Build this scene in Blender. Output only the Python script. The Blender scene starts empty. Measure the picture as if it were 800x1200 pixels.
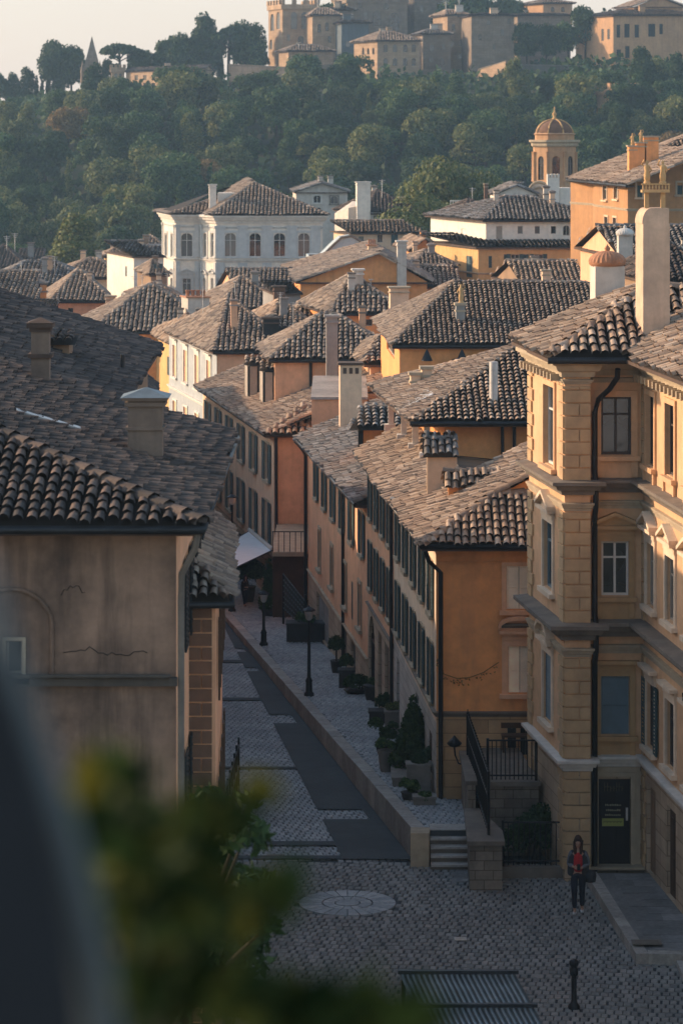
HAZE = 0.00024; SUN_EL = 19; SUN_AZ = 18; SUN_E = 3.0; SKY = .15; EXPO = .95; VEIL = (3.05, 2.66, 2.5); TINT = (1.12, 1.03, .92)
import bpy, math, random
import numpy as np
from mathutils import Vector, Matrix
random.seed(7); RNG = np.random.default_rng(11)
F = 3500.0; HY = 150.0            # focal length and eye level of the photograph, in its pixels
def Xp(px, d): return (px-400.0)/F*d
def Zp(py, d): return -(py-HY)/F*d
sc = bpy.context.scene
COL = sc.collection
R = math.radians
# ------------------------------------------------------------------ materials
def new_mat(name):
    m = bpy.data.materials.new(name); m.use_nodes = True
    nt = m.node_tree; b = nt.nodes['Principled BSDF']; b.inputs['Specular IOR Level'].default_value = .25
    return m, nt, b
def N(nt, t, **k):
    n = nt.nodes.new(t)
    for a, v in k.items(): setattr(n, a, v)
    return n
def pos(nt, scale=(1,1,1)):
    g = N(nt, 'ShaderNodeNewGeometry'); mp = N(nt, 'ShaderNodeMapping'); mp.inputs['Scale'].default_value = scale
    nt.links.new(g.outputs['Position'], mp.inputs['Vector']); return mp.outputs[0], g
def noise(nt, vec, s, det=4, rough=.6):
    n = N(nt, 'ShaderNodeTexNoise'); n.inputs['Scale'].default_value = s; n.inputs['Detail'].default_value = det
    n.inputs['Roughness'].default_value = rough
    if vec: nt.links.new(vec, n.inputs['Vector'])
    return n.outputs['Fac']
def ramp(nt, fac, stops, interp='LINEAR'):
    r = N(nt, 'ShaderNodeValToRGB'); r.color_ramp.interpolation = interp
    el = r.color_ramp.elements
    while len(el) < len(stops): el.new(.5)
    for e, (p, c) in zip(el, stops): e.position = p; e.color = (*c, 1) if len(c) == 3 else c
    nt.links.new(fac, r.inputs[0]); return r.outputs[0]
def mixc(nt, fac, a, b, mode='MIX'):
    m = N(nt, 'ShaderNodeMix', data_type='RGBA', blend_type=mode)
    for i, v in ((0, fac), (6, a), (7, b)):
        if hasattr(v, 'links') or hasattr(v, 'is_linked'): nt.links.new(v, m.inputs[i])
        else: m.inputs[i].default_value = v if i == 0 else (*v, 1)
    return m.outputs[2]
def bump(nt, b, h, s=.3, dist=.02):
    n = N(nt, 'ShaderNodeBump'); n.inputs['Strength'].default_value = s; n.inputs['Distance'].default_value = dist
    nt.links.new(h, n.inputs['Height']); nt.links.new(n.outputs[0], b.inputs['Normal'])
def g3(c, k): return tuple(min(1, x*k) for x in c)
def plaster(name, c, stain=None, amt=.5, sc_=.45, streak=.55, rough=.92, joints=None):
    m, nt, b = new_mat(name); p, g = pos(nt); ps, _ = pos(nt, (2.2, 2.2, .22))
    stain = stain or tuple(x*.62+.02 for x in c)
    f = ramp(nt, noise(nt, p, sc_, 7, .62), [(.36, (0,0,0)), (.66, (1,1,1))])
    base = mixc(nt, f, c, tuple(x*(1-amt)+s*amt for x, s in zip(c, stain)))
    f2 = ramp(nt, noise(nt, ps, 1.3, 5), [(.48, (0,0,0)), (.74, (streak,)*3)])
    base = mixc(nt, f2, base, stain)
    f3 = ramp(nt, noise(nt, p, 2.6, 8, .7), [(.3, (.84,.84,.84)), (.7, (1.12,1.1,1.08))])
    base = mixc(nt, 1.0, base, f3, 'MULTIPLY')
    fine = noise(nt, p, 22, 6)
    if joints:      # courses of cut blocks
        w, h = joints; sx = N(nt, 'ShaderNodeSeparateXYZ'); nt.links.new(g.outputs['Position'], sx.inputs[0])
        ad = N(nt, 'ShaderNodeMath', operation='ADD'); nt.links.new(sx.outputs[0], ad.inputs[0]); nt.links.new(sx.outputs[1], ad.inputs[1])
        cb = N(nt, 'ShaderNodeCombineXYZ'); nt.links.new(ad.outputs[0], cb.inputs[0]); nt.links.new(sx.outputs[2], cb.inputs[1])
        br = N(nt, 'ShaderNodeTexBrick'); nt.links.new(cb.outputs[0], br.inputs['Vector'])
        br.inputs['Scale'].default_value = 1; br.inputs['Brick Width'].default_value = w; br.inputs['Row Height'].default_value = h
        br.inputs['Mortar Size'].default_value = .012; br.inputs['Mortar Smooth'].default_value = .4
        br.inputs['Color1'].default_value = (1,1,1,1); br.inputs['Color2'].default_value = (.8,.78,.76,1); br.inputs['Mortar'].default_value = (.45,.43,.41,1)
        base = mixc(nt, 1.0, base, br.outputs['Color'], 'MULTIPLY')
        inv = N(nt, 'ShaderNodeMath', operation='SUBTRACT'); nt.links.new(fine, inv.inputs[0]); nt.links.new(br.outputs['Fac'], inv.inputs[1]); fine = inv.outputs[0]
    nt.links.new(base, b.inputs['Base Color']); b.inputs['Roughness'].default_value = rough
    bump(nt, b, fine, .35, .012); return m
def islands(name, cols, dirt=(.05,.045,.04), rough=.85, patch=.5, amt=.6, spec=.25):
    m, nt, b = new_mat(name); p, g = pos(nt)
    n = len(cols)
    c = ramp(nt, g.outputs['Random Per Island'], [(i/n, cc) for i, cc in enumerate(cols)], 'CONSTANT')
    f = ramp(nt, noise(nt, p, patch, 6, .65), [(.40, (0,0,0)), (.68, (amt,)*3)])
    c = mixc(nt, f, c, dirt)
    f3 = ramp(nt, noise(nt, p, 9, 5, .7), [(.3, (.72,.72,.72)), (.72, (1.15,1.13,1.1))])
    c = mixc(nt, 1.0, c, f3, 'MULTIPLY')
    nt.links.new(c, b.inputs['Base Color']); b.inputs['Roughness'].default_value = rough; b.inputs['Specular IOR Level'].default_value = spec
    bump(nt, b, noise(nt, p, 30, 4), .4, .01); return m
def plain(name, c, rough=.6, metal=0, var=.25, s=3, spec=.3):
    m, nt, b = new_mat(name); p, g = pos(nt)
    f = ramp(nt, noise(nt, p, s, 5), [(.3, (1-var,)*3), (.7, (1+var,)*3)])
    oi = N(nt, 'ShaderNodeObjectInfo'); f = mixc(nt, 1.0, f, ramp(nt, oi.outputs['Random'], [(0, (.72,.74,.78)), (1, (1.35,1.28,1.2))]), 'MULTIPLY') if 'shutter' in name or 'blind' in name else f
    nt.links.new(mixc(nt, 1.0, c, f, 'MULTIPLY'), b.inputs['Base Color'])
    b.inputs['Roughness'].default_value = rough; b.inputs['Metallic'].default_value = metal; b.inputs['Specular IOR Level'].default_value = spec
    return m
def leafmat(name, cols, tr=.25):
    m, nt, b = new_mat(name); g = N(nt, 'ShaderNodeNewGeometry'); n = len(cols)
    c = ramp(nt, g.outputs['Random Per Island'], [(i/(n-1), cc) for i, cc in enumerate(cols)])
    oi = N(nt, 'ShaderNodeObjectInfo')
    v = ramp(nt, oi.outputs['Random'], [(0, (.8,.84,.86)), (.5, (1,1,1)), (1, (1.2,1.12,.95))])
    c = mixc(nt, 1.0, c, v, 'MULTIPLY')
    nt.links.new(c, b.inputs['Base Color']); b.inputs['Roughness'].default_value = .7; b.inputs['Specular IOR Level'].default_value = .2
    t = N(nt, 'ShaderNodeBsdfTranslucent'); nt.links.new(c, t.inputs[0])
    ms = N(nt, 'ShaderNodeMixShader'); ms.inputs[0].default_value = tr
    nt.links.new(b.outputs[0], ms.inputs[1]); nt.links.new(t.outputs[0], ms.inputs[2])
    nt.links.new(ms.outputs[0], nt.nodes['Material Output'].inputs[0]); return m
M = {}
M['orange'] = plaster('orange_plaster', (.88,.385,.14), (.55,.26,.12), .5)
M['apricot'] = plaster('apricot_plaster', (.83,.475,.28), (.55,.32,.2), .5)
M['peach'] = plaster('peach_plaster', (.78,.57,.39), (.53,.38,.26), .5)
M['cream'] = plaster('cream_plaster', (.80,.645,.48), (.54,.43,.32), .5)
M['ochre'] = plaster('ochre_plaster', (.70,.435,.255), (.45,.295,.16), .45, streak=.25)
M['ochre_shaded'] = plaster('shaded_ochre_plaster', (.50,.32,.155), (.32,.2,.11), .5, streak=.3)  # dimmer ochre copy: shade painted into the front window surrounds
M['yellow'] = plaster('yellow_plaster', (.68,.43,.19), (.45,.28,.11), .4)
M['white'] = plaster('white_plaster', (.80,.74,.64), (.54,.49,.42), .4, streak=.2)
M['offwhite'] = plaster('old_white_plaster', (.60,.55,.48), (.38,.34,.29), .5)
M['slate_wall'] = plaster('slate_blue_wall', (.13,.16,.18), (.08,.1,.11), .5)
M['street_white_shaded'] = plaster('shaded_white_plaster', (.40,.43,.44), (.3,.33,.34), .4)  # white plaster dimmed and blued: shade put into the colour
M['rustic_orange'] = plaster('rusticated_orange_plaster', (.66,.42,.22), (.42,.28,.16), .5, .8, .3, joints=(1.1,.34))
M['chimney_stucco'] = plaster('chimney_stucco', (.66,.48,.34), (.36,.26,.19), .5, 1.1, .6)
M['chimney_brown'] = plaster('sooty_chimney_plaster', (.24,.175,.13), (.11,.085,.07), .7, 1.2, .7)
M['palace_trim'] = plaster('palace_trim', (.56,.57,.55), (.42,.43,.42), .4)
M['hill_orange'] = plaster('hill_orange_plaster', (.55,.33,.18), (.34,.21,.13), .5)
M['palace_ochre_shaded'] = plaster('shaded_palace_plaster', (.46,.25,.115), (.28,.16,.085), .5)  # palace plaster darkened: shade on its walls put into the colour
M['bluegrey'] = plaster('pale_blue_grey_plaster', (.42,.50,.53), (.3,.36,.38), .4, streak=.2)
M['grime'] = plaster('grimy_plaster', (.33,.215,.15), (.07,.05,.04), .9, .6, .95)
M['brownwall'] = plaster('brown_plaster', (.33,.22,.14), (.18,.13,.09), .6)
M['grey'] = plaster('grey_plaster', (.33,.32,.30), (.2,.19,.18), .5)
M['stone'] = plaster('rubble_stone', (.30,.26,.21), (.13,.115,.10), .8, 1.2, .4, joints=(.42,.22))
M['castle'] = plaster('castle_stone', (.50,.35,.225), (.27,.195,.135), .7, .25, .5, joints=(1.1,.5))
M['castle_dark'] = plaster('dark_castle_stone', (.33,.25,.18), (.18,.145,.115), .7, .3, .5, joints=(1.1,.5))
M['ashlar'] = plaster('pale_block_stone', (.60,.57,.52), (.36,.34,.31), .5, .8, .4, joints=(.9,.3))
M['rustic'] = plaster('rusticated_plaster', (.56,.44,.31), (.35,.27,.2), .5, .8, .3, joints=(1.1,.34))
M['quoin'] = plaster('quoin_plaster', (.56,.39,.22), (.34,.24,.15), .5, 1.5, .3)
M['quoin_brown'] = plaster('brown_quoin_stone', (.22,.125,.08), (.12,.08,.06), .6, 1.5, .3)
M['trim'] = plaster('stone_trim', (.48,.40,.28), (.27,.22,.17), .5, 1.5, .4)
M['trim_dark'] = plaster('weathered_and_shade_trim', (.22,.19,.155), (.11,.1,.09), .6, 1.5, .4)  # weathered stone; also lends painted shade to the step risers
M['whitetrim'] = plaster('white_trim', (.68,.65,.59), (.45,.42,.38), .4, 1.5, .2)
M['tile'] = islands('clay_tiles', [(.34,.25,.18),(.41,.31,.225),(.26,.20,.155),(.48,.38,.285),(.30,.225,.17),(.37,.27,.19),(.21,.165,.135),(.43,.34,.265)], (.14,.125,.11))
M['tile_brown'] = islands('brown_clay_tiles', [(.43,.30,.205),(.37,.255,.175),(.50,.365,.255),(.31,.22,.16),(.55,.42,.31),(.25,.185,.135)], (.19,.15,.115))
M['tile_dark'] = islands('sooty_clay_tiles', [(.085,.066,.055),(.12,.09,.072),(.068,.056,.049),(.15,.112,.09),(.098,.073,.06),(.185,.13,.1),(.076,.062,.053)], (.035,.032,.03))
M['tile_grey'] = islands('grey_lichen_tiles', [(.23,.21,.19),(.30,.27,.24),(.16,.145,.13),(.37,.34,.31),(.2,.16,.135),(.27,.22,.185)], (.11,.11,.1))
M['tile_base'] = plain('roof_underlay', (.035,.028,.023), .95)
M['soffit'] = plain('eave_board', (.09,.06,.045), .9)
M['gutter'] = plain('dark_metal', (.03,.031,.033), .45, .4)
M['iron'] = plain('black_iron', (.016,.02,.024), .5, .3)
M['shutter'] = plain('dark_teal_shutter_paint', (.045,.085,.092), .6)
M['shutter_black'] = plain('blackish_shutter_paint', (.016,.024,.028), .6)
M['shutter_cream'] = plain('cream_shutter_paint', (.85,.74,.57), .65, var=.12)
M['shutter_blue'] = plain('blue_grey_blind', (.17,.24,.27), .6, var=.12)
M['frame'] = plain('window_frame_paint', (.36,.31,.25), .6, var=.12)
M['frame_dark'] = plain('dark_window_frame', (.06,.05,.045), .6, var=.12)
M['frame_white'] = plain('white_window_frame', (.62,.60,.55), .6, var=.1)
def glassmat():
    m, nt, b = new_mat('window_glass'); p, g = pos(nt)
    oi = N(nt, 'ShaderNodeObjectInfo'); cu = ramp(nt, oi.outputs['Random'], [(0, (0,0,0)), (.62, (.09,.085,.075)), (.86, (.22,.2,.165))], 'CONSTANT')
    nt.links.new(mixc(nt, 1.0, ramp(nt, noise(nt, p, .9, 2), [(.35, (.010,.014,.018)), (.65, (.045,.05,.052))]), cu, 'ADD'), b.inputs['Base Color'])
    b.inputs['Roughness'].default_value = .06; b.inputs['Specular IOR Level'].default_value = .9
    bump(nt, b, noise(nt, p, 1.2, 2), .10, .05); return m
M['glass'] = glassmat()
M['dark'] = plain('dark_interior', (.012,.012,.013), .8)
M['door'] = plain('black_door_paint', (.010,.012,.014), .45)
M['wood'] = plain('dark_wood', (.075,.045,.028), .7)
M['wood_grey'] = plain('grey_garage_panel', (.23,.24,.23), .7)
M['kerb'] = islands('kerb_stone', [(.42,.40,.36),(.36,.34,.31),(.48,.45,.41),(.39,.365,.33)], (.2,.19,.175), .8, 1.2)
M['slab'] = islands('paving_slab', [(.23,.235,.235),(.19,.195,.195),(.27,.27,.265),(.21,.21,.205)], (.1,.1,.1), .75, 1.0)
M['medallion'] = islands('medallion_stone', [(.40,.44,.45),(.34,.375,.39),(.46,.49,.50)], (.2,.22,.23), .75, 1.0)
M['cobble'] = islands('cobble_stone', [(.37,.40,.41),(.32,.35,.36),(.42,.445,.455),(.345,.37,.385),(.28,.305,.32),(.39,.41,.42),(.345,.355,.36)], (.15,.165,.175), .75, .35, .6, .4)
M['cobble_brown'] = islands('plaza_cobble_stone', [(.26,.265,.25),(.215,.22,.21),(.295,.295,.28),(.235,.235,.225),(.19,.195,.19),(.27,.27,.255)], (.15,.14,.125), .75, .3, .6, .4)
M['asphalt'] = plaster('asphalt', (.066,.079,.085), (.045,.047,.05), .7, .5, .2, .85)
M['ledge'] = plaster('dark_ledge', (.10,.085,.07), (.05,.045,.04), .6, 1.5)
M['soil'] = plaster('soil', (.06,.055,.035), (.03,.04,.02), .6, .1)
M['hillgreen'] = plaster('hill_undergrowth', (.035,.045,.018), (.018,.028,.012), .7, .08)
M['terracotta'] = plain('terracotta', (.42,.2,.11), .8)
M['pot'] = plain('stone_pot', (.21,.19,.165), .85)
M['pot_dark'] = plain('dark_pot', (.05,.05,.05), .8)
M['awning'] = plain('white_awning_cloth', (.80,.86,.88), .8, var=.06)
M['metal'] = plain('pale_metal', (.50,.48,.45), .5, .3)
M['sheet'] = plain('grey_sheet_metal', (.17,.20,.205), .5, .4)
M['leaf'] = leafmat('dark_green_leaves', [(.016,.048,.018),(.036,.088,.03),(.07,.13,.042),(.115,.17,.06)])
M['leaf_olive'] = leafmat('olive_leaves', [(.045,.078,.026),(.09,.125,.04),(.15,.17,.058),(.2,.2,.08)])
M['leaf_deep'] = leafmat('deep_green_leaves', [(.014,.038,.014),(.03,.066,.024),(.055,.10,.034)])
M['leaf_rust'] = leafmat('rusty_leaves', [(.13,.085,.03),(.21,.14,.05),(.28,.19,.075)])
M['leaf_near'] = leafmat('near_leaves', [(.007,.022,.008),(.014,.036,.011),(.026,.050,.012),(.042,.068,.014),(.17,.14,.018)], .3)
M['bark'] = plain('bark', (.045,.036,.028), .95)
# ------------------------------------------------------------------ mesh builder
class MB:
    def __init__(s): s.V = []; s.Fc = []; s.n = 0; s.mi = 0; s.T = None; s.sm = False
    def addnp(s, V, Q, smooth=None):
        V = np.asarray(V, float).reshape(-1, 3); Q = np.asarray(Q, int)
        if s.T is not None:
            A = np.array(s.T); V = V @ A[:3, :3].T + A[:3, 3]
        s.V.append(V); s.Fc.append((Q+s.n, s.mi, s.sm if smooth is None else smooth)); s.n += len(V)
    def poly(s, pts): s.addnp(pts, [list(range(len(pts)))])
    def box(s, x0, x1, y0, y1, z0, z1):
        v = [(x, y, z) for z in (z0, z1) for y in (y0, y1) for x in (x0, x1)]
        s.addnp(v, [(0,2,3,1),(4,5,7,6),(0,1,5,4),(2,6,7,3),(0,4,6,2),(1,3,7,5)])
    def prism(s, pts, z0, z1, top=True):
        n = len(pts); z0 = z0 if hasattr(z0, '__len__') else [z0]*n; z1 = z1 if hasattr(z1, '__len__') else [z1]*n
        v = [(p[0], p[1], z) for p, z in zip(pts, z0)]+[(p[0], p[1], z) for p, z in zip(pts, z1)]
        s.addnp(v, [(i, (i+1) % n, n+(i+1) % n, n+i) for i in range(n)])
        if top: s.poly(v[n:]); s.poly(v[:n][::-1])
    def lathe(s, c, prof, n=12, sm=True, a0=0):
        cx, cy, cz = c; V = []
        for r, z in prof:
            for i in range(n):
                a = a0+2*math.pi*i/n; V.append((cx+r*math.cos(a), cy+r*math.sin(a), cz+z))
        Q = [(k*n+i, k*n+(i+1) % n, (k+1)*n+(i+1) % n, (k+1)*n+i) for k in range(len(prof)-1) for i in range(n)]
        s.addnp(V, Q, sm)
        if prof[-1][0] > 1e-4: s.poly(V[-n:])
    def tube(s, pts, r, n=8):
        pts = [Vector(p) for p in pts]; V = []; rr = r if hasattr(r, '__len__') else [r]*len(pts)
        for i, p in enumerate(pts):
            t = (pts[min(i+1, len(pts)-1)]-pts[max(i-1, 0)]).normalized()
            a = t.cross(Vector((0,0,1))) if abs(t.z) < .9 else t.cross(Vector((0,1,0)))
            a.normalize(); b = t.cross(a)
            for k in range(n):
                q = 2*math.pi*k/n; V.append(p+rr[i]*(math.cos(q)*a+math.sin(q)*b))
        Q = [(k*n+i, k*n+(i+1) % n, (k+1)*n+(i+1) % n, (k+1)*n+i) for k in range(len(pts)-1) for i in range(n)]
        s.addnp([tuple(v) for v in V], Q, True); s.poly([tuple(v) for v in V[-n:]]); s.poly([tuple(v) for v in V[:n][::-1]])
    def mesh(s, name, mats, off=(0,0,0)):
        me = bpy.data.meshes.new(name)
        if not s.V: return me
        V = np.concatenate(s.V)-np.array(off, float)
        li = []; ls = []; mi = []; smo = []; c = 0
        for Q, m_, sm_ in s.Fc:
            k = Q.shape[1]; nq = len(Q); li.append(Q.ravel()); ls.append(c+np.arange(nq)*k); c += nq*k
            mi.append(np.full(nq, m_)); smo.append(np.full(nq, sm_))
        li = np.concatenate(li); ls = np.concatenate(ls); mi = np.concatenate(mi); smo = np.concatenate(smo)
        me.vertices.add(len(V)); me.vertices.foreach_set('co', V.ravel())
        me.loops.add(len(li)); me.loops.foreach_set('vertex_index', li.astype(np.int32))
        me.polygons.add(len(ls)); me.polygons.foreach_set('loop_start', ls.astype(np.int32))
        me.polygons.foreach_set('material_index', mi.astype(np.int32)); me.polygons.foreach_set('use_smooth', smo.astype(bool))
        me.update(calc_edges=True); me.validate()
        for m_ in (mats if isinstance(mats, (list, tuple)) else [mats]): me.materials.append(m_)
        return me
    def build(s, name, mats, parent=None, off=None):
        if off is None: off = ORG.get(parent.name, (0,0,0)) if parent else (0,0,0)
        o = bpy.data.objects.new(name, s.mesh(name, mats, off)); COL.objects.link(o)
        if parent: o.parent = parent; ORG[o.name] = off
        return o
ORG = {}
def tag(o, label=None, cat=None, group=None, kind=None):
    for k, v in (('label', label), ('category', cat), ('group', group), ('kind', kind)):
        if v: o[k] = v
    return o
def thing(name, label, cat, loc, group=None):
    o = bpy.data.objects.new(name, None); COL.objects.link(o); o.location = loc; o.empty_display_size = .2
    ORG[o.name] = tuple(loc); return tag(o, label, cat, group)
def single(mb, name, mats, label, cat, loc, group=None):       # a thing that is one mesh
    o = mb.build(name, mats, None, loc); o.location = loc; return tag(o, label, cat, group)
def copy_tree(o, parent=None):
    c = o.copy(); COL.objects.link(c)
    if parent: c.parent = parent
    for ch in list(o.children): copy_tree(ch, c)
    return c
# ------------------------------------------------------------------ clay roofs
def inpoly(U, V, P):
    ins = np.zeros(U.shape, bool); n = len(P)
    for i in range(n):
        x1, y1 = P[i]; x2, y2 = P[(i+1) % n]
        if abs(y2-y1) < 1e-9: continue
        c = ((y1 > V) != (y2 > V)) & (U < (x2-x1)*(V-y1)/(y2-y1)+x1); ins ^= c
    return ins
def tiles(mb, poly, pitch=.24, course=.36, lift=.02, holes=0.0):
    P = np.array(poly, float); u = P[1]-P[0]; u /= np.linalg.norm(u)
    n = np.cross(u, P[2]-P[0]); n /= np.linalg.norm(n)
    if n[2] < 0: n = -n
    v = np.cross(n, u); v = v if v[2] > 0 else -v
    pu = (P-P[0]) @ u; pv = (P-P[0]) @ v
    mb.mi = 1; mb.poly([tuple(p-n*.03) for p in P]); mb.mi = 0
    us = np.arange(pu.min()+pitch*.5, pu.max(), pitch); vs = np.arange(pv.min()-.04, pv.max()-course*.4, course)
    U, V = np.meshgrid(us, vs); U = U+RNG.normal(0, pitch*.04, U.shape); V = V+RNG.normal(0, course*.07, V.shape)+RNG.uniform(-.3, .3, len(us))[None, :]*course
    V = V+np.sin(U*1.7+P[0][1])*.03
    k = inpoly(U, np.maximum(V+course*.35, pv.min()+.03), list(zip(pu, pv)))
    if holes: k &= RNG.random(U.shape) > holes
    U = U[k]; V = V[k]; m = len(U)
    if not m: return
    a = np.radians([0, 42, 90, 138, 180]); rr = pitch*.43; hh = pitch*.46
    wav = .02*np.sin(U*.9+V*.6)+RNG.normal(0, .006, m)
    out = np.zeros((m, 10, 3)); rot = RNG.normal(0, .035, m)
    for row, (dv, rs, dh) in enumerate(((0, 1.0, .045), (course*1.14, .84, .0))):
        for j, q in enumerate(a):
            uu = U-rr*rs*math.cos(q)+(rot*dv); vv = V+dv; h = lift+dh+hh*rs*math.sin(q)+wav
            out[:, row*5+j] = P[0]+uu[:, None]*u+vv[:, None]*v+h[:, None]*n
    Q = (np.arange(m)[:, None, None]*10+np.array([(j, j+1, j+6, j+5) for j in range(4)])[None]).reshape(-1, 4)
    mb.addnp(out.reshape(-1, 3), Q, True)
def ridge(mb, A, B, r=.13, course=.36):
    A = Vector(A); B = Vector(B); L = (B-A).length
    if L < .3: return
    if B.z < A.z: A, B = B, A
    t = (B-A).normalized(); s = t.cross(Vector((0,0,1))).normalized(); n = s.cross(t)
    k = max(1, int(L/course)); c = L/k
    for i in range(k):
        p = A+t*(i*c+random.uniform(-.02, .02)); V = []
        for dv, rs, dh in ((0, 1, .05), (c*1.12, .85, .015)):
            for q in (0, 42, 90, 138, 180):
                q = R(q); V.append(tuple(p+t*dv+s*(r*rs*math.cos(q))+n*(dh-.03+r*rs*math.sin(q))))
        mb.addnp(V, [(j, j+1, j+6, j+5) for j in range(4)], True)
def quad(pxl, pxr, d, D, k=-.14):
    a = (Xp(pxl, d), d); b = (Xp(pxr, d), d); return [a, b, (b[0]+k*D, d+D), (a[0]+k*D, d+D)]
def roof(root, q, ze, rise, typ, over=.35, inset=None, ofs=.5, pitch=.26, mat='tile', name='roof', back=False, soff=True, ridges=True):
    """clay tile roof over a four-cornered plan; eave edge first in every slope"""
    FL, FR, BR, BL = [np.array(p, float) for p in q]
    t = (FR-FL)/np.linalg.norm(FR-FL); s = (BL-FL)/np.linalg.norm(BL-FL)
    FL, FR, BR, BL = FL-t*over-s*over, FR+t*over-s*over, BR+t*over+s*over, BL-t*over+s*over
    W = np.linalg.norm(FR-FL); D = np.linalg.norm(BL-FL)
    e = lambda p, z=ze: (p[0], p[1], z)
    zr = ze+rise
    mb = MB(); pl = []; rd = []; gab = []
    if typ == 'hipx':
        i = min(inset, W*.48) if inset is not None else min(D/2, W*.48)
        R1 = e(FL*.5+BL*.5+t*i, zr); R2 = e(FR*.5+BR*.5-t*i, zr)
        pl = [[e(FL), e(FR), R2, R1], [e(BL), e(FL), R1], [e(FR), e(BR), R2], [e(BR), e(BL), R1, R2]]
        rd = [(e(FL), R1), (e(FR), R2), (R1, R2), (e(BL), R1), (e(BR), R2)]
    elif typ == 'hipy':
        i = inset if inset is not None else min(W/2, D*.48)
        m1 = FL*(1-ofs)+FR*ofs+s*i; m2 = BL*(1-ofs)+BR*ofs-s*i; R1 = e(m1, zr); R2 = e(m2, zr)
        pl = [[e(FL), e(FR), R1], [e(BL), e(FL), R1, R2], [e(FR), e(BR), R2, R1], [e(BR), e(BL), R2]]
        rd = [(e(FL), R1), (e(FR), R1), (R1, R2), (e(BL), R2), (e(BR), R2)]
    elif typ == 'gabx':
        R1 = e(FL*(1-ofs)+BL*ofs, zr); R2 = e(FR*(1-ofs)+BR*ofs, zr)
        pl = [[e(FL), e(FR), R2, R1], [e(BR), e(BL), R1, R2]]; rd = [(R1, R2)]
        gab = [[e(FL), R1, e(BL)], [e(FR), R2, e(BR)]]
    elif typ == 'gaby':
        R1 = e(FL*(1-ofs)+FR*ofs, zr); R2 = e(BL*(1-ofs)+BR*ofs, zr)
        pl = [[e(BL), e(FL), R1, R2], [e(FR), e(BR), R2, R1]]; rd = [(R1, R2), (e(FL), R1), (e(FR), R1)]
        gab = [[e(FL), e(FR), R1], [e(BL), e(BR), R2]]
    elif typ == 'shedl':
        pl = [[e(BL), e(FL), e(FR, zr), e(BR, zr)]]; rd = [(e(FR, zr), e(FL)), (e(BR, zr), e(FR, zr))]
        gab = [[e(FL), e(FR), e(FR, zr)]]
    elif typ == 'shedf':
        pl = [[e(FL), e(FR), e(BR, zr), e(BL, zr)]]; rd = [(e(BL, zr), e(BR, zr))]
    for i, p in enumerate(pl):
        if typ in ('hipx', 'hipy') and i == 3 and not back:
            mb.mi = 1; mb.poly(p); mb.mi = 0
        else: tiles(mb, p, pitch*.92, pitch*(1.45 if i == 0 else 1.15))
    if ridges:
        for a, b in rd: ridge(mb, a, b, pitch*.52, pitch*1.5)
    if soff:
        mb.mi = 2
        mb.prism([FL, FR, BR, BL], ze-.14, ze-.045)
    mb.mi = 0
    o = mb.build(name, [M[mat], M['tile_base'], M['soffit']], root)
    return o, [tuple(map(float, p)) for p in (FL, FR, BR, BL)], gab
# ------------------------------------------------------------------ walls and openings
def wframe(A, B):
    t = Vector((B[0]-A[0], B[1]-A[1], 0)).normalized()
    m = Matrix.Identity(4); m.col[0] = (*t, 0); m.col[1] = (-t.y, t.x, 0, 0); m.col[2] = (0,0,1,0); m.col[3] = (A[0], A[1], 0, 1)
    return m
def wlen(A, B): return math.hypot(B[0]-A[0], B[1]-A[1])
def onwall(A, B, px):              # where the line of sight through a column meets the wall: (u, distance)
    k = (px-400.0)/F; dx = B[0]-A[0]; dy = B[1]-A[1]
    s = (k*A[1]-A[0])/(dx-k*dy); return s*math.hypot(dx, dy), A[1]+s*dy
def op(A, B, x0, x1, y0, y1, style='glass', **k):      # opening given by its outline in the photograph
    u0, d0 = onwall(A, B, x0); u1, d1 = onwall(A, B, x1); d = (d0+d1)/2
    return dict(u0=u0, u1=u1, z0=Zp(y1, d), z1=Zp(y0, d), style=style, **k)
def facade(mb, A, B, z0, z1, ops=(), rev=.16):
    T = wframe(A, B); L = wlen(A, B); mb.T = T
    ops = [o for o in ops if o['u1'] > .02 and o['u0'] < L-.02 and o['z1'] > z0 and o['z0'] < z1 and not o.get('flat')]
    us = sorted({0, L, *[min(max(o[k], 0), L) for o in ops for k in ('u0', 'u1')]})
    zs = sorted({z0, z1, *[min(max(o[k], z0), z1) for o in ops for k in ('z0', 'z1')]})
    for a, b in zip(us, us[1:]):
        for c, d in zip(zs, zs[1:]):
            m1, m2 = (a+b)/2, (c+d)/2
            if b-a < 1e-6 or d-c < 1e-6 or any(o['u0'] < m1 < o['u1'] and o['z0'] < m2 < o['z1'] for o in ops): continue
            mb.poly([(a, 0, c), (b, 0, c), (b, 0, d), (a, 0, d)])
    for o in ops:
        a, b, c, d = o['u0'], o['u1'], o['z0'], o['z1']
        mb.poly([(a, 0, c), (a, rev, c), (a, rev, d), (a, 0, d)]); mb.poly([(b, 0, c), (b, rev, c), (b, rev, d), (b, 0, d)])
        mb.poly([(a, 0, c), (b, 0, c), (b, rev, c), (a, rev, c)]); mb.poly([(a, 0, d), (b, 0, d), (b, rev, d), (a, rev, d)])
        if o.get('arch'):
            r = (b-a)/2; cx = (a+b)/2; zc = d-r; n = 8
            for i in range(n):
                p, q = math.pi*i/n, math.pi*(i+1)/n
                x1, y1, x2, y2 = cx-r*math.cos(p), zc+r*math.sin(p), cx-r*math.cos(q), zc+r*math.sin(q)
                mb.poly([(x1, 0, y1), (x2, 0, y2), (x2, 0, d), (x1, 0, d)]); mb.poly([(x1, 0, y1), (x2, 0, y2), (x2, rev*.7, y2), (x1, rev*.7, y1)])
    mb.T = None
MC = {}
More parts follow.
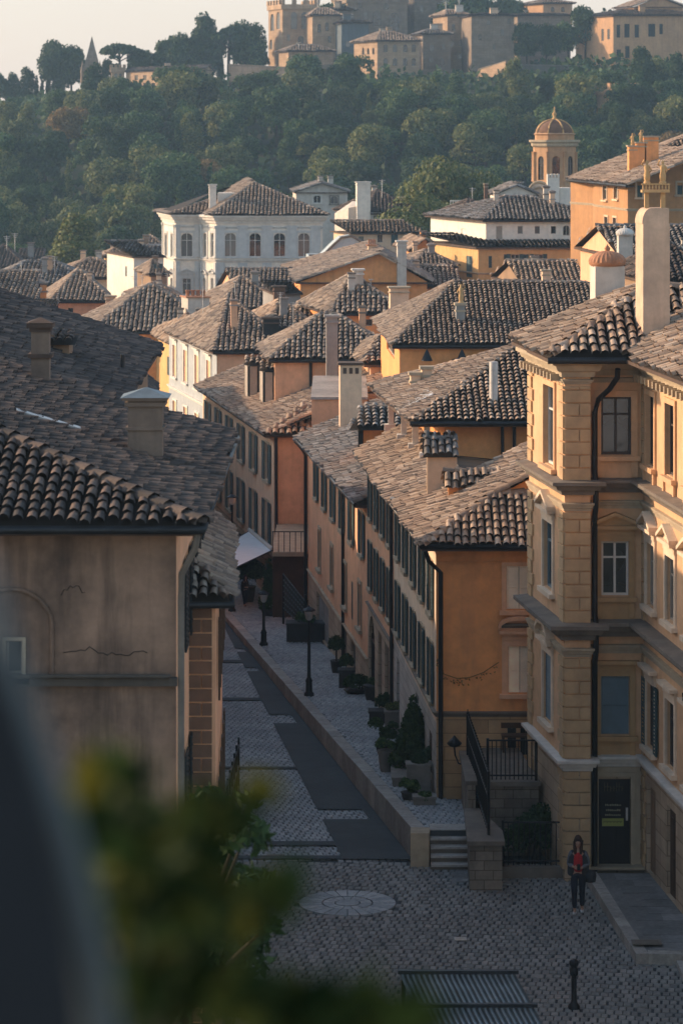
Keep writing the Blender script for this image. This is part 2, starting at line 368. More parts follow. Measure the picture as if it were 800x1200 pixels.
def cm(key, fn, name, mat):
    if key not in MC:
        b = MB(); fn(b); MC[key] = b.mesh(name, M[mat])
    return MC[key]
def slats(b, x0, x1, z0, z1, y, pitch=.085, fr=.045):
    b.box(x0, x0+fr, y-.035, y, z0, z1); b.box(x1-fr, x1, y-.035, y, z0, z1)
    for z in (z0, (z0+z1)/2-fr/2, z1-fr): b.box(x0+fr, x1-fr, y-.035, y, z, z+fr)
    n = max(3, int((z1-z0)/pitch)); p = (z1-z0)/n
    for i in range(n):
        z = z0+i*p
        b.poly([(x0+fr, y-.03, z), (x1-fr, y-.03, z), (x1-fr, y-.005, z+p), (x0+fr, y-.005, z+p)])
        b.poly([(x0+fr, y-.005, z+p), (x1-fr, y-.005, z+p), (x1-fr, y-.03, z+p), (x0+fr, y-.03, z+p)])
def child(name, me, parent, mw=None):
    o = bpy.data.objects.new(name, me); COL.objects.link(o); o.parent = parent
    if mw is not None:
        off = ORG.get(parent.name, (0,0,0)); o.matrix_local = Matrix.Translation(Vector(off)*-1) @ mw
    return o
def window(root, A, B, o):
    w = round(o['u1']-o['u0'], 2); h = round(o['z1']-o['z0'], 2); st = o['style']
    if st == 'hole': return
    T = wframe(A, B) @ Matrix.Translation(((o['u0']+o['u1'])/2, -.0 if not o.get('flat') else -.17, o['z0']))
    fm = o.get('fm', 'frame'); sm = o.get('sm', 'shutter'); tm = o.get('tm', 'trim'); y = .13; f = .055 if w > .5 else .035
    def frame(b):
        for x0, x1 in ((-w/2, -w/2+f), (w/2-f, w/2)): b.box(x0, x1, y-.05, y, 0, h)
        b.box(-w/2+f, w/2-f, y-.05, y, 0, f); b.box(-w/2+f, w/2-f, y-.05, y, h-f, h)
        if st in ('glass', 'open'):
            if w > .4: b.box(-f*.5, f*.5, y-.045, y-.002, f, h-f)
            if h > .9:
                b.box(-w/2+f, -f*.5, y-.042, y-.003, h*.68, h*.68+f*.8); b.box(f*.5, w/2-f, y-.042, y-.003, h*.68, h*.68+f*.8)
    if st == 'door':
        def door(b):
            b.box(-w/2, w/2, y-.04, y, 0, h)
            for zz in (.08*h, .52*h): b.box(-w*.38, -w*.06, y-.055, y-.04, zz, zz+h*.36); b.box(w*.06, w*.38, y-.055, y-.04, zz, zz+h*.36)
        nm = o.get('nm', 'door'); win = child(nm, cm(('door', w, h, o.get('dm', 'wood')), door, nm, o.get('dm', 'wood')), root, T)
    else:
        win = child('window', cm(('fr', st in ('glass', 'open'), w, h, fm), frame, 'window', fm), root, T)
        child('pane', cm(('pane', w, h), lambda b: b.box(-w/2+.01, w/2-.01, y+.003, y+.02, .01, h-.01), 'pane', 'glass'), win)
    if st == 'closed':
        for sg in (-1, 1):
            x0, x1 = (-w/2+.01, -.008) if sg < 0 else (.008, w/2-.01)
            child('shutter', cm(('cl', w, h, sg, sm), lambda b: slats(b, x0, x1, .01, h-.01, .05), 'shutter', sm), win)
    if st == 'open':
        l = o.get('leaf', w/2)
        for sg in (-1, 1):
            x0, x1 = (-w/2-l, -w/2-.01) if sg < 0 else (w/2+.01, w/2+l)
            child('shutter', cm(('op', w, h, sg, l, sm), lambda b: slats(b, x0, x1, -.03, h+.02, -.03), 'shutter', sm), win)
    if st == 'roller':
        child('blind', cm(('ro', w, h, sm), lambda b: slats(b, -w/2+.03, w/2-.03, .02, h-.02, .07, .07, .02), 'blind', sm), win)
    tr = o.get('trim')
    if tr:
        e = o.get('tw', .12); pr = o.get('pr', .05)
        def sur(b):
            b.box(-w/2-e, -w/2, -pr, .02, -.02, h+e); b.box(w/2, w/2+e, -pr, .02, -.02, h+e); b.box(-w/2, w/2, -pr, .02, h, h+e)
            b.box(-w/2-e-.06, w/2+e+.06, -pr-.09, .02, -.13, -.02)
            if 'a' in tr:       # apron under the sill
                b.box(-w/2-e, w/2+e, -pr*.6, .02, -.62, -.13); b.box(-w/2-e, -w/2, -pr-.03, .02, -.5, -.13); b.box(w/2, w/2+e, -pr-.03, .02, -.5, -.13)
            if 't' in tr or 's' in tr or 'c' in tr:
                b.box(-w/2-e-.08, w/2+e+.08, -pr-.14, .02, h+e+.16, h+e+.24)
                b.box(-w/2-e, w/2+e, -pr-.02, .02, h+e, h+e+.16)
            if 't' in tr:
                W = w/2+e+.1; z = h+e+.24; H = W*.42
                for sg in (-1, 1):
                    vs = [(sg*W, 0), (sg*W*1.0, .09), (0, H+.09), (0, H)]
                    if sg > 0: vs = vs[::-1]
                    v = [(x, yy, z+zz) for yy in (-pr-.16, .02) for x, zz in vs]
                    b.addnp(v, [(0,1,2,3),(7,6,5,4),(0,4,5,1),(1,5,6,2),(2,6,7,3),(3,7,4,0)])
                b.addnp([(-W, -pr-.02, z), (W, -pr-.02, z), (0, -pr-.02, z+H), (-W, .02, z), (W, .02, z), (0, .02, z+H)], [(0,1,2),(5,4,3)])
            if 's' in tr:
                W = w/2+e+.1; z = h+e+.24; H = W*.5; n = 10; v = []
                for i in range(n+1):
                    q = math.pi*i/n; x = -W*math.cos(q); zz = H*math.sin(q)
                    v += [(x, -pr-.16, z+zz), (x, -pr-.16, z+zz+.1), (x, .02, z+zz+.1), (x, .02, z+zz)]
                b.addnp(v, [(4*i+j, 4*i+(j+1) % 4, 4*i+4+(j+1) % 4, 4*i+4+j) for i in range(n) for j in range(4)])
                b.poly([(-W*math.cos(math.pi*i/n), -pr-.02, z+H*math.sin(math.pi*i/n)) for i in range(n+1)][::-1])
        child('surround', cm(('su', w, h, e, pr, tr, tm), sur, 'surround', tm), win)
    return win
def wall(root, segs, mat, name='wall', extra=()):      # segs: (A, B, z0, z1, openings)
    mb = MB()
    for A, B, z0, z1, ops in segs: facade(mb, A, B, z0, z1, ops)
    for p in extra: mb.poly(p)
    o = mb.build(name, M[mat], root)
    for A, B, z0, z1, ops in segs:
        for w in ops: window(root, A, B, w)
    return o
def molding(root, path, z, prof, mat, name='cornice'):   # prof: (outward, up); path left to right as seen from outside
    pts = [Vector((p[0], p[1])) for p in path]; n = len(pts); off = []
    for i in range(n):
        ns = []
        if i > 0: t = (pts[i]-pts[i-1]).normalized(); ns.append(Vector((t.y, -t.x)))
        if i < n-1: t = (pts[i+1]-pts[i]).normalized(); ns.append(Vector((t.y, -t.x)))
        m = sum(ns, Vector((0,0))).normalized(); off.append(m/max(.35, m.dot(ns[0])))
    mb = MB(); k = len(prof)
    V = [(p.x+o.x*a, p.y+o.y*a, z+b) for p, o in zip(pts, off) for a, b in prof]
    mb.addnp(V, [(i*k+j, (i+1)*k+j, (i+1)*k+j+1, i*k+j+1) for i in range(n-1) for j in range(k-1)])
    mb.poly(V[:k]); mb.poly(V[-k:][::-1])
    return mb.build(name, M[mat] if isinstance(mat, str) else mat, root)
CORN = lambda w, h: [(-.02, 0), (w*.25, 0), (w*.3, h*.3), (w*.6, h*.35), (w*.75, h*.65), (w, h*.7), (w, h*.92), (-.02, h)]
def gutter(root, pts, z, r=.07, name='gutter'):
    mb = MB(); mb.tube([(p[0], p[1], z) for p in pts], r, 6); return mb.build(name, M['gutter'], root)
def pipe(root, pts, r=.045, name='downpipe', mat='gutter'):
    mb = MB(); mb.tube(pts, r, 8); return mb.build(name, M[mat], root)
def chimney(root, x, d, z0, z1, w, dp, mat='peach', cap='slab', capmat='trim', k=-.1):
    mb = MB(); q = [(x-w/2, d), (x+w/2, d), (x+w/2+k*dp, d+dp), (x-w/2+k*dp, d+dp)]
    mb.prism(q, z0, z1); c = mb.build('chimney', M[mat], root)
    b = MB(); e = min(.1, w*.18); cx = x+k*dp/2; cy = d+dp/2; mats = [M[capmat], M['tile_base'], M['soffit']]
    ex = lambda e, z0_, z1_: b.prism([(q[0][0]-e, q[0][1]-e), (q[1][0]+e, q[1][1]-e), (q[2][0]+e, q[2][1]+e), (q[3][0]-e, q[3][1]+e)], z0_, z1_)
    if cap == 'slab': ex(e*.6, z1-.25, z1-.18); ex(e, z1, z1+.1)
    elif cap == 'hat':
        ex(e, z1-.5, z1-.42); ex(e*.5, z1, z1+.08); ex(e*1.3, z1+.08, z1+.16)
        a = e*1.4; P = [(q[0][0]-a, q[0][1]-a, z1+.17), (q[1][0]+a, q[1][1]-a, z1+.17), (q[2][0]+a, q[2][1]+a, z1+.17), (q[3][0]-a, q[3][1]+a, z1+.17)]
        top = (cx, cy, z1+.17+w*.3)
        for i in range(4): b.poly([P[i], P[(i+1) % 4], top])
    elif cap == 'pots':
        ex(e, z1, z1+.08)
        for i in range(4): b2_ = MB(); b2_.lathe((cx+(i-1.5)*w*.24, cy, z1+.08), [(w*.09, 0), (w*.085, .28), (w*.11, .3), (w*.11, .36)], 8); b2_.build('chimney_pot', M['terracotta'], c)
    elif cap == 'arches':
        for i in range(3): b.prism([(x-w*.36+i*w*.28, d-.02), (x-w*.20+i*w*.28, d-.02), (x-w*.20+i*w*.28, d+.02), (x-w*.36+i*w*.28, d+.02)], z1-.32, z1-.1)
        ex(e*.7, z1, z1+.09)
    elif cap == 'dome':
        n = 24; a = w*.62; prof = [(a*math.cos(R(t)), .1+a*.62*math.sin(R(t))) for t in range(0, 90, 12)]+[(.03, .1+a*.63)]
        V = []
        for r_, z_ in prof:
            for i in range(n*2): V.append((cx+r_*(1+.05*(i % 2))*math.cos(math.pi*i/n), cy+r_*(1+.05*(i % 2))*math.sin(math.pi*i/n), z1+z_))
        mm = n*2; b.addnp(V, [(kk*mm+i, kk*mm+(i+1) % mm, (kk+1)*mm+(i+1) % mm, (kk+1)*mm+i) for kk in range(len(prof)-1) for i in range(mm)], False)
        b.lathe((cx, cy, z1), [(a*.9, 0), (a*1.02, .05), (a*1.02, .1)], 24); b.lathe((cx, cy, z1+.1+a*.6), [(.05, 0), (.08, .06), (.03, .13), (.0, .18)], 8)
    b.build('chimney_cap', mats, c); return c
def house(name, label, cat, q, z0, ze, typ, rise, wm='apricot', rm='tile', F_=(), L_=(), R_=(), over=.3, inset=None, ofs=.5, pitch=.28, group=None, gm=None, eave=None, **k):
    cx = sum(p[0] for p in q)/4; cy = sum(p[1] for p in q)/4
    t = thing(name, label, cat, (cx, cy, z0), group); FL, FR, BR, BL = q
    ro, eq, gab = roof(t, q, ze, rise, typ, over, inset, ofs, pitch, rm, **k)
    Fo = [op(FL, FR, *a[:4], **dict(dict(style=a[4]), **(a[5] if len(a) > 5 else {}))) for a in F_]
    Lo = [op(BL, FL, *a[:4], **dict(dict(style=a[4]), **(a[5] if len(a) > 5 else {}))) for a in L_]
    ex = []
    if typ == 'gaby':
        m = ((FL[0]*(1-ofs)+FR[0]*ofs), FL[1]); ex = [[(FL[0], FL[1], ze-.14), (FR[0], FR[1], ze-.14), (FR[0], FR[1], ze), (m[0], m[1], ze+rise-.06), (FL[0], FL[1], ze)]]
    if typ == 'gabx':
        for a, b in ((FL, BL), (FR, BR)):
            m = (a[0]*(1-ofs)+b[0]*ofs, a[1]*(1-ofs)+b[1]*ofs); ex.append([(a[0], a[1], ze-.14), (b[0], b[1], ze-.14), (m[0], m[1], ze+rise-.08)])
    if typ == 'shedl': ex = [[(FL[0], FL[1], ze-.14), (FR[0], FR[1], ze-.14), (FR[0], FR[1], ze+rise-.12)], [(FR[0], FR[1], ze-.14), (BR[0], BR[1], ze-.14), (BR[0], BR[1], ze+rise-.12), (FR[0], FR[1], ze+rise-.12)]]
    wall(t, [(BL, FL, z0, ze-.14, Lo), (FL, FR, z0, ze-.14, Fo), (FR, BR, z0, ze-.14, []), (BR, BL, z0, ze-.14, [])], wm, extra=ex)
    hr_ = random.Random(label); dm = q[0][1]
    if dm > 115 and typ in ('hipx', 'gabx', 'gaby'):
        for i in range(hr_.choice((1, 2, 2, 3))):      # small stacks and aerials standing on the roof
            s_ = hr_.uniform(.2, .8); w_ = hr_.uniform(.12, .7); bx = (FL[0]*(1-s_)+FR[0]*s_)*(1-w_)+(BL[0]*(1-s_)+BR[0]*s_)*w_; by = FL[1]*(1-w_)+BL[1]*w_; g_ = dm/F*1.0
            if hr_.random() < .62: chimney(t, bx, by, ze, ze+rise*hr_.uniform(.75, 1.2)+g_*6, g_*hr_.uniform(5, 9), g_*6, hr_.choice((wm, 'grey', 'peach', 'offwhite')), hr_.choice(('slab', 'hat', 'slab')), hr_.choice(('trim_dark', 'tile_grey')))
            elif hr_.random() < .35:
                b9 = MB(); b9.lathe((bx, by-g_*2, ze+rise*.8+g_*5), [(0, -g_*2.2), (g_*2, -g_*1.6), (g_*3, 0)], 10); b9.tube([(bx, by, ze), (bx, by-g_, ze+rise*.8+g_*4)], g_*.5, 5); b9.build('aerial_dish', M['metal'], t)
            else:
                z9 = ze+rise+g_*hr_.uniform(8, 16); b9 = MB(); b9.tube([(bx, by, ze+.1), (bx, by, z9)], g_*.45, 5)
                for j_ in range(3): b9.tube([(bx-g_*(4-j_), by, z9-g_*2*j_-g_), (bx+g_*(4-j_), by, z9-g_*2*j_-g_)], g_*.3, 4)
                b9.build('aerial', M['metal'], t)
    if gm: gutter(t, [eq[0], eq[1]], ze-.05, .06)
    return t
# ------------------------------------------------------------------ terrain
GZ = -17.42
def road_z(d): return GZ if d < 70.6 else GZ-.049*(min(d, 130)-70.6)
def pav_z(d): return -16.67-.06*(min(d, 130)-70.6)
def sstep(a, b, x):
    t = np.clip((x-a)/(b-a), 0, 1); return t*t*(3-2*t)
def top_z(x): return 2.0+sstep(-85, -28, x)*5.5+sstep(-30, -8, x)*2.5+sstep(30, 55, x)*2.5
def ground_z(x, d):
    z = np.where(d < 70.6, GZ, GZ-.049*(np.minimum(d, 130)-70.6))
    z = np.where(d > 130, -20.33-(np.minimum(d, 380)-130)*.012, z)
    h = sstep(0, 1, np.clip((d-385)/215, 0, 1)*.92+.04)
    h = np.clip((h-sstep(0,1,.04))/(sstep(0,1,.96)-sstep(0,1,.04)), 0, 1)
    return z+h*(top_z(x)+23.3)+np.where(d > 700, -(d-700)*.05, 0)
gx = np.concatenate([np.arange(-340, -60, 14), np.arange(-60, 60, 4), np.arange(60, 341, 14)])
gy = np.concatenate([[-15, 20, 45, 60, 70.6, 75, 85, 100, 115, 130, 160, 200, 250, 300, 340, 370, 385], np.arange(392, 720, 7), np.arange(730, 861, 25)])
def sheet(name, xs, ys, zf, mat):
    X, Y = np.meshgrid(xs, ys); Z = zf(X, Y); V = np.stack([X, Y, Z], -1).reshape(-1, 3); n = len(xs)
    Q = np.array([(j*n+i, j*n+i+1, (j+1)*n+i+1, (j+1)*n+i) for j in range(len(ys)-1) for i in range(n-1)])
    b = MB(); b.addnp(V, Q, True); o = b.build(name, mat); o['kind'] = 'structure'; return o
sheet('ground', gx, gy, lambda x, y: ground_z(x, y)-.012, M['soil'])
hx = np.arange(-170, 171, 5.0); hy = np.arange(378, 700, 5.0)
sheet('hillside', hx, hy, lambda x, y: ground_z(x, y)+.03+.9*np.sin(x*.31+y*.17)*np.sin(y*.23)*sstep(395, 430, y), M['hillgreen'])
ry = np.array([40, 55, 70.6, 80, 90, 100, 110, 120, 130, 135.])
sheet('road', np.array([-14, -8, -2, 4, 14.]), ry, lambda x, y: np.vectorize(road_z)(y)+.0*x, M['asphalt'])
K0, K1 = (1.74, 70.6), (-4.4, 118)
def kerb_x(d): return K0[0]+(K1[0]-K0[0])*(d-K0[1])/(K1[1]-K0[1])
WP = [(2.39, 75.5), (1.54, 88.1), (.85, 96.2), (-1.29, 116.0), (-3.4, 135)]
def wall_x(d):
    for a, b in zip(WP, WP[1:]):
        if d <= b[1] or b is WP[-1]: return a[0]+(b[0]-a[0])*(d-a[1])/(b[1]-a[1])
def cobbles(name, mat, regs, zf, a=.17, b=.12, ang=0., h=.022, gap=.012, jit=.012, course_wave=0.):
    """set stones; regs = function (X, Y) -> mask"""
    mask, x0, x1, y0, y1 = regs; ca, sa = math.cos(ang), math.sin(ang)
    cx, cy = (x0+x1)/2, (y0+y1)/2; L = math.hypot(x1-x0, y1-y0)/2+.5
    us = np.arange(-L, L, a); vs = np.arange(-L, L, b); U, V = np.meshgrid(us, vs)
    U = U+(np.arange(len(vs)) % 2)[:, None]*a*.5+RNG.normal(0, jit, U.shape); V = V+RNG.normal(0, jit*.5, V.shape)+course_wave*np.sin(U*1.9)*.1
    X = cx+U*ca-V*sa; Y = cy+U*sa+V*ca; k = mask(X, Y) & (X > x0) & (X < x1) & (Y > y0) & (Y < y1); X = X[k]; Y = Y[k]; m = len(X)
    if not m: return
    out = np.zeros((m, 8, 3)); hw = (a-gap)/2+RNG.normal(0, jit*.4, m); hl = (b-gap)/2+RNG.normal(0, jit*.3, m); zz = zf(X, Y)+RNG.normal(0, .003, m)
    tx = RNG.normal(0, .03, m); ty = RNG.normal(0, .03, m)
    for i, (sx, sy) in enumerate(((-1,-1),(1,-1),(1,1),(-1,1))):
        for lv, (f, dz) in enumerate(((1, .0), (.86, h))):
            du = hw*sx*f; dv = hl*sy*f
            out[:, lv*4+i, 0] = X+du*ca-dv*sa; out[:, lv*4+i, 1] = Y+du*sa+dv*ca; out[:, lv*4+i, 2] = zz+dz+(du*tx+dv*ty)*lv+.001
    q = np.array([(4,5,6,7),(0,1,5,4),(1,2,6,5),(2,3,7,6),(3,0,4,7)])
    Q = (np.arange(m)[:, None, None]*8+q[None]).reshape(-1, 4)
    mb = MB(); mb.addnp(out.reshape(-1, 3), Q, False); o = mb.build(name, M[mat]); o['kind'] = 'structure'; return o
vr = np.vectorize(road_z); vp = np.vectorize(pav_z); vk = np.vectorize(kerb_x)
MED = (Xp(407, 67), 67.0)      # round stone medallion in the square
def cob_edge(Y): return vk(Y)-(1.62-.030*(Y-72))+.02*np.sin(Y*2.1)
bands = [(Xp(400, 90), 90.2, 90.9)]
def in_road_cob(X, Y):
    return (X < vk(Y)-.05) & (Y > 71.0)
BARS = ((76.2, 77.6, .8), (92.5, 94.3, .72), (104.6, 105.6, .7), (110, 111, .7)); BANDS = ((71.05, 71.45), (72.7, 73.25), (84.0, 84.35), (97.5, 98.1), (107, 107.7))
def asphalt_lane():      # tarred strip beside the kerb and the narrow bands across the setts
    mb = MB(); e = lambda y: float(kerb_x(y)-(1.62-.030*(y-72))); ys_ = sorted({71.02, 120, *[v for b in BARS for v in b[:2]], *np.arange(73, 120, 3.0), *[v for b in BANDS for v in b]})
    for y0, y1 in zip(ys_, ys_[1:]):
        m_ = (y0+y1)/2; f = next((b[2] for b in BARS if b[0] < m_ < b[1]), 0); P_ = []
        for y in (y0, y1): P_.append((e(y)+(kerb_x(y)-e(y))*f, y, road_z(y)+.062)); P_.append((kerb_x(y)-.01, y, road_z(y)+.062))
        mb.poly([P_[0], P_[1], P_[3], P_[2]])
    for y0, y1 in BANDS: mb.poly([(-8, y0, road_z(y0)+.062), (e(y0)-.001, y0, road_z(y0)+.062), (e(y1)-.001, y1, road_z(y1)+.062), (-8, y1, road_z(y1)+.062)])
    o = mb.build('asphalt_lane', M['asphalt']); o['kind'] = 'structure'
asphalt_lane()
cobbles('road_cobbles', 'cobble', (in_road_cob, -7.5, 2.2, 71.0, 122), lambda X, Y: vr(Y), .165, .29, R(7.7), .03, gap=.022, jit=.008, course_wave=.1)
def in_plaza(X, Y):
    return (((X-MED[0])**2+((Y-MED[1]))**2) > 1.12**2) & (Y < 70.75)
cobbles('square_cobbles', 'cobble_brown', (in_plaza, -7.5, 9.2, 54, 70.75), lambda X, Y: vr(Y), .165, .29, R(-7), .03, gap=.024, jit=.011, course_wave=.6)
# medallion
mb = MB()
for k in range(24):
    a0, a1 = 2*math.pi*k/24+.012, 2*math.pi*(k+1)/24-.012
    mb.prism([(MED[0]+r*math.cos(a), MED[1]+r*math.sin(a)) for r, a in ((.58, a0), (1.08, a0), (1.08, (a0+a1)/2), (1.08, a1), (.58, a1))], GZ+.002, GZ+.045)
for k in range(14):
    a0, a1 = 2*math.pi*k/14+.02, 2*math.pi*(k+1)/14-.02
    mb.prism([(MED[0]+r*math.cos(a), MED[1]+r*math.sin(a)) for r, a in ((.3, a0), (.55, a0), (.55, a1), (.3, a1))], GZ+.002, GZ+.04)
mb.lathe((MED[0], MED[1], GZ), [(.27, 0), (.27, .045), (.2, .05), (.0, .05)], 20, False)
o = mb.build('stone_medallion', M['medallion'], None, (MED[0], MED[1], GZ)); o.location = (MED[0], MED[1], GZ)
tag(o, 'round pale stone medallion with a dark centre set into the cobbled square', 'paving medallion')
def cover(name, px, py, w, l, mat, label, cat='drain cover', z=None):
    d = F*(-(z if z else GZ))/(py-HY); x = Xp(px, d); b = MB(); zz = (z or road_z(d))+.045
    b.prism([(x-w/2, d-l/2), (x+w/2, d-l/2), (x+w/2, d+l/2), (x-w/2, d+l/2)], zz, zz+.015)
    for i in range(3): b.prism([(x-w*.4, d-l*.35+i*l*.26), (x+w*.4, d-l*.35+i*l*.26), (x+w*.4, d-l*.28+i*l*.26), (x-w*.4, d-l*.28+i*l*.26)], zz+.015, zz+.022)
    return single(b, name, M[mat], label, cat, (x, d, zz))
cover('drain_cover', 539, 1103, .26, .22, 'ashlar', 'small pale square cover in the cobbles below the medallion')
cover('drain_cover', 323, 1003, .42, .2, 'ashlar', 'pale flat cover by the cobbled road edge beside the tree')
cover('drain_cover', 300, 918, .35, .5, 'slab', 'grey cover in the road cobbles beside the left houses')
# pavement (raised, sloping) and kerb
ys = [70.95, 73, 75.4, 80, 85, 90, 95, 100, 105, 110, 116, 122, 130, 136]
mb = MB()
V = []
for y in ys: V += [(kerb_x(y)+.3, y, pav_z(y)-.0), (kerb_x(y)+.3, y, road_z(y)-.3), (wall_x(y)+3.2 if y > 75 else 3.3, y, pav_z(y))]
mb.addnp(V, [(3*i, 3*i+2, 3*i+5, 3*i+3) for i in range(len(ys)-1)]+[(3*i, 3*i+3, 3*i+4, 3*i+1) for i in range(len(ys)-1)])
mb.poly([V[0], V[1], (3.3, 70.95, GZ-.3), V[2]])
o = mb.build('pavement', M['asphalt']); o['kind'] = 'structure'
cobbles('pavement_cobbles', 'cobble', (lambda X, Y: (X > vk(Y)+.36) & (X < np.vectorize(wall_x)(np.maximum(Y, 75.5))+np.where(Y < 75.4, .9, -.02)), -8, 3.3, 71.35, 134), lambda X, Y: vp(Y), .15, .28, R(5), .03, gap=.017, jit=.009, course_wave=.4)
mb = MB(); y = 70.62
while y < 133:
    l = random.uniform(1.0, 1.5); a = y+.012; b = min(y+l, 134)
    q = [(kerb_x(a), a), (kerb_x(a)+.34, a), (kerb_x(b)+.34, b), (kerb_x(b), b)]; dz = random.uniform(-.008, .008)
    mb.prism(q, [road_z(a)-.1]*2+[road_z(b)-.1]*2, [pav_z(a)+.03+dz]*2+[pav_z(b)+.03+dz]*2); y += l
o = mb.build('kerb', M['kerb']); o['kind'] = 'structure'
# block at the kerb's end and the five steps beside it
x0 = K0[0]
mb = MB(); mb.prism([(x0-.12, 70.3), (x0+.32, 70.3), (x0+.36, 70.9), (x0-.1, 70.9)], GZ, -16.60)
o = mb.build('kerb_end_block', M['trim']); o['kind'] = 'structure'
t = thing('stone_steps', 'five worn stone steps between the kerb end and the fenced garden wall', 'steps', (2.5, 70.5, GZ))
for i in range(5):
    yy = 70.0+i*.24; zt = GZ+(i+1)*.15; mb = MB()
    mb.prism([(x0+.36, yy+.05), (3.0, yy+.05), (3.0, yy+.62), (x0+.36, yy+.62)], zt-.16, zt-.052); mb.build('riser', M['trim_dark'], t)  # dark risers: shade under the treads painted into their colour
    mb = MB(); mb.prism([(x0+.36, yy), (3.02, yy), (3.02, yy+.6), (x0+.36, yy+.6)], zt-.05, zt); mb.build('tread', M['kerb'], t)
mb = MB()
for i in range(3):
    for j in range(2): mb.prism([(2.55+j*.3+.05*i, 68.9+i*.42), (2.83+j*.3+.05*i, 68.9+i*.42), (2.83+j*.3+.05*i, 69.28+i*.42), (2.55+j*.3+.05*i, 69.28+i*.42)], GZ+.01, GZ+.035)
o = mb.build('slab_strip', M['slab']); o['kind'] = 'structure'
# ------------------------------------------------------------------ garden wall with railings
g = thing('garden_wall', 'low stone stair wall ending in a capped pier beside the steps', 'wall', (3.2, 69, GZ))
mb = MB(); mb.prism([(2.92, 68.15), (3.66, 68.15), (3.66, 69.1), (3.05, 71.4), (2.98, 71.4)], GZ, -16.36); mb.prism([(3.02, 71.42), (3.2, 71.42), (3.18, 74.9), (3.0, 74.9)], GZ, -15.72)
mb.build('stone_wall', M['stone'], g)
mb = MB(); mb.prism([(2.86, 68.07), (3.72, 68.07), (3.72, 69.15), (3.3, 71.4), (2.92, 71.4)], -16.357, -16.26); mb.prism([(2.96, 71.41), (3.24, 71.41), (3.22, 74.95), (2.94, 74.95)], -15.717, -15.62)
mb.build('coping', M['trim_dark'], g)
g = thing('terrace_wall', 'dark rubble stone terrace wall below the railing at the orange house', 'wall', (4, 71.6, GZ))
mb = MB(); mb.prism([(3.42, 71.5), (4.72, 71.5), (4.45, 75.4), (3.2, 75.4)], GZ, -15.75); mb.build('stone_wall', M['stone'], g)
mb = MB(); mb.prism([(3.36, 71.43), (4.76, 71.43), (4.45, 75.38), (3.14, 75.38)], -15.747, -15.64); mb.build('coping', M['trim_dark'], g)
def railing(name, A, B, zb, zt, label, nb, pr=.035, mid=(), rise=0, spike=False):
    t = thing(name, label, 'railing', ((A[0]+B[0])/2, (A[1]+B[1])/2, zb)); a = Vector((*A, 0)); b = Vector((*B, 0))
    at = lambda s, z: tuple(a.lerp(b, s)+Vector((0, 0, z+rise*s)))
    for z in (zt, zb+.12, *mid): m = MB(); m.tube([at(0, z), at(1, z)], .022, 6); m.build('rail', M['iron'], t)
    m = MB()
    for i in range(nb+1):
        s = i/nb; m.tube([at(s, zb+.02), at(s, zt+(.12 if spike else 0))], .014, 5)
    o = m.build('bars', M['iron'], t)
    for s in (0, 1): m = MB(); m.tube([at(s, zb), at(s, zt+.05)], pr, 6); m.build('post', M['iron'], t)
    return t
railing('iron_railing', (3.38, 68.7), (3.14, 74.4), -16.26, -14.85, 'tall dark slanting iron railing on the stair wall beside the steps', 22, rise=.25, mid=(-15.4,), spike=True)
railing('iron_railing', (3.5, 71.6), (4.66, 71.6), -15.64, -14.68, 'iron railing on top of the rubble terrace wall', 11)
railing('iron_railing', (3.74, 69.35), (5.1, 69.35), -17.14, -16.12, 'iron railing on a low curb beside the walking person', 11)
mb = MB(); mb.prism([(3.68, 69.25), (5.14, 69.25), (5.14, 69.5), (3.68, 69.5)], GZ, -17.14); single(mb, 'low_curb', M['trim_dark'], 'low dark stone curb under the railing beside the walking person', 'curb', (4.4, 69.4, GZ))
# wall lantern on a bracket at the stair wall
t = thing('wall_lantern', 'small black lantern on a curved bracket beside the slanting railing', 'lantern', (3.0, 74.2, -15.4))
x, y, z = 3.0, 74.2, Zp(885, 74.2)
mb = MB(); mb.tube([(3.08, y, z-.25), (x-.1, y, z-.2), (x-.18, y, z), (x-.2, y, z+.2)], .02); mb.build('bracket', M['iron'], t)
mb = MB(); mb.lathe((x-.2, y, z+.2), [(.05, 0), (.15, .04), (.19, .1), (.09, .2), (.03, .27), (0, .3)], 8); mb.build('lamp_shade', M['iron'], t)
# ------------------------------------------------------------------ raised pavement before the corner house
t = [(5.62, 68.95), (5.9, 65), (6.12, 62.1), (9.0, 61.9), (9.0, 68.95)]
mb = MB(); mb.prism([(5.86, 68.9), (6.1, 65), (6.36, 62.4), (9, 62.2), (9, 68.9)], GZ, GZ+.235); o = mb.build('raised_pavement', M['slab']); o['kind'] = 'structure'
mb = MB(); pa = [(5.62, 68.95), (5.9, 65), (6.12, 62.1)]
for (a, b) in zip(pa, pa[1:]):
    n = 4
    for i in range(n):
        p = [a[j]+(b[j]-a[j])*(i+.008)/n for j in (0,1)]; q = [a[j]+(b[j]-a[j])*(i+.992)/n for j in (0,1)]
        mb.prism([q, (q[0]+.26, q[1]), (p[0]+.26, p[1]), p], GZ-.01, GZ+.25)
for i in range(4): mb.prism([(6.12+.26+i*.7, 62.1), (6.12+.95+i*.7, 62.06), (6.12+.95+i*.7, 62.34), (6.12+.26+i*.7, 62.38)], GZ-.01, GZ+.25)
o = mb.build('raised_kerb', M['kerb']); o['kind'] = 'structure'
mb = MB(); y = 62.42; r = 0
while y < 68.7:
    x = 5.95+.03*(y-62)*-1+.5+(.35 if r % 2 else 0)
    while x < 8.6:
        w = random.uniform(.6, .95)
        if x > 6.42-(y-62.4)*.075: mb.prism([(x+.008, y), (x+w-.008, y), (x+w-.008, y+.56), (x+.008, y+.56)], GZ+.236, GZ+.242+random.uniform(0, .004))
        x += w
    y += .58; r += 1
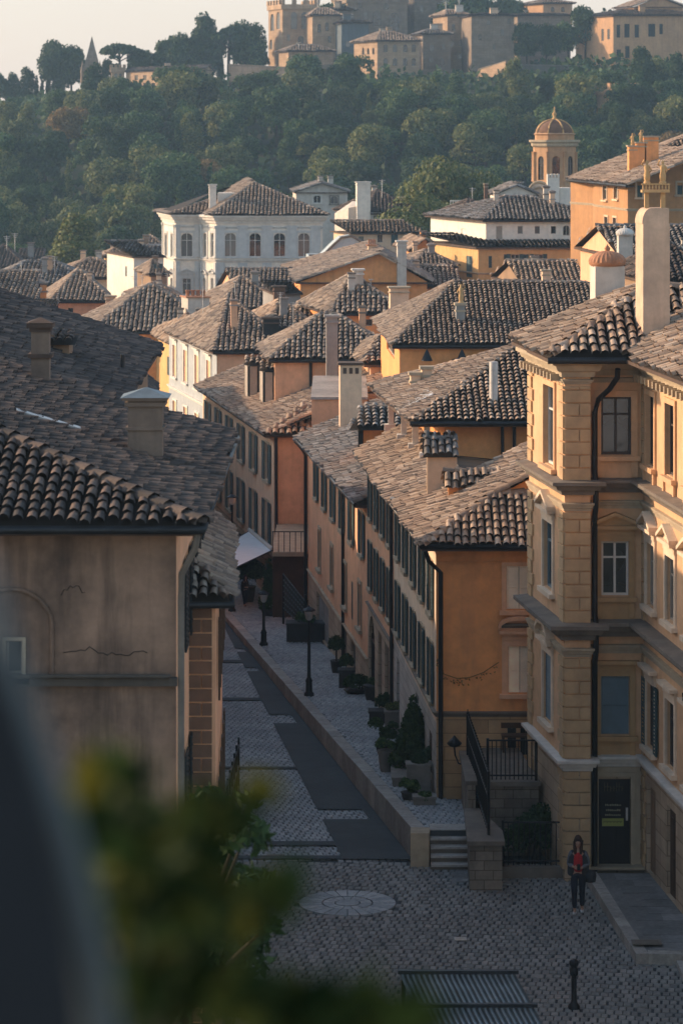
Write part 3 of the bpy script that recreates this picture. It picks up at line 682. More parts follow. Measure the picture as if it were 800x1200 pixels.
o = mb.build('paving_slabs', M['slab']); o['kind'] = 'structure'
cover('drain_cover', 757, 1107, .62, .36, 'trim_dark', 'oval dark metal cover in the raised slab pavement', z=GZ+.25)
mb = MB()
for i in range(3): mb.prism([(6.95+i*.12, 60.6+i*.33), (8.6, 60.6+i*.33), (8.6, 62.05), (6.95+i*.12, 62.05)], GZ if i == 0 else GZ+i*.13+.002-.0, GZ+(i+1)*.13-.0)
single(mb, 'stone_steps', M['kerb'], 'small stone steps below the raised slab pavement', 'steps', (7.6, 61.3, GZ))
# bollard post
t = thing('bollard', 'slim dark metal post with a collared cap on the cobbled square', 'bollard', (Xp(672, 59), 59, GZ)); x, y = Xp(672, 59), 59; zt = Zp(1124, 59)
mb = MB(); mb.lathe((x, y, GZ), [(.12, 0), (.12, .08), (.07, .14), (.055, .2), (.052, zt-GZ-.2)], 12); mb.build('post', M['iron'], t)
mb = MB(); mb.lathe((x, y, zt-.32), [(.07, 0), (.085, .03), (.085, .13), (.06, .16), (.085, .2), (.095, .23), (.095, .28), (.06, .31), (.0, .33)], 12); mb.build('cap', M['iron'], t)
# ribbed metal shelter roof at the bottom of the square
zr = GZ+2.15; A = (Xp(468, 55), Xp(602, 55)); d1 = F*(-zr)/(1141-HY); d0 = d1-3.2
t = thing('market_canopy', 'grey corrugated metal canopy with two dark cross bars in the square', 'canopy', (1.9, d0+1.5, GZ))
xl, xr = Xp(466, d1), Xp(600, d1); mb = MB(); n = 84; V = []
for i in range(n+1):
    s = i/n; x = xl+(xr-xl)*s; h = .028*(1 if i % 4 in (0, 1) else -1)
    V += [(x+.32+.1, d0, zr-.12+h), (x, d1, zr+.05+h), (x+.42, d0, zr-.15+h), (x, d1, zr+.02+h)]
mb.addnp(V, [(4*i, 4*i+4, 4*i+5, 4*i+1) for i in range(n)]+[(4*i+2, 4*i+3, 4*i+7, 4*i+6) for i in range(n)]+[(4*i+1, 4*i+5, 4*i+7, 4*i+3) for i in range(n)])
mb.build('ribbed_roof', M['sheet'], t)
for s in (.08, .62):
    y = d1+(d0-d1)*s; z = zr+.05-.17*s+.05; dx = .42*s; mb = MB(); mb.box(xl+dx-.04, xr+dx+.06, y-.05, y+.05, z-.01, z+.05); mb.build('cross_bar', M['iron'], t)
for sx in (0, 1):
    for sy in (.1, .9):
        x = xl+.42*sy+(xr-xl-.1)*sx+.05; y = d1+(d0-d1)*sy; mb = MB(); mb.tube([(x, y, GZ), (x, y, zr-.17*sy+.0)], .035); mb.build('leg', M['iron'], t)
# ------------------------------------------------------------------ corner house on the right
L0, C, Q, Q2, Vv = (4.6, 73.3), (5.15, 69.0), (5.74, 69.0), (5.745, 69.5), (7.01, 69.5)
Wn = (9.0, 50.0)
zE, zA, zB, zC, zG = -5.42, -8.35, -11.7, -14.75, GZ+.0
rh = thing('corner_house', 'tall ochre corner palazzo with quoins and a dark downpipe on the square', 'house', (7, 66, GZ))
oL = [op(L0, C, 638, 650, 452, 545, 'glass', fm='frame_white', trim='x', tw=.13, tm='ochre'), op(L0, C, 637, 648, 611, 690, 'glass', fm='shutter_blue', trim='t', tw=.11, tm='cream'),
      op(L0, C, 637, 647, 765, 845, 'roller', sm='shutter_blue', trim='s', tw=.11, tm='cream')]
oF = [op(Q2, Vv, 703.5, 739, 465, 533, 'glass', fm='frame_dark', trim='xa', tw=.15, tm='ochre'), op(Q2, Vv, 704, 736, 634, 698, 'glass', fm='frame_white', trim='ta', tw=.13, tm='ochre_shaded'),
      op(Q2, Vv, 703, 737, 792, 861, 'roller', sm='shutter_blue', trim='ca', tw=.13, tm='ochre_shaded')]
U = lambda d: math.hypot(14.1-.102*d-Vv[0], Vv[1]-d)
oR = []; oD = []
for i, d in enumerate((68.6, 66.45, 64.3, 62.1, 59.9, 57.5, 55)):
    u = U(d); w = .47
    oR.append(dict(u0=u-w, u1=u+w, z0=-7.75, z1=-6.15, style='glass', fm='frame_dark', trim='xa', tw=.13, tm='ochre'))
    oR.append(dict(u0=u-w, u1=u+w, z0=-11.0, z1=-9.55, style='glass', fm='frame', trim='t' if i != 0 else 't', tw=.13, tm='cream'))
    oR.append(dict(u0=u-w, u1=u+w, z0=-14.25, z1=-12.75, style='open' if i == 0 else 'glass', fm='frame_dark', sm='shutter', leaf=.38, trim='c', tw=.13, tm='cream'))
    oD.append(dict(u0=u-.5, u1=u+.5, z0=GZ+.26, z1=-15.15, style='door', dm='wood' if i else 'brownwall', trim=None))
door = op(Q2, Vv, 700.5, 738, 913, 1015, 'door', dm='door', trim=None)
door['z0'] = GZ+.26
segs = []
for A, B, ops in ((L0, C, oL), (C, Q, []), (Q, Q2, []), (Q2, Vv, oF), (Vv, Wn, oR)):
    segs.append((A, B, zC, zE, ops))
wall(rh, segs, 'ochre')
wall(rh, [(L0, C, GZ, zC, []), (C, Q, GZ, zC, []), (Q, Q2, GZ, zC, []), (Q2, Vv, GZ, zC, [door]), (Vv, Wn, GZ, zC, oD)], 'rustic', 'ground_floor_wall')
wall(rh, [(Wn, (14, 50), GZ, zE, []), ((14, 50), (12.5, 74.5), GZ, zE, []), ((12.5, 74.5), L0, GZ, zE, [])], 'ochre')
path = [L0, C, Q, Q2, Vv, Wn]
molding(rh, path, zE-.33, CORN(.34, .42), 'trim', 'eave_cornice')
molding(rh, path, zE-.50, CORN(.07, .12), 'trim', 'string_course')
molding(rh, path, zA-.12, CORN(.34, .34), 'trim_dark', 'cornice'); molding(rh, path, zA-.5, CORN(.09, .2), 'trim', 'string_course')
molding(rh, path, zB-.12, CORN(.40, .40), 'trim_dark', 'cornice'); molding(rh, path, zB-.52, CORN(.1, .22), 'trim', 'string_course')
molding(rh, path, zC-.10, CORN(.20, .28), 'whitetrim', 'cornice')
# brackets under the eave
mb = MB(); mb.box(-.05, .05, -.28, 0, -.16, 0); br_ = mb.mesh('eave_bracket', M['trim'])
for A, B in ((L0, C), (Vv, Wn)):
    L = wlen(A, B); u = .25
    while u < L: child('eave_bracket', br_, rh, wframe(A, B) @ Matrix.Translation((u, 0, zE-.28))); u += .42
# quoins: front pier and the edges of the left face
mb = MB()
def quoins(A, B, u0, u1, z0, z1, h=.30, stag=0, split=True):
    mb.T = wframe(A, B); z = z0; i = 0
    while z < z1-.05:
        zt = min(z+h-.034, z1); e = stag*(i % 2)
        if split and i % 2 and u1-u0 > .4: m = (u0+u1)/2+.04; mb.box(u0, m-.016, -.05, .0, z, zt); mb.box(m+.012, u1, -.05, .0, z, zt)
        else: mb.box(u0+min(e, 0), u1+max(e, 0), -.05, 0, z, zt)
        z += h; i += 1
    mb.T = None
Lf = wlen(L0, C)
for z0, z1 in ((GZ+.3, zC-.12), (zC+.2, zB-.55), (zB+.28, zA-.53), (zA+.22, zE-.55)):
    quoins(C, Q, .0, wlen(C, Q), z0, z1); quoins(L0, C, Lf-.42, Lf, z0, z1, stag=-.18, split=False); quoins(L0, C, .0, .45, z0, z1, stag=.16, split=False)
    quoins(Vv, Wn, .0, .22, z0, z1, stag=.1, split=False)
mb.build('quoins', M['quoin'], rh)
# door frame, sign writing
T = wframe(Q2, Vv); uc = (door['u0']+door['u1'])/2; w = door['u1']-door['u0']
mb = MB(); mb.T = T
for e, p in ((.22, .05), (.1, .08)):
    mb.box(uc-w/2-e, uc-w/2, -p, 0, GZ+.26, -15.08+e); mb.box(uc+w/2, uc+w/2+e, -p, 0, GZ+.26, -15.08+e); mb.box(uc-w/2, uc+w/2, -p, 0, -15.08, -15.08+e)
mb.box(uc-w/2-.3, uc+w/2+.3, -.35, 0, GZ+.24, GZ+.30)
mb.T = None; mb.build('door_frame', M['trim'], rh)
dob = [o for o in rh.children if o.name.startswith('door') and 'frame' not in o.name][0]
def local_boxes(name, mat, boxes, parent):
    b = MB()
    for q in boxes: b.box(*q)
    return child(name, b.mesh(name, M[mat]), parent)
M['sign_yellow'] = plain('yellow_green_sign', (.32,.34,.09), .6, var=.1); M['sign_pale'] = plain('pale_lettering', (.30,.29,.2), .6, var=.1); M['sign_dim'] = plain('dim_lettering', (.13,.11,.06), .6)
dh = 2.1
local_boxes('sign_plate', 'sign_yellow', [(-.29, .21, -.066, -.058, .93, 1.11)], dob)
# lettering is blurred in the photograph: rows of small strokes with the same rhythm
bx = []
for r_, (z, x0, x1) in enumerate(((1.40, -.22, .16), (1.28, -.20, .14), (1.17, -.22, .14))):
    x = x0
    while x < x1: ww = random.uniform(.02, .035); bx.append((x, x+ww, -.064, -.058, z, z+random.choice((.03, .038, .045)))); x += ww+.012
local_boxes('lettering', 'sign_pale', bx, dob)
bx = []
x = -.24
while x < .2: ww = random.uniform(.035, .055); h = random.choice((.12, .16, .2)); bx += [(x, x+.012, -.064, -.058, 1.74, 1.74+h), (x, x+ww, -.064, -.058, 1.74+h*.5, 1.75+h*.5)]; x += ww+.02
local_boxes('lettering', 'sign_dim', bx, dob)
bx = [(-.26+i*.026, -.248+i*.026, -.0665, -.0655, 1.0+(.02 if i % 3 else .0), 1.05) for i in range(17)]
local_boxes('lettering', 'door', bx, dob)
local_boxes('handle', 'metal', [(.27, .30, -.10, -.06, 1.12, 1.30), (.26, .31, -.075, -.056, 1.06, 1.36)], dob)
# downpipe with gooseneck
pipe(rh, [(6.35, 68.75, -5.55), (6.35, 68.85, -5.75), (6.2, 69.2, -6.05), (5.95, 69.3, -6.3), (5.87, 69.32, -6.6), (5.87, 69.32, -8.0), (5.87, 69.02, -8.2), (5.87, 69.02, -8.75), (5.87, 69.32, -9), (5.87, 69.32, -11.3), (5.87, 68.98, -11.5), (5.87, 68.98, -12.1), (5.87, 69.32, -12.4), (5.87, 69.32, GZ)], .065)
# roof
E1, E2, E3b, AR, AR2, BL_ = (4.22, 74.3, -5.25), (4.75, 68.5, -5.25), (9.4, 68.5, -5.25), (7.3, 71.9, -3.85), (10.5, 71.9, -3.85), (7.3, 72.6, -3.85)
mb = MB()
tiles(mb, [E1, E2, AR, BL_], .235, .31, .03); tiles(mb, [E2, E3b, AR2, AR], .235, .38, .03)
tiles(mb, [(6.23, 71.6, -5.28), (8.36, 50, -5.28), (12.3, 50, -3.3), (10.2, 71.6, -3.3)], .235, .31, .03)
ridge(mb, E2, AR, .15, .4); ridge(mb, AR, AR2, .15, .4); ridge(mb, AR, BL_, .15, .4); ridge(mb, BL_, E1, .14, .4); ridge(mb, (12.3, 50, -3.3), (10.2, 71.6, -3.3), .15)
mb.mi = 1; mb.poly([BL_, AR, AR2, (10.5, 74.9, -5)]); mb.poly([E1, BL_, (10.5, 74.9, -5)]); mb.poly([(12.3, 50, -3.3), (10.2, 71.6, -3.3), (13.5, 76, -5.2), (14.5, 50, -5.2)])
mb.mi = 2; mb.prism([(4.22, 74.3), (4.75, 68.5), (6.5, 68.5), (8.36, 50), (14.3, 50), (12.6, 74.8)], -5.39, -5.31)
mb.mi = 0; mb.build('roof', [M['tile_brown'], M['tile_base'], M['soffit']], rh)
gutter(rh, [(4.72, 68.42), (6.52, 68.42)], -5.33, .085)
c = chimney(rh, Xp(767, 69.6), 69.3, -5.0, Zp(262, 69.4), .62, .8, 'chimney_stucco', 'none', k=-.12)
xx = Xp(767, 69.4); zt = Zp(262, 69.4); mb = MB()     # rounded head, grating and two little statues
n = 8; V = []
for i in range(n+1):
    q = math.pi/2*i/n; V.append((xx-.31+.2*(1-math.sin(math.pi/2-q)), zt+.36*math.sin(q)))
pr = [(xx-.31, zt)]+V[1:]+[(xx+.31, zt+.36), (xx+.31, zt)]
a = [(p[0], 69.3, p[1]) for p in pr]; b = [(p[0]-.09, 70.1, p[1]) for p in pr]; m_ = len(pr)
mb.addnp(a+b, [(i, (i+1) % m_, m_+(i+1) % m_, m_+i) for i in range(m_)]); mb.poly(a); mb.poly(b[::-1])
mb.build('chimney_head', M['chimney_stucco'], c)
M['statue'] = plaster('weathered_terracotta', (.62,.40,.19), (.36,.23,.12), .5, 2)
mb = MB(); zb = zt+.36
for dx in (-.18, .2): mb.prism([(xx+dx-.05, 69.5), (xx+dx+.05, 69.5), (xx+dx+.05, 69.65), (xx+dx-.05, 69.65)], zb, zb+.36)
mb.prism([(xx-.30, 69.4), (xx+.34, 69.4), (xx+.34, 69.78), (xx-.30, 69.78)], zb+.36, zb+.42)
for i in range(9):
    s = -.28+i*.075; mb.lathe((xx+s, 69.42, zb+.42), [(.012, 0), (.022, .06), (.012, .12)], 5)
mb.prism([(xx-.31, 69.39), (xx+.35, 69.39), (xx+.35, 69.45), (xx-.31, 69.45)], zb+.54, zb+.57); mb.build('chimney_balustrade', M['statue'], c)
def statue(x, y, z, h, parent, side=1):
    mb = MB(); mb.lathe((x, y, z), [(h*.14, 0), (h*.15, .06*h), (h*.10, .1*h), (h*.13, .14*h), (h*.14, .35*h), (h*.10, .5*h), (h*.13, .68*h), (h*.12, .76*h), (h*.05, .8*h), (h*.065, .86*h), (h*.07, .92*h), (0.0, h)], 9)
    mb.tube([(x+side*h*.11, y, z+.72*h), (x+side*h*.22, y, z+.8*h), (x+side*h*.12, y, z+1.0*h)], h*.035, 6); mb.tube([(x-side*h*.11, y, z+.72*h), (x-side*h*.19, y, z+.55*h), (x-side*h*.1, y, z+.45*h)], h*.035, 6)
    return mb.build('statue', M['statue'], parent)
statue(xx-.17, 69.6, zb+.57, .55, c, -1); statue(xx+.2, 69.6, zb+.57, .55, c, -1)
chimney(rh, Xp(713, 73.5), 73.2, -4.9, Zp(312, 73.4), .72, .72, 'offwhite', 'dome', 'terracotta')
# small bracket arm on the wing
t = MB(); x, y = 14.1-.102*63.4-.05, 63.4; t.tube([(x, y, Zp(820, y)), (x-.35, y, Zp(820, y)), (x-.35, y, Zp(812, y))], .02); t.build('bracket_arm', M['iron'], rh)

# ------------------------------------------------------------------ row house on the kerb (orange front, cream side)
P0, P1, P2, P3 = WP[:4]
b1 = thing('row_house', 'orange row house with cream street side and dark shutters above the planters', 'house', (4, 86, pav_z(80)))
ze = -10.62
FR1 = (8.2, 75.5)
def bays(A, B, us, w, z0, z1, style, **k): return [dict(u0=u-w/2, u1=u+w/2, z0=z0, z1=z1, style=style, **k) for u in us]
La = wlen(P1, P0); Lb = wlen(P2, P1)
ua = [La-1.2-2.45*i for i in range(5)][::-1]; ub = [Lb-1.1-2.0*i for i in range(4)][::-1]
K = dict(sm='shutter', leaf=.36, trim='x', tw=.07, pr=.03, tm='trim')
opsA = bays(P1, P0, ua, .75, -12.42, -11.12, 'open', **K)+bays(P1, P0, ua, .75, -14.62, -13.2, 'open', **K)
wall(b1, [(P1, P0, -15.05, ze, opsA)], 'cream')
gA = [dict(u0=La-1.9, u1=La-1.1, z0=-16.6, z1=-15.55, style='closed', sm='wood', trim=None), dict(u0=La-5.6, u1=La-4.7, z0=-17.0, z1=-15.3, style='door', dm='wood'), dict(u0=1.0, u1=1.9, z0=-17.4, z1=-15.4, style='door', dm='wood')]
wall(b1, [(P1, P0, -19, -15.05, gA)], 'ashlar', 'ground_floor_wall')
opsB = bays(P2, P1, ub, .62, -12.42, -11.12, 'open', **dict(K, leaf=.3))+bays(P2, P1, ub[:], .62, -14.65, -13.2, 'open', **dict(K, leaf=.3))
wall(b1, [(P2, P1, -15.3, ze, opsB)], 'apricot')
gB = [dict(u0=.35, u1=2.3, z0=-18.4, z1=-15.5, style='glass', fm='frame_dark', arch=True), dict(u0=3.4, u1=4.5, z0=-18.0, z1=-15.6, style='door', dm='wood'), dict(u0=5.5, u1=6.7, z0=-17.8, z1=-15.6, style='door', dm='wood')]
wall(b1, [(P2, P1, -19.5, -15.3, gB)], 'rustic', 'ground_floor_wall')
fo = [op(P0, FR1, 593, 622, 663, 714, 'closed', sm='shutter_cream', trim='x', tm='apricot'), op(P0, FR1, 595, 622, 757, 812, 'closed', sm='shutter_cream', trim='s', tm='apricot', tw=.16)]
# keep the two front windows symmetric about the edge where the corner house hides them
wall(b1, [(P0, FR1, -14.80, ze, fo)], 'orange')
fo2 = [op(P0, FR1, 594, 604.5, 853, 885, 'closed', sm='shutter_black'), op(P0, FR1, 609, 621, 853, 885, 'closed', sm='shutter_black')]
wall(b1, [(P0, FR1, -19, -14.80, fo2)], 'rustic_orange', 'ground_floor_wall')
wall(b1, [(FR1, (6.2, 96.2), -19, ze, []), ((6.2, 96.2), P2, -19, ze, [])], 'orange', extra=[[(4.0, 77.05, -10.2), (7.3, 77.05, -10.2), (7.3, 77.05, -7.72), (4.0, 77.05, -9.5)]])
molding(b1, [P1, P0, FR1], -14.88, CORN(.1, .14), 'trim_dark', 'string_course')
molding(b1, [P2, P1], -15.36, CORN(.09, .14), 'trim_dark', 'string_course')
molding(b1, [P2, P1, P0, FR1], ze-.02, CORN(.28, .26), 'orange', 'eave_cornice')
molding(b1, [P0, FR1], ze-.42, CORN(.06, .1), 'orange', 'string_course')
molding(b1, [(Xp(587, 75.5), 75.5), FR1], Zp(738, 75.5), CORN(.16, .18), 'trim_dark', 'cornice')
pn, pf = (2.02, 75.0, ze+.12), (.42, 96.6, ze+.12); Ah = (3.98, 77.0, -9.42)
rn, rf = (7.3, 77.0, -7.68), (5.7, 96.6, -7.68)
mb = MB(); Ed = lambda d, dx=0: (2.02-.0741*(d-75)+dx, d, pn[2]+.519*dx)
tiles(mb, [Ed(81.5), pn, Ah, rn, Ed(81.5, 5.6)], .205, .27, .02); tiles(mb, [pf, Ed(81.5), Ed(81.5, 1.75), Ed(96.6, 1.75)], .205, .27, .02)
mb.mi = 1; mb.poly([Ed(81.5, 1.7), (8, 81.5, -10.1), (7, 96.6, -10.1), Ed(96.6, 1.7)]); mb.poly([(8, 81.5, -10.5), Ed(81.5, 5.6), Ed(81.5, 1.7)]); mb.mi = 0; ridge(mb, Ed(81.5, 5.6), Ed(81.5, 1.7), .12); tiles(mb, [pn, (8.3, 75.0, pn[2]), (8.3, 77.0, -9.42), Ah], .20, .33, .02)
ridge(mb, pn, Ah, .14); ridge(mb, Ah, rn, .14); ridge(mb, (8.3, 77.0, -9.42), Ah, .13)
mb.mi = 1; mb.poly([rn, Ed(81.5, 5.6), (8.5, 81.5, -10.4), (8.5, 77, -10.4)])
mb.mi = 2; mb.prism([(pf[0], pf[1]), (pn[0], pn[1]), (8.3, 75.0), (8.3, 96.6)], pn[2]-.13, pn[2]-.05)
mb.mi = 0; mb.build('roof', [M['tile_brown'], M['tile_base'], M['soffit']], b1)
gutter(b1, [pf, pn, (8.3, 74.95)], ze+.10, .07)
pipe(b1, [(2.1, 75.1, ze), (2.2, 75.3, ze-.3), (2.5, 75.38, ze-.6), (2.5, 75.40, pav_z(75.5)+.0)], .06)
pipe(b1, [(P1[0]-.18, P1[1], ze), (P1[0]-.07, P1[1], ze-.35), (P1[0]-.07, P1[1], pav_z(88))], .055)
# creeper hanging on the orange front
mb = MB(); pts = [(Xp(px, 75.4), 75.4, Zp(py, 75.4)) for px, py in ((512, 772), (520, 790), (535, 795), (550, 794), (566, 788), (584, 776))]
mb.tube(pts, .012, 5); rr = random.Random(3)
for i in range(60):
    s = rr.random()**1.6*(len(pts)-1); j = int(s); p = Vector(pts[j]).lerp(Vector(pts[min(j+1, len(pts)-1)]), s-j); p.z -= rr.random()*.18; a = rr.random()*6; r_ = .035
    mb.poly([(p.x+r_*math.cos(a), p.y-.02, p.z+r_*math.sin(a)), (p.x-r_*math.sin(a), p.y-.05, p.z+r_*math.cos(a)), (p.x-r_*math.cos(a), p.y-.02, p.z-r_*math.sin(a))])
single(mb, 'dry_creeper', M['leaf_rust'], 'thin dry creeper sagging across the orange front wall', 'creeper', (3, 75.4, -13.8))
def onroof(px, py, z0, sl, x0, k, d0):
    d = (z0-sl*(x0-k*d0))/(-(py-HY)/F-sl*((px-400)/F-k)); return Xp(px, d), d, Zp(py, d)
# dormers on the lit slope
def dormer(root, x, d, z, w, h, L, mat='offwhite', roofmat='tile_grey', k=-.08, name='dormer', sh=0.0, open_=True):
    """small gabled dormer whose face looks left over the street"""
    A, B = (x-k*w/2*0, d+w/2), (x, d-w/2); mb = MB()
    facade(mb, A, B, z-.1, z+h, [dict(u0=w*.2, u1=w*.8, z0=z+.12, z1=z+h-.08)], .1)
    mb.T = None; zz = z+h
    mb.poly([(x, d-w/2, zz), (x, d+w/2, zz), (x, d, zz+w*.42)])
    mb.poly([(x, d-w/2, z-.6), (x+L, d-w/2, z-.6), (x+L, d-w/2, zz), (x, d-w/2, zz)]); mb.poly([(x, d+w/2, z-.6), (x+L, d+w/2, z-.6), (x+L, d+w/2, zz), (x, d+w/2, zz)])
    o = mb.build(name, M[mat], root)
    b = MB(); b.box(x+.09, x+.12, d-w*.32, d+w*.32, z+.1, z+h-.05); b.build('pane', M['glass'], o)
    b = MB(); hh = w*.42; e = .12
    tiles(b, [(x-e, d-w/2-e, zz-.04), (x+L, d-w/2-e, zz-.04), (x+L, d, zz+hh), (x-e, d, zz+hh)], .2, .3); tiles(b, [(x+L, d+w/2+e, zz-.04), (x-e, d+w/2+e, zz-.04), (x-e, d, zz+hh), (x+L, d, zz+hh)], .2, .3)
    ridge(b, (x-e, d, zz+hh), (x+L, d, zz+hh), .1, .3); b.build('dormer_roof', [M[roofmat], M['tile_base'], M['soffit']], o); return o
x, d, z = onroof(500, 582, pn[2], .519, 2.02, -.0741, 75); dormer(b1, x, d, z, .95, 1.2, .8, 'peach', 'tile_grey')
x, d, z = onroof(522, 583, pn[2], .519, 2.02, -.0741, 75); dormer(b1, x+.05, d-.3, z, .75, .42, 3.6, 'orange', 'tile_brown')
x, d, z = onroof(512, 521, pn[2], .519, 2.02, -.0741, 75); mb = MB(); 
x, d, z = onroof(458, 590, pn[2], .519, 2.02, -.0741, 75); mb = MB(); mb.box(x+.0, x+.4, d-.2, d+.25, z-.1, z+.12); mb.box(x-.03, x+.43, d-.23, d+.28, z+.12, z+.16); mb.build('roof_vent', M['tile_grey'], b1)
# ------------------------------------------------------------------ loggia storey house
q = [(2.5, 88.0), (10.4, 88.0), (9.4, 99.5), (1.5, 99.5)]
lg = thing('loggia_house', 'orange rooftop house with white loggia posts and a brown tiled hip roof', 'house', (4, 93, -11))
zl = -8.62
roof(lg, q, zl, 1.75, 'hipx', over=.5, inset=4.0, pitch=.205, mat='tile_brown')
Fl = [(3.05, 88.35), (10.4, 88.35)]
wall(lg, [((2.2, 99), (3.05, 88.35), -11, zl-.14, []), (Fl[0], Fl[1], -11.2, zl-.14, []), (Fl[1], (9.4, 99.5), -11.2, zl-.14, [])], 'orange')
for s in (0, .3, .62, 1):
    x, y = 2.52-.9*s*1.0, 88.15+s*9.5; zf = pn[2]+.519*(x-(2.02-.0741*(y-75))); mb = MB()
    mb.prism([(x-.09, y-.09), (x+.09, y-.09), (x+.09, y+.09), (x-.09, y+.09)], zf-.3, zl-.14); mb.prism([(x-.22, y-.2), (x+.14, y-.2), (x+.14, y+.2), (x-.22, y+.2)], zf-.3, zf+.16)
    mb.build('post', M['whitetrim'], lg)
gutter(lg, [(2.0, 87.45), (10.8, 87.45)], zl-.03, .07)
x = Xp(579, 88.6); pipe(lg, [(x, 89.1, -8.6), (x, 89.1, Zp(424, 89.1))], .13, 'flue', 'metal'); mb = MB(); mb.lathe((x, 89.1, -8.5), [(.28, 0), (.24, .2), (.14, .3)], 12); mb.build('flue_collar', M['metal'], lg)
mb = MB(); x, d, z = onroof(470, 475, zl, .45, 2.0, -.087, 88); 
mb.prism([(x-.1, d-1.6), (x+.95, d-1.6), (x+.8, d+.9), (x-.25, d+.9)], [z-.1, z+.37, z+.37, z-.1], [z+.02, z+.5, z+.5, z+.02]); mb.build('skylight', M['metal'], lg)
for px, py in ((487, 452), (500, 445)):
    d = 95; chimney(lg, Xp(px, d), d, -9, Zp(py-12, d), .32, .3, 'peach', 'slab')
pipe(lg, [(5.1, 88.25, zl), (5.1, 88.25, -11)], .05); pipe(lg, [(4.75, 88.25, zl), (4.75, 88.25, -11)], .05)
# ------------------------------------------------------------------ second house up the street
b2 = thing('row_house', 'apricot row house with a grey slate-coloured roof and a garage opening up the street', 'house', (2, 106, pav_z(106)))
z2 = -12.2; Lc = wlen(P3, P2)
u6 = [Lc-1.6-3.0*i for i in range(6)]
o2 = bays(P3, P2, u6, .85, -13.95, -12.6, 'open', sm='shutter', leaf=.42, trim='x', tw=.07, pr=.03)
o2 += bays(P3, P2, [Lc-2.2-4.4*i for i in range(4)], .8, -16.45, -15.0, 'glass', fm='frame_dark', arch=True, trim='x', tw=.12, pr=.04, tm='trim')
o2 += bays(P3, P2, [Lc-4.6], .5, -16.6, -15.3, 'closed', sm='shutter')
wall(b2, [(P3, P2, -17.2, z2, o2)], 'apricot')
g2 = [dict(u0=Lc-16.6, u1=Lc-12.2, z0=-19.15, z1=-17.45, style='door', dm='wood_grey', nm='garage_door'), dict(u0=Lc-7.6, u1=Lc-6.3, z0=-19, z1=-17.2, style='door', dm='door'), dict(u0=Lc-4.9, u1=Lc-3.6, z0=-18.8, z1=-17.2, style='door', dm='door')]
g2[0]['z0'] = -18.95; g2[1]['z1'] = g2[2]['z1'] = -17.3
wall(b2, [(P3, P2, -20.6, -17.2, g2)], 'rustic', 'ground_floor_wall')
molding(b2, [P3, P2], -17.22, CORN(.09, .14), 'trim', 'string_course')
wall(b2, [(P2, (6, 96.2), -14, z2, []), ((4, 116.6), P3, -20.6, z2, [])], 'apricot')
e0, e1 = (P3[0]-.5, P3[1]+.3, z2+.12), (P2[0]-.4, P2[1]-.2, z2+.12)
mb = MB(); tiles(mb, [e0, e1, (e1[0]+5.2, e1[1], e1[2]+2.3), (e0[0]+5.2, e0[1], e0[2]+2.3)], .24, .3)
mb.mi = 2; mb.prism([e0[:2], e1[:2], (e1[0]+5, e1[1]), (e0[0]+5, e0[1])], z2-.02, z2+.07); mb.mi = 0
mb.build('roof', [M['tile_grey'], M['tile_base'], M['soffit']], b2); gutter(b2, [e0, e1], z2+.08, .08)
wall(b2, [((Xp(365, 117), 117), (Xp(430, 117), 117), -13.5, Zp(468, 117), [])], 'apricot', 'parapet', extra=[])
wall(b2, [((Xp(365, 117), 127), (Xp(365, 117), 117), -13.5, Zp(468, 117), [])], 'apricot', 'parapet')
mb = MB(); mb.box(Xp(364, 117), Xp(431, 117), 116.9, 127, Zp(467.9, 117), Zp(465, 117)); mb.build('parapet_coping', M['tile_grey'], b2)
chimney(b2, Xp(411, 113), 113, -12.5, Zp(428, 113), .82, .8, 'peach', 'arches', 'soffit', k=-.05)
# little dark roofed box at the near end of the slate roof
x = Xp(432, 104); mb = MB(); mb.box(x-.35, x+1.6, 103, 106, -12.3, -10.35); o = mb.build('roof_cabin', M['orange'], b2); mb = MB(); mb.box(x-.38, x-.2, 102.95, 103.3, -12.4, -10.35); mb.build('post', M['iron'], o)
mb = MB(); tiles(mb, [(x-.7, 102.5, -10.35), (x+2, 102.5, -10.35), (x+2, 105, -9.75), (x-.2, 105, -9.75)], .26, .36); mb.build('cabin_roof', [M['tile_grey'], M['tile_base']], o)
pipe(b2, [(e0[0], e0[1], z2), (P3[0]-.1, P3[1]-.1, z2-.5), (P3[0]-.1, P3[1]-.1, -20)], .07); pipe(b2, [(.05, 103.2, z2), (.05, 103.2, -19)], .06)
# ------------------------------------------------------------------ third house, with awning and terrace
A3, B3, C3 = (-6.95, 150.0), (-2.87, 127.0), (3.85, 127.0)
b3 = thing('row_house', 'tan row house with tall shutters and two louvred dormers at the street bend', 'house', (0, 138, -20.5))
z3 = -13.1; L3 = wlen(A3, B3)
K3 = dict(sm='shutter', leaf=.6, trim='x', tw=.08, pr=.04)
u3 = [L3-1.9-3.9*i for i in range(6)]
o3 = bays(A3, B3, u3, 1.2, -15.2, -13.6, 'open', **K3)+bays(A3, B3, u3, 1.2, -17.9, -16.1, 'open', **K3)
wall(b3, [(A3, B3, -18.3, z3, o3)], 'peach'); g3_ = bays(A3, B3, [L3-2.2], 1.3, -20.3, -18.6, 'door', dm='wood', arch=True)+bays(A3, B3, [L3-6, L3-10, L3-14], 1.8, -20.4, -18.6, 'glass', fm='frame_dark')
wall(b3, [(A3, B3, -21, -18.3, g3_)], 'rustic', 'ground_floor_wall')
wall(b3, [(B3, C3, -21, z3, [])], 'apricot', extra=[[(-2.87, 127, z3), (3.85, 127, z3), (3.85, 127, z3+2.75)]])
wall(b3, [(C3, (1, 150), -21, z3+2.6, [])], 'apricot')
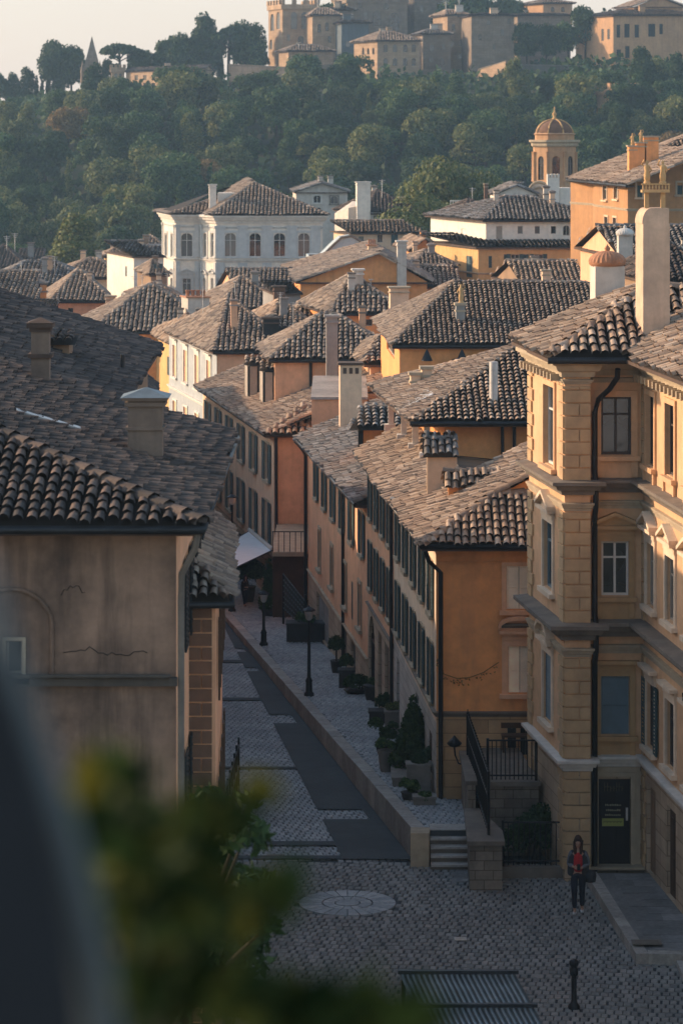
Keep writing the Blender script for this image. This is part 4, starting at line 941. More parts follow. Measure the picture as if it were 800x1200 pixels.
la, lb = (-7.35, 150.3, z3+.1), (-3.22, 126.6, z3+.1); ap = (-1.2, 128.2, z3+.92); rg = (4.0, 126.6, z3+.1+.42*7.15)
mb = MB(); pl_ = [la, lb, (lb[0]+1.6, 128.5, z3+.1+.42*1.85), (-1.1, 126.6, z3+.98), rg, (.2, 150.3, rg[2])]
tiles(mb, [la, lb, rg, (.2, 150.3, rg[2])], .24, .3); tiles(mb, [(lb[0]+.0, 126.3, z3+.12), (-1.1, 126.3, z3+.12), (-1.1, 128.4, z3+1.12), (-1.6, 128.4, z3+1.12)], .28, .4)
ridge(mb, lb, (-1.5, 128.3, z3+1.15), .15); ridge(mb, (-1.1, 126.6, z3+.98), rg, .14); ridge(mb, rg, (.2, 150.3, rg[2]), .15)
mb.mi = 2; mb.prism([la[:2], lb[:2], (-1, 126.6), (-3, 150.3)], z3-.02, z3+.06); mb.mi = 0
mb.build('roof', [M['tile_brown'], M['tile_base'], M['soffit']], b3); gutter(b3, [la, lb], z3+.06, .08)
for px, py in ((296, 466), (314, 474)):
    x, d, z = onroof(px, py, z3+.1, .42, -3.22, -.174, 126.6); mb = MB(); hh = 1.55; ww = .95
    mb.prism([(x-.15, d), (x+ww-.15, d), (x+ww-.35, d+1.6), (x-.35, d+1.6)], z-.5, z+hh); o = mb.build('dormer', M['gutter'], b3)
    mb = MB(); mb.T = wframe((x-.38, d+1.6), (x-.17, d-.02)); slats(mb, .05, 1.5, z, z+hh-.1, -.02, .12); mb.T = None; mb.build('louvre', M['frame'], o)
    mb = MB(); mb.T = wframe((x-.15, d-.03), (x+ww-.15, d-.03)); slats(mb, .03, .36, z-.1, z+hh-.1, -.0, .12); mb.T = None; mb.build('louvre', M['frame'], o)
    mb = MB(); tiles(mb, [(x-.4, d-.2, z+hh), (x+ww, d-.2, z+hh), (x+ww-.2, d+.8, z+hh+.3), (x-.4, d+.8, z+hh+.3)], .25, .34); mb.build('dormer_roof', [M['tile'], M['tile_base']], o)
molding(b3, [B3, C3], -18.25, CORN(.1, .14), 'trim_dark', 'string_course')
pipe(b3, [(B3[0]+.1, 126.85, z3), (B3[0]+.12, 126.85, -20)], .07)
# terrace in the gap
tr = thing('terrace', 'small raised terrace with a thin railing between two row houses', 'terrace', (-2, 121, -20))
mb = MB(); mb.box(-2.75, -1.35, 118.5, 127, Zp(650, 119), Zp(645, 119)); mb.build('slab', M['trim'], tr)
mb = MB(); mb.box(-2.75, -1.35, 119.5, 119.6, -20, Zp(650, 119)-.02); mb.build('dark_opening', M['wood'], tr)
mb = MB(); za = Zp(645, 119)
for i in range(7): mb.tube([(-2.72+i*.225, 118.6, za), (-2.72+i*.225, 118.6, za+.8)], .018, 5)
mb.tube([(-2.75, 118.6, za+.8), (-1.35, 118.6, za+.8)], .02, 5); mb.build('railing', M['iron'], tr)
# awning over the pavement
aw = thing('awning', 'white cloth awning folded out over the pavement at the street bend', 'awning', (-4, 128, -18))
t1, t2 = Vector((Xp(292, 133.6), 133.6, Zp(622, 133.6))), Vector((Xp(319, 126.6), 126.6, Zp(645, 126.6)))
l1, l2 = Vector((Xp(262, 128), 128, Zp(640, 128))), Vector((Xp(266, 120), 120, Zp(670, 120)))
mb = MB(); n = 8
for i in range(n):
    a, b = t1.lerp(t2, i/n), t1.lerp(t2, (i+1)/n); c_, d_ = l1.lerp(l2, (i+1)/n), l1.lerp(l2, i/n); s = Vector((0, 0, -.03))
    mb.poly([a, b, c_, d_]); mb.poly([d_, c_, c_+s*5, d_+s*5])
mb.build('cloth', M['awning'], aw); mb = MB(); mb.tube([t1+Vector((0,0,.05)), t2+Vector((0,0,.05))], .09); mb.build('roller_case', M['whitetrim'], aw)
mb = MB(); mb.tube([t2, l2], .03); mb.tube([t1, l1], .03); mb.build('arms', M['iron'], aw)

# ------------------------------------------------------------------ left foreground house
lh = thing('foreground_house', 'big shadowed house with grimy cracked plaster wall and dark tiled roof at left', 'house', (-6, 50, GZ))
zl = -5.98; sl = math.tan(R(16.5))
Ln, Lf2 = (-2.07, 45.0), (-2.14, 58.2)
mb = MB()
T16 = lambda x, e=-2.1: zl+(e-x)*sl
h1 = (-2.07-9, 54.0, T16(-11.07)); 
mb_p = [(-2.1, 58.2, zl), (-2.1, 45.0, zl), (-8.7, 51.6, T16(-8.7)), (-8.7, 58.2, T16(-8.7))]
tiles(mb, mb_p, .20, .27, .02); tiles(mb, [(-14, 45.0, zl), (-2.1, 45.0, zl), (-8.7, 51.6, T16(-8.7)), (-14, 51.6, T16(-8.7))], .205, .34, .02)
ridge(mb, (-2.1, 45.0, zl), (-8.7, 51.6, T16(-8.7)), .15, .38); ridge(mb, (-8.7, 51.6, T16(-8.7)), (-8.7, 58.2, T16(-8.7)), .15); ridge(mb, (-2.1, 58.2, zl), (-8.7, 58.2, T16(-8.7)), .12)
mb.mi = 1; mb.poly([(-8.7, 51.6, T16(-8.7)), (-8.7, 58.2, T16(-8.7)), (-14, 58.2, T16(-8.7)), (-14, 51.6, T16(-8.7))])
mb.mi = 2; mb.prism([(-14, 45.0), (-2.1, 45.0), (-2.12, 58.2), (-14, 58.2)], zl-.17, zl-.08); mb.mi = 0
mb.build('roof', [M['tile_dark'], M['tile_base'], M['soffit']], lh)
wA, wB, wC = (-14, 45.6), (-2.52, 45.6), (-2.5, 57.9)
aw_ = op(wA, wB, 8, 27, 750, 790, 'glass', fm='frame', trim='x', tw=.05)
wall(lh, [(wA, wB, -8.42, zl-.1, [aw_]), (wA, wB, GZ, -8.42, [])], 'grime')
wall(lh, [(wB, wC, GZ, zl-.1, bays(wB, wC, [1.4, 3.0, 4.6, 7, 9.4], .8, -8.3, -6.9, 'open', leaf=.4, sm='shutter_black')+bays(wB, wC, [1.4, 3.0, 4.6], .8, -11.6, -10, 'open', leaf=.4, sm='shutter_black')), (wC, (-14, 57.9), GZ, zl-.1, [])], 'apricot')
# shallow arched recess and the ledge
mb = MB(); x = Xp(14, 45.6); V = []; r = .62
mb.tube([(x+r*math.cos(a), 45.57, -7.62+r*.95*math.sin(a)) for a in [R(t) for t in range(0, 181, 15)]], .035, 6); mb.tube([(x+r, 45.57, -7.62), (x+r, 45.57, -8.36)], .035, 6); mb.build('arch_band', M['grime'], lh)
mb = MB(); mb.box(-14, -2.5, 45.46, 45.598, -8.50, -8.38); mb.tube([(-14, 45.42, -8.34), (-2.6, 45.42, -8.34)], .035, 6); mb.build('ledge', M['ledge'], lh)
gutter(lh, [(-14, 44.93), (-2.08, 44.93), (-2.03, 58.2)], zl-.07, .07)
pipe(lh, [(-2.16, 45.0, zl-.1), (-2.2, 45.1, zl-.35), (-2.42, 45.4, zl-.8), (-2.44, 45.52, zl-1.2), (-2.44, 45.52, GZ)], .05, mat='trim_dark')
mb = MB(); r_ = random.Random(5)      # crack in the plaster
pts = [(Xp(74+i*5.2, 45.6), 45.592, Zp(764+r_.uniform(-3, 3)-4*math.sin(i*.35), 45.6)) for i in range(20)]; mb.tube(pts, .006, 4); mb.build('crack', M['dark'], lh); mb = MB()
pts = [(Xp(72+i*3.5, 45.6), 45.592, Zp(688+r_.uniform(-3, 3)+(i-4)**2*.5, 45.6)) for i in range(9)]; mb.tube(pts, .005, 4); mb.build('crack', M['dark'], lh)
c = chimney(lh, Xp(171, 50.5), 50.3, -6, Zp(468, 50.5), .58, .62, 'chimney_brown', 'none', k=-.02); x = Xp(171, 50.5); zt = Zp(468, 50.5)
mb = MB()
for z_, e, h in ((zt-.10, .05, .07), (zt-.5, .035, .05), (zt, .09, .05)): mb.prism([(x-.29-e, 50.3-e), (x+.29+e, 50.3-e), (x+.29+e, 50.92+e), (x-.29-e, 50.92+e)], z_, z_+h)
mb.build('chimney_moulding', M['chimney_brown'], c)
mb = MB(); P = [(x-.41, 50.18, zt+.05), (x+.41, 50.18, zt+.05), (x+.41, 51.04, zt+.05), (x-.41, 51.04, zt+.05)]
for i in range(4): mb.poly([P[i], P[(i+1) % 4], (x, 50.6, zt+.2)])
mb.build('chimney_cap', M['sheet'], c)
mb = MB(); x, d, z = onroof(60, 500, zl, -sl, -2.1, 0, 45); mb.prism([(x-.55, d-.35), (x+.55, d-.35), (x+.5, d+.05), (x-.6, d+.05)], [z+.19, z-.1, z-.1, z+.19], [z+.32, z+.0, z+.0, z+.32]); mb.build('skylight', M['metal'], lh)
# ------------------------------------------------------------------ annex with brown quoins
an = thing('quoined_annex', 'narrow annex with brown stone courses and a mossy tile roof beside the left house', 'house', (-2.2, 52, GZ))
q = [(-2.58, 49.4), (-2.08, 49.4), (-2.28, 57.2), (-2.6, 57.2)]
za = -7.75
mb = MB(); tiles(mb, [(-2.7, 49.05, za), (-1.83, 49.05, za), (-2.45, 50.3, za+.42), (-2.7, 50.3, za+.42)], .17, .28); tiles(mb, [(-2.15, 57.8, za), (-1.83, 49.1, za), (-2.45, 50.3, za+.42), (-2.75, 57.8, za+.42)], .16, .24); ridge(mb, (-1.85, 49.1, za), (-2.45, 50.3, za+.42), .09)
mb.mi = 2; mb.prism([(-2.7, 49.05), (-1.83, 49.05), (-2.15, 57.8), (-2.7, 57.8)], za-.14, za-.05); mb.mi = 0
mb.build('roof', [M['tile'], M['tile_base'], M['soffit']], an)
wall(an, [(q[0], q[1], GZ, za-.1, []), (q[1], q[2], GZ, za-.1, bays(q[1], q[2], [1.6, 4.0, 6.4], .8, -9.6, -8.3, 'open', sm='wood', leaf=.35)+bays(q[1], q[2], [1.6, 4.0, 6.4], .8, -12.6, -11, 'open', sm='wood', leaf=.35))], 'apricot')
gutter(an, [(-2.7, 49.0), (-1.8, 49.0), (-2.12, 57.8)], za-.08, .06)
mb = MB(); quoins(q[0], q[1], .02, .44, -17.3, za-.2, .23); mb.build('quoins', M['quoin_brown'], an)
mb = MB(); mb.box(-2.6, -2.05, 49.25, 49.42, -11.3, -11.15); mb.build('ledge', M['trim_dark'], an)
# ------------------------------------------------------------------ roofs behind the left house
c = chimney(lh, Xp(48.5, 57.2), 57.0, -5.4, Zp(388, 57.2), .34, .4, 'chimney_brown', 'hat', 'soffit', k=-.02)
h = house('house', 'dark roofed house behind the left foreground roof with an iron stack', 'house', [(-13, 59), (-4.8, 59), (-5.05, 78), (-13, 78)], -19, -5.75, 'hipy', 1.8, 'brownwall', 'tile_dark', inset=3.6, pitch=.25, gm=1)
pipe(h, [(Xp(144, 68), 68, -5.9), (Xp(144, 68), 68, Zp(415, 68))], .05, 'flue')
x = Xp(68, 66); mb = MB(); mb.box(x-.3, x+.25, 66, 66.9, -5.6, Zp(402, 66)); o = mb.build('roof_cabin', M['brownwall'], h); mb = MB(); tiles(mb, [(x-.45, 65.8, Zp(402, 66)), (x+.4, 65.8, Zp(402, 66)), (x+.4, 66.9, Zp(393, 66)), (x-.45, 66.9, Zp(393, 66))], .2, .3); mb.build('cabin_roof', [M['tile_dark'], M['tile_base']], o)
house('house', 'long low dark roof on the left side of the street, behind the iron stack', 'house', [(-13.5, 78.5), (-5.0, 78.5), (-5.8, 101), (-13.5, 101)], -20, -10.1, 'hipy', 3.0, 'apricot', 'tile_dark', inset=4, pitch=.27, over=.3)  # height and length set so it shades the street
house('house', 'row house roof up the left side of the street beyond the long low roof', 'house', [(-14, 101.6), (-6.3, 101.6), (-7.6, 121), (-14, 121)], -20, -12.0, 'hipy', 3.1, 'apricot', 'tile_dark', inset=4, pitch=.28, over=.3)  # added so its roof keeps sun off the street fronts
house('house', 'dark roof at the far left end of the street beside the white street front', 'house', [(-15, 122), (-8.3, 122), (-9.6, 150), (-15, 150)], -21, -12.9, 'hipy', 2.9, 'apricot', 'tile_dark', inset=4, pitch=.3, over=.3)  # added to block the sun from the tan row house
# ------------------------------------------------------------------ roofscape, near to far
def W(x0, x1, y0, y1, st='closed', **k): return (x0, x1, y0, y1, st, k)
q = quad(468, 790, 115, 15, -.035); zE_ = Zp(404, 115)
h = house('house', 'orange house with a big dark hipped roof and a small stone figure on its chimney', 'house', q, -19, zE_, 'hipx', 2.0, 'orange', 'tile', inset=2.9, pitch=.215, gm=1, over=.3,
  L_=[W(453, 462, 395, 415, 'glass')])
c = chimney(h, Xp(540, 117), 117.5, -9, Zp(358, 117.5), .34, .34, 'grey', 'slab'); statue(Xp(540, 117.5), 117.7, Zp(355, 117.5), .75, c)
for px in (500, 541):
    x, d = Xp(px, 114.6), 114.6; mb = MB(); z = Zp(410, d); mb.tube([(x, d+.4, z+.15), (x, d, z+.1), (x, d, z)], .02, 5); mb.lathe((x, d, z-.42), [(.22, 0), (.2, .05), (.09, .3), (.03, .42), (0, .43)], 10)
    single(mb, 'hanging_lamp', M['iron'], 'black bell-shaped lamp on the orange wall under the big dark roof, '+('left' if px == 500 else 'right')+' of the two', 'lamp', (x, d, z), 'bell lamps on the orange wall')
mb = MB(); x, d, z = Xp(542, 114), 114.3, Zp(428, 114); mb.lathe((x, d, z), [(.0, -.05), (.25, -.02), (.45, .1), (.4, .2), (.12, .28), (0, .3)], 14)
single(mb, 'roof_dish', M['gutter'], 'dark flat dish below the right bell lamp', 'dish', (x, d, z))
mb = MB(); x, d = Xp(562, 118), 118.5; z = Zp(384, d); mb.box(x-.25, x+.25, d, d+.5, z, z+.22); mb.build('roof_hatch', M['metal'], h)
h = house('house', 'apricot house with a long hipped roof and two wall panels over the tan row house', 'house', quad(322, 464, 134, 8, -.08), -20, Zp(421, 134), 'hipx', 1.75, 'apricot', 'tile', inset=2.6, pitch=.26, gm=1)
pipe(h, [(Xp(364, 133.9), 133.9, Zp(423, 134)), (Xp(364, 133.9), 133.9, -14)], .07)
chimney(h, Xp(389, 131), 131, -12, Zp(372, 131), .5, .5, 'grey', 'slab', 'grey', -.05)
h = house('house', 'orange gabled house roof between the street house and the loggia roof', 'house', [(Xp(432, 124), 124), (Xp(520, 124), 124), (Xp(516, 136), 136), (Xp(425, 136), 136)], -19, Zp(472, 124), 'shedl', 0.1, 'orange', 'tile')
for o_ in list(h.children): pass
h = house('house', 'small hipped roof with orange wall tucked under the long hipped roof', 'house', quad(434, 480, 130, 7, -.1), -19, Zp(426, 130), 'hipx', .95, 'apricot', 'tile', inset=1.4, pitch=.27)
h = house('town_house', 'white and pale blue street front house with an orange end wall', 'house', quad(255, 345, 158, 16, -.215), -21, Zp(412, 158), 'hipx', 2.3, 'apricot', 'tile', inset=3.2, pitch=.3, gm=1)  # the wall's pale blue is shade painted into white plaster
FL, FR, BR, BL = quad(255, 345, 158, 16, -.215); FL = (FL[0]-.04, FL[1]); BL = (BL[0]-.04, BL[1]); Lh = wlen(BL, FL)
wall(h, [(BL, FL, -21, Zp(412, 158)-.16, bays(BL, FL, [2.2+3.9*i for i in range(4)], 1.3, -14.3, -12.5, 'roller', sm='shutter_blue', trim='c', tm='whitetrim', tw=.16)+bays(BL, FL, [2.2+3.9*i for i in range(4)], 1.3, -17.6, -15.7, 'roller', sm='shutter_blue', trim='x', tm='whitetrim'))], 'street_white_shaded', 'street_wall')
molding(h, [BL, FL], -15.1, CORN(.15, .2), 'whitetrim', 'string_course')
house('town_house', 'bright yellow house wall lit by the sun left of the white street front', 'house', quad(223, 262, 171, 15, -.2), -21, Zp(411, 171), 'hipx', 1.5, 'yellow', 'tile_brown', inset=2, pitch=.3, L_=[W(196, 199, 418, 440), W(204, 207, 425, 447), W(212, 216, 430, 455)])
h = house('house', 'orange house with a wide dark hipped roof and open shutters, left of centre', 'house', quad(110, 262, 185, 10, -.17), -21, Zp(389, 185), 'hipx', 2.6, 'orange', 'tile', inset=4.2, pitch=.32, gm=1,
  F_=[W(146, 158, 402, 419, 'open', leaf=.55, sm='shutter'), W(191, 200, 413, 431, 'closed', sm='shutter'), W(120, 132, 402, 419, 'open', leaf=.55)])
c = chimney(h, Xp(233, 179), 179, -13.4, Zp(349, 179), 1.3, 1.3, 'offwhite', 'pots', 'terracotta', k=-.35)
mb = MB(); mb.box(Xp(165, 184), Xp(213, 184), 183.3, 184.9, Zp(466, 184), Zp(461, 184)); mb.build('balcony', M['quoin_brown'], h)
h = house('house', 'orange house with a low hipped roof and one dark window, far left', 'house', quad(64, 128, 214, 13, -.12), -21, Zp(353, 214), 'hipx', 1.9, 'apricot', 'tile', inset=3.0, pitch=.34, gm=1, F_=[W(80, 86, 361, 375, 'closed', sm='shutter_black')])
chimney(h, Xp(130, 212), 212, -14, Zp(348, 212), .7, .6, 'peach', 'slab'); chimney(h, Xp(150, 212), 211, -14, Zp(346, 212), .6, .6, 'apricot', 'slab')
house('house', 'brown roofed house with apricot wall behind the left iron stack', 'house', quad(-30, 42, 200, 14, -.1), -21, Zp(352, 200), 'gabx', 1.6, 'apricot', 'tile', pitch=.34, F_=[W(5, 10, 358, 372), W(22, 27, 358, 372)])
t = thing('roof_tower', 'square orange stack with a tiled hat rising over the left roofs', 'chimney', (Xp(48, 204), 204, -16)); chimney(t, Xp(48, 204), 204, -19, Zp(334, 204), .8, .8, 'orange', 'hat', 'tile_grey')
t = house('house', 'small sunlit yellow attic box on the left roofs', 'house', quad(48, 67, 196, 4, -.1), -20, Zp(360, 196), 'shedf', .2, 'yellow', 'tile', over=.1, F_=[W(51, 54, 362, 370), W(58, 61, 362, 370)])
house('house', 'dark long roof with a pale ridge among the far left houses', 'house', quad(-10, 105, 236, 12, -.1), -21, Zp(333, 236), 'hipx', 1.5, 'brownwall', 'tile_grey', inset=3, pitch=.36)
house('house', 'far brown roofs with orange walls before the white palace', 'house', quad(70, 150, 262, 14, -.1), -22, Zp(326, 262), 'hipx', 1.4, 'peach', 'tile_brown', inset=3, pitch=.4)
house('house', 'tiny sunlit yellow house on the far left rooftops', 'house', quad(54, 67, 250, 4, -.12), -22, Zp(321, 250), 'shedf', .3, 'yellow', 'tile', over=.1, F_=[W(57, 60, 323, 327)])
house('house', 'dark brown roofed house with plain wall at the left edge', 'house', quad(-20, 28, 322, 14, -.1), -23, Zp(314, 322), 'hipx', 2.1, 'brownwall', 'tile_dark', inset=4, pitch=.42, F_=[W(14, 19, 320, 325)])
house('house', 'low brown barn roof at the far left edge below the trees', 'house', quad(26, 50, 330, 12, -.1), -23, Zp(312, 330), 'gabx', 1.6, 'brownwall', 'tile_dark', pitch=.42)
house('house', 'far pale yellow cottage beside the lone round tree', 'house', quad(124, 150, 318, 8, -.1), -23, Zp(301, 318), 'hipx', .7, 'yellow', 'tile_brown', inset=2, pitch=.4, F_=[W(127, 132, 304, 310), W(138, 143, 304, 310)])
house('house', 'far low brown roofs between the lone tree and the white palace', 'house', quad(160, 200, 305, 12, -.1), -23, Zp(298, 305), 'hipx', 1.6, 'brownwall', 'tile_brown', inset=3, pitch=.4)
house('house', 'far grey roof just left of the white palace', 'house', quad(150, 190, 290, 12, -.1), -23, Zp(303, 290), 'gabx', 1.0, 'peach', 'tile_grey', pitch=.4)
house('town_house', 'narrow white house with one lit and one shaded wall before the palace', 'house', quad(157, 192, 248, 10, -.3), -22, Zp(300, 248), 'shedf', .8, 'white', 'tile_grey', over=.2, pitch=.36, L_=[W(147, 149, 312, 324)])
house('town_house', 'tall narrow brown house beside the white one at the palace foot', 'house', quad(177, 197, 230, 8, -.2), -22, Zp(322, 230), 'hipx', .9, 'brownwall', 'tile', over=.15, inset=.7, F_=[W(180, 184, 309, 315), W(187, 191, 309, 315)])
house('house', 'low orange wall and roof before the white palace foot, right of the narrow brown house', 'house', quad(160, 212, 215, 10, -.12), -22, Zp(352, 215), 'hipx', 1.0, 'apricot', 'tile_brown', inset=2)
# jumble between the palace and the hipped roofs
house('house', 'brown tiled roof with dark chimneys left of the orange gables', 'house', quad(262, 330, 196, 12, -.15), -21, Zp(362, 196), 'hipx', 1.8, 'apricot', 'tile', inset=2.4, pitch=.33)
h = house('house', 'flat grey roof box with a dark red chimney at the centre of the town', 'house', quad(322, 352, 186, 6, -.15), -21, Zp(343, 186), 'shedf', .4, 'grey', 'tile_grey', over=.15); chimney(h, Xp(328, 184), 183, -13, Zp(336, 184), .7, .6, 'quoin_brown', 'slab', 'soffit')
h = house('house', 'brown roof with a stubby black chimney before the long hipped roof', 'house', quad(318, 366, 164, 10, -.15), -21, Zp(386, 164), 'hipx', 1.3, 'apricot', 'tile_brown', inset=2.2, pitch=.31); chimney(h, Xp(318, 160), 160, -13, Zp(374, 160), .85, .5, 'door', 'slab', 'soffit')
house('house', 'small pyramid roofed attic between two long roofs near the centre', 'house', quad(348, 372, 172, 6, -.15), -21, Zp(373, 172), 'hipx', .55, 'peach', 'tile_brown', inset=1.2, over=.2)
house('house', 'wide roof on the left of the grey hipped roof near the palace foot', 'house', quad(280, 372, 212, 12, -.15), -21, Zp(345, 212), 'gabx', 1.5, 'apricot', 'tile', pitch=.33)
h = house('house', 'grey tiled hipped roof on orange walls near the centre', 'house', quad(392, 470, 166, 9, -.2), -21, Zp(367, 166), 'hipx', 1.9, 'orange', 'tile', inset=3.0, pitch=.31, gm=1, F_=[W(428, 436, 374, 382, 'glass')])
chimney(h, Xp(420, 168), 169, -13, Zp(317, 169), .55, .5, 'offwhite', 'slab', 'whitetrim'); chimney(h, Xp(468, 160), 160, -12, Zp(338, 160), 1.0, .6, 'peach', 'slab')
h = house('house', 'wide orange gable with a pale verge facing the viewer below the pale blue wall', 'house', [(Xp(352, 200), 200), (Xp(500, 200), 200), (Xp(493, 214), 214), (Xp(345, 214), 214)], -21, Zp(330, 200), 'gaby', 1.9, 'orange', 'tile', over=.35, ofs=.62, pitch=.33, F_=[W(430, 440, 318, 330, 'glass'), W(446, 456, 318, 330, 'glass'), W(462, 470, 320, 332, 'glass')])
chimney(h, Xp(471, 199), 199.5, -12, Zp(284, 199), .6, .5, 'offwhite', 'slab', 'whitetrim'); chimney(h, Xp(436, 206), 206, -11, Zp(288, 206), .55, .5, 'peach', 'pots', 'terracotta')
house('house', 'long brown lean-to roof behind the orange gable', 'house', [(Xp(343, 217), 217), (Xp(430, 217), 217), (Xp(425, 230), 230), (Xp(336, 230), 230)], -21, Zp(322, 217), 'shedl', 1.7, 'apricot', 'tile_brown', pitch=.34)
house('house', 'small orange gabled house right of the pale blue wall', 'house', quad(482, 514, 238, 9, -.1), -22, Zp(293, 238), 'gaby', .9, 'orange', 'tile_brown', pitch=.36, F_=[W(490, 494, 295, 300, 'glass')])
house('house', 'brown roof tucked beneath the two leafy trees', 'house', quad(488, 532, 226, 10, -.12), -22, Zp(312, 226), 'hipx', 1.0, 'peach', 'tile', inset=2, pitch=.34)
house('house', 'low apricot house with a brown roof in front of the yellow villa corner', 'house', quad(470, 540, 205, 10, -.12), -22, Zp(336, 205), 'gabx', 1.2, 'apricot', 'tile_brown', pitch=.34, F_=[W(492, 498, 345, 356, 'closed')])
t = thing('gable_wall', 'pale blue grey party wall with stepped curved top before the palace', 'wall', (Xp(400, 245), 245, -22))
d = 245; mb = MB(); pts = [(362, 345), (362, 300), (378, 300), (390, 288), (400, 279), (412, 277), (424, 284), (436, 292), (446, 294), (446, 345)]
V = [(Xp(a, d), Zp(b, d)) for a, b in pts]; f = [(x, d, z) for x, z in V]; b_ = [(x-.3, d+5, z) for x, z in V]; n = len(V)
mb.addnp(f+b_, [(i, (i+1) % n, n+(i+1) % n, n+i) for i in range(n)]); mb.poly(f); mb.build('wall', M['bluegrey'], t)
mb = MB(); mb.tube([(x, d-.05, z+.05) for x, z in V[1:-1]], .12, 6); mb.build('coping', M['trim_dark'], t)
h = house('house', 'pale house with a tall white chimney and two white framed dormer windows', 'house', quad(430, 492, 300, 12, -.26), -23, Zp(250, 300), 'hipx', 2.1, 'brownwall', 'tile_dark', inset=4.5, pitch=.4, over=.25,
  F_=[W(437, 444, 252, 262, 'glass', fm='frame_white', trim='x', tm='whitetrim', tw=.25), W(469, 478, 252, 262, 'glass', fm='frame_white', trim='x', tm='whitetrim', tw=.25)])
chimney(h, Xp(426, 300), 299.5, -12, Zp(214, 300), 1.35, 1.2, 'white', 'slab', 'whitetrim'); chimney(h, Xp(471, 303), 303, -8, Zp(232, 303), .55, .5, 'peach', 'slab')
mb = MB(); x0 = Xp(388, 303); mb.prism([(Xp(408, 300), 300.2), (Xp(431, 300), 300.2), (Xp(431, 300)-1.5, 309), (Xp(392, 309), 309)], -23, [Zp(244, 300), Zp(238, 300), Zp(238, 300), Zp(250, 309)]); mb.build('side_wall', M['offwhite'], h)
house('house', 'low peach annex with a brown pent roof before the tall white chimney', 'house', quad(413, 494, 284, 7, -.26), -23, Zp(273, 284), 'shedf', .9, 'peach', 'tile_brown', over=.3, pitch=.4, F_=[W(420, 426, 277, 284, 'glass'), W(442, 448, 275, 284, 'glass'), W(458, 466, 274, 288, 'closed'), W(474, 481, 276, 286, 'glass')])
h = house('chapel', 'pale stucco gabled house with two arched windows behind the palace', 'house', [(Xp(347, 345), 345), (Xp(407, 345), 345), (Xp(403, 357), 357), (Xp(343, 357), 357)], -23, Zp(225, 345), 'gaby', 1.0, 'offwhite', 'tile_grey', over=.25, pitch=.42,
  F_=[W(367, 376, 229, 238, 'glass', fm='frame_white', trim='x', arch=True, tm='whitetrim'), W(387, 396, 230, 239, 'glass', arch=True, trim='x', tm='trim_dark'), W(370, 376, 243, 250, 'glass', arch=True)])
# ------------------------------------------------------------------ white palace
wp = thing('white_palace', 'white three-bay palace with arched upper windows and pedimented lower windows', 'palace', (Xp(300, 275), 275, -22))
dP = 268; k = -.18; sP = F/dP
A0 = (Xp(190, 279), 279.0); A1 = (Xp(206, dP+3), dP+3.0); A2 = (Xp(235, dP+3), dP+3.0); A3_ = (Xp(254, dP), dP*1.0); A3b = (Xp(235, dP+3), dP+3.0); A4 = (Xp(378, dP), dP*1.0); A5 = (A4[0]-1.5, dP+15.)
zt_, zm, zb_ = Zp(258, dP), Zp(304, dP), -22
ar = dict(fm='frame_white', arch=True, trim='x', tm='palace_trim', tw=.22, pr=.06); pd = dict(fm='frame_white', trim='t', tm='palace_trim', tw=.24, pr=.08)
def pw(A, B, cs, w):
    return [op(A, B, c-w, c+w, 273, 301, 'glass', **ar) for c in cs]+[op(A, B, c-w*.75, c+w*.75, 326, 345, 'glass', **pd) for c in cs]
segs = [(A0, A1, zb_, zt_, pw(A0, A1, [195, 202], 1.3)), (A1, A2, zb_, zt_, pw(A1, A2, [219], 7)), (A2, A3_, zb_, zt_, pw(A2, A3_, [240.5, 249.5], 2)), (A3_, A4, zb_, zt_, pw(A3_, A4, [270, 299, 327.5, 356], 7)), (A4, A5, zb_, zt_, [])]
wall(wp, segs, 'white')
pth = [A0, A1, A2, A3_, A4, A5]
molding(wp, pth, Zp(262, dP), CORN(.5, .8), 'whitetrim', 'cornice'); molding(wp, pth, Zp(308, dP), CORN(.2, .3), 'whitetrim', 'string_course'); molding(wp, pth, Zp(268, dP), CORN(.1, .2), 'palace_trim', 'frieze')
mb = MB()
for A, B, us in ((A3_, A4, [258, 284.5, 313, 342, 370]), (A1, A2, [208.5, 231]), (A0, A1, [191.5, 204.5]), (A2, A3_, [236.5, 252.5])):
    mb.T = wframe(A, B)
    for p in us:
        mb = MB(); mb.T = wframe(A, B); u, dd = onwall(A, B, p); w = .42 if A is A3_ else .2
        mb.box(u-w, u+w, -.1, 0, zm+.1, zt_-.5); mb.box(u-w-.08, u+w+.08, -.16, 0, zt_-.75, zt_-.5); mb.box(u-w, u+w, -.1, 0, zb_, zm-.3); mb.T = None; mb.build('pilaster', M['palace_trim'], wp)
Zr = lambda y, d: Zp(y, d)
e = .55; B0, B1_, B2_, B3_, B4_, B5_ = (A0[0]-e, A0[1], zt_+.45), (A1[0]-e, A1[1]-e, zt_+.45), (A2[0]-e, A2[1]-e, zt_+.45), (A3_[0]-e, A3_[1]-e, zt_+.45), (A4[0]+e, A4[1]-e, zt_+.45), (A5[0]+e, A5[1]+e, zt_+.45)
ap1 = (Xp(297, 275), 275., zt_+.45+2.75); ap2 = (ap1[0]-.9, 281., zt_+.45+2.75); B6 = (A0[0]-e, 284., zt_+.45)
mb = MB(); tiles(mb, [B3_, B4_, ap1], .34, .5); tiles(mb, [B6, B0, B1_, (ap1[0]-3.5, 278, ap1[2]-.7), ap2], .34, .5); tiles(mb, [B1_, (B3_[0]+1.5, B1_[1], B1_[2]), (ap1[0]-2.4, 277, ap1[2]-1.0)], .34, .5)
tiles(mb, [(B3_[0]-2.4, dP+10, B3_[2]), B3_, ap1, ap2], .34, .5)
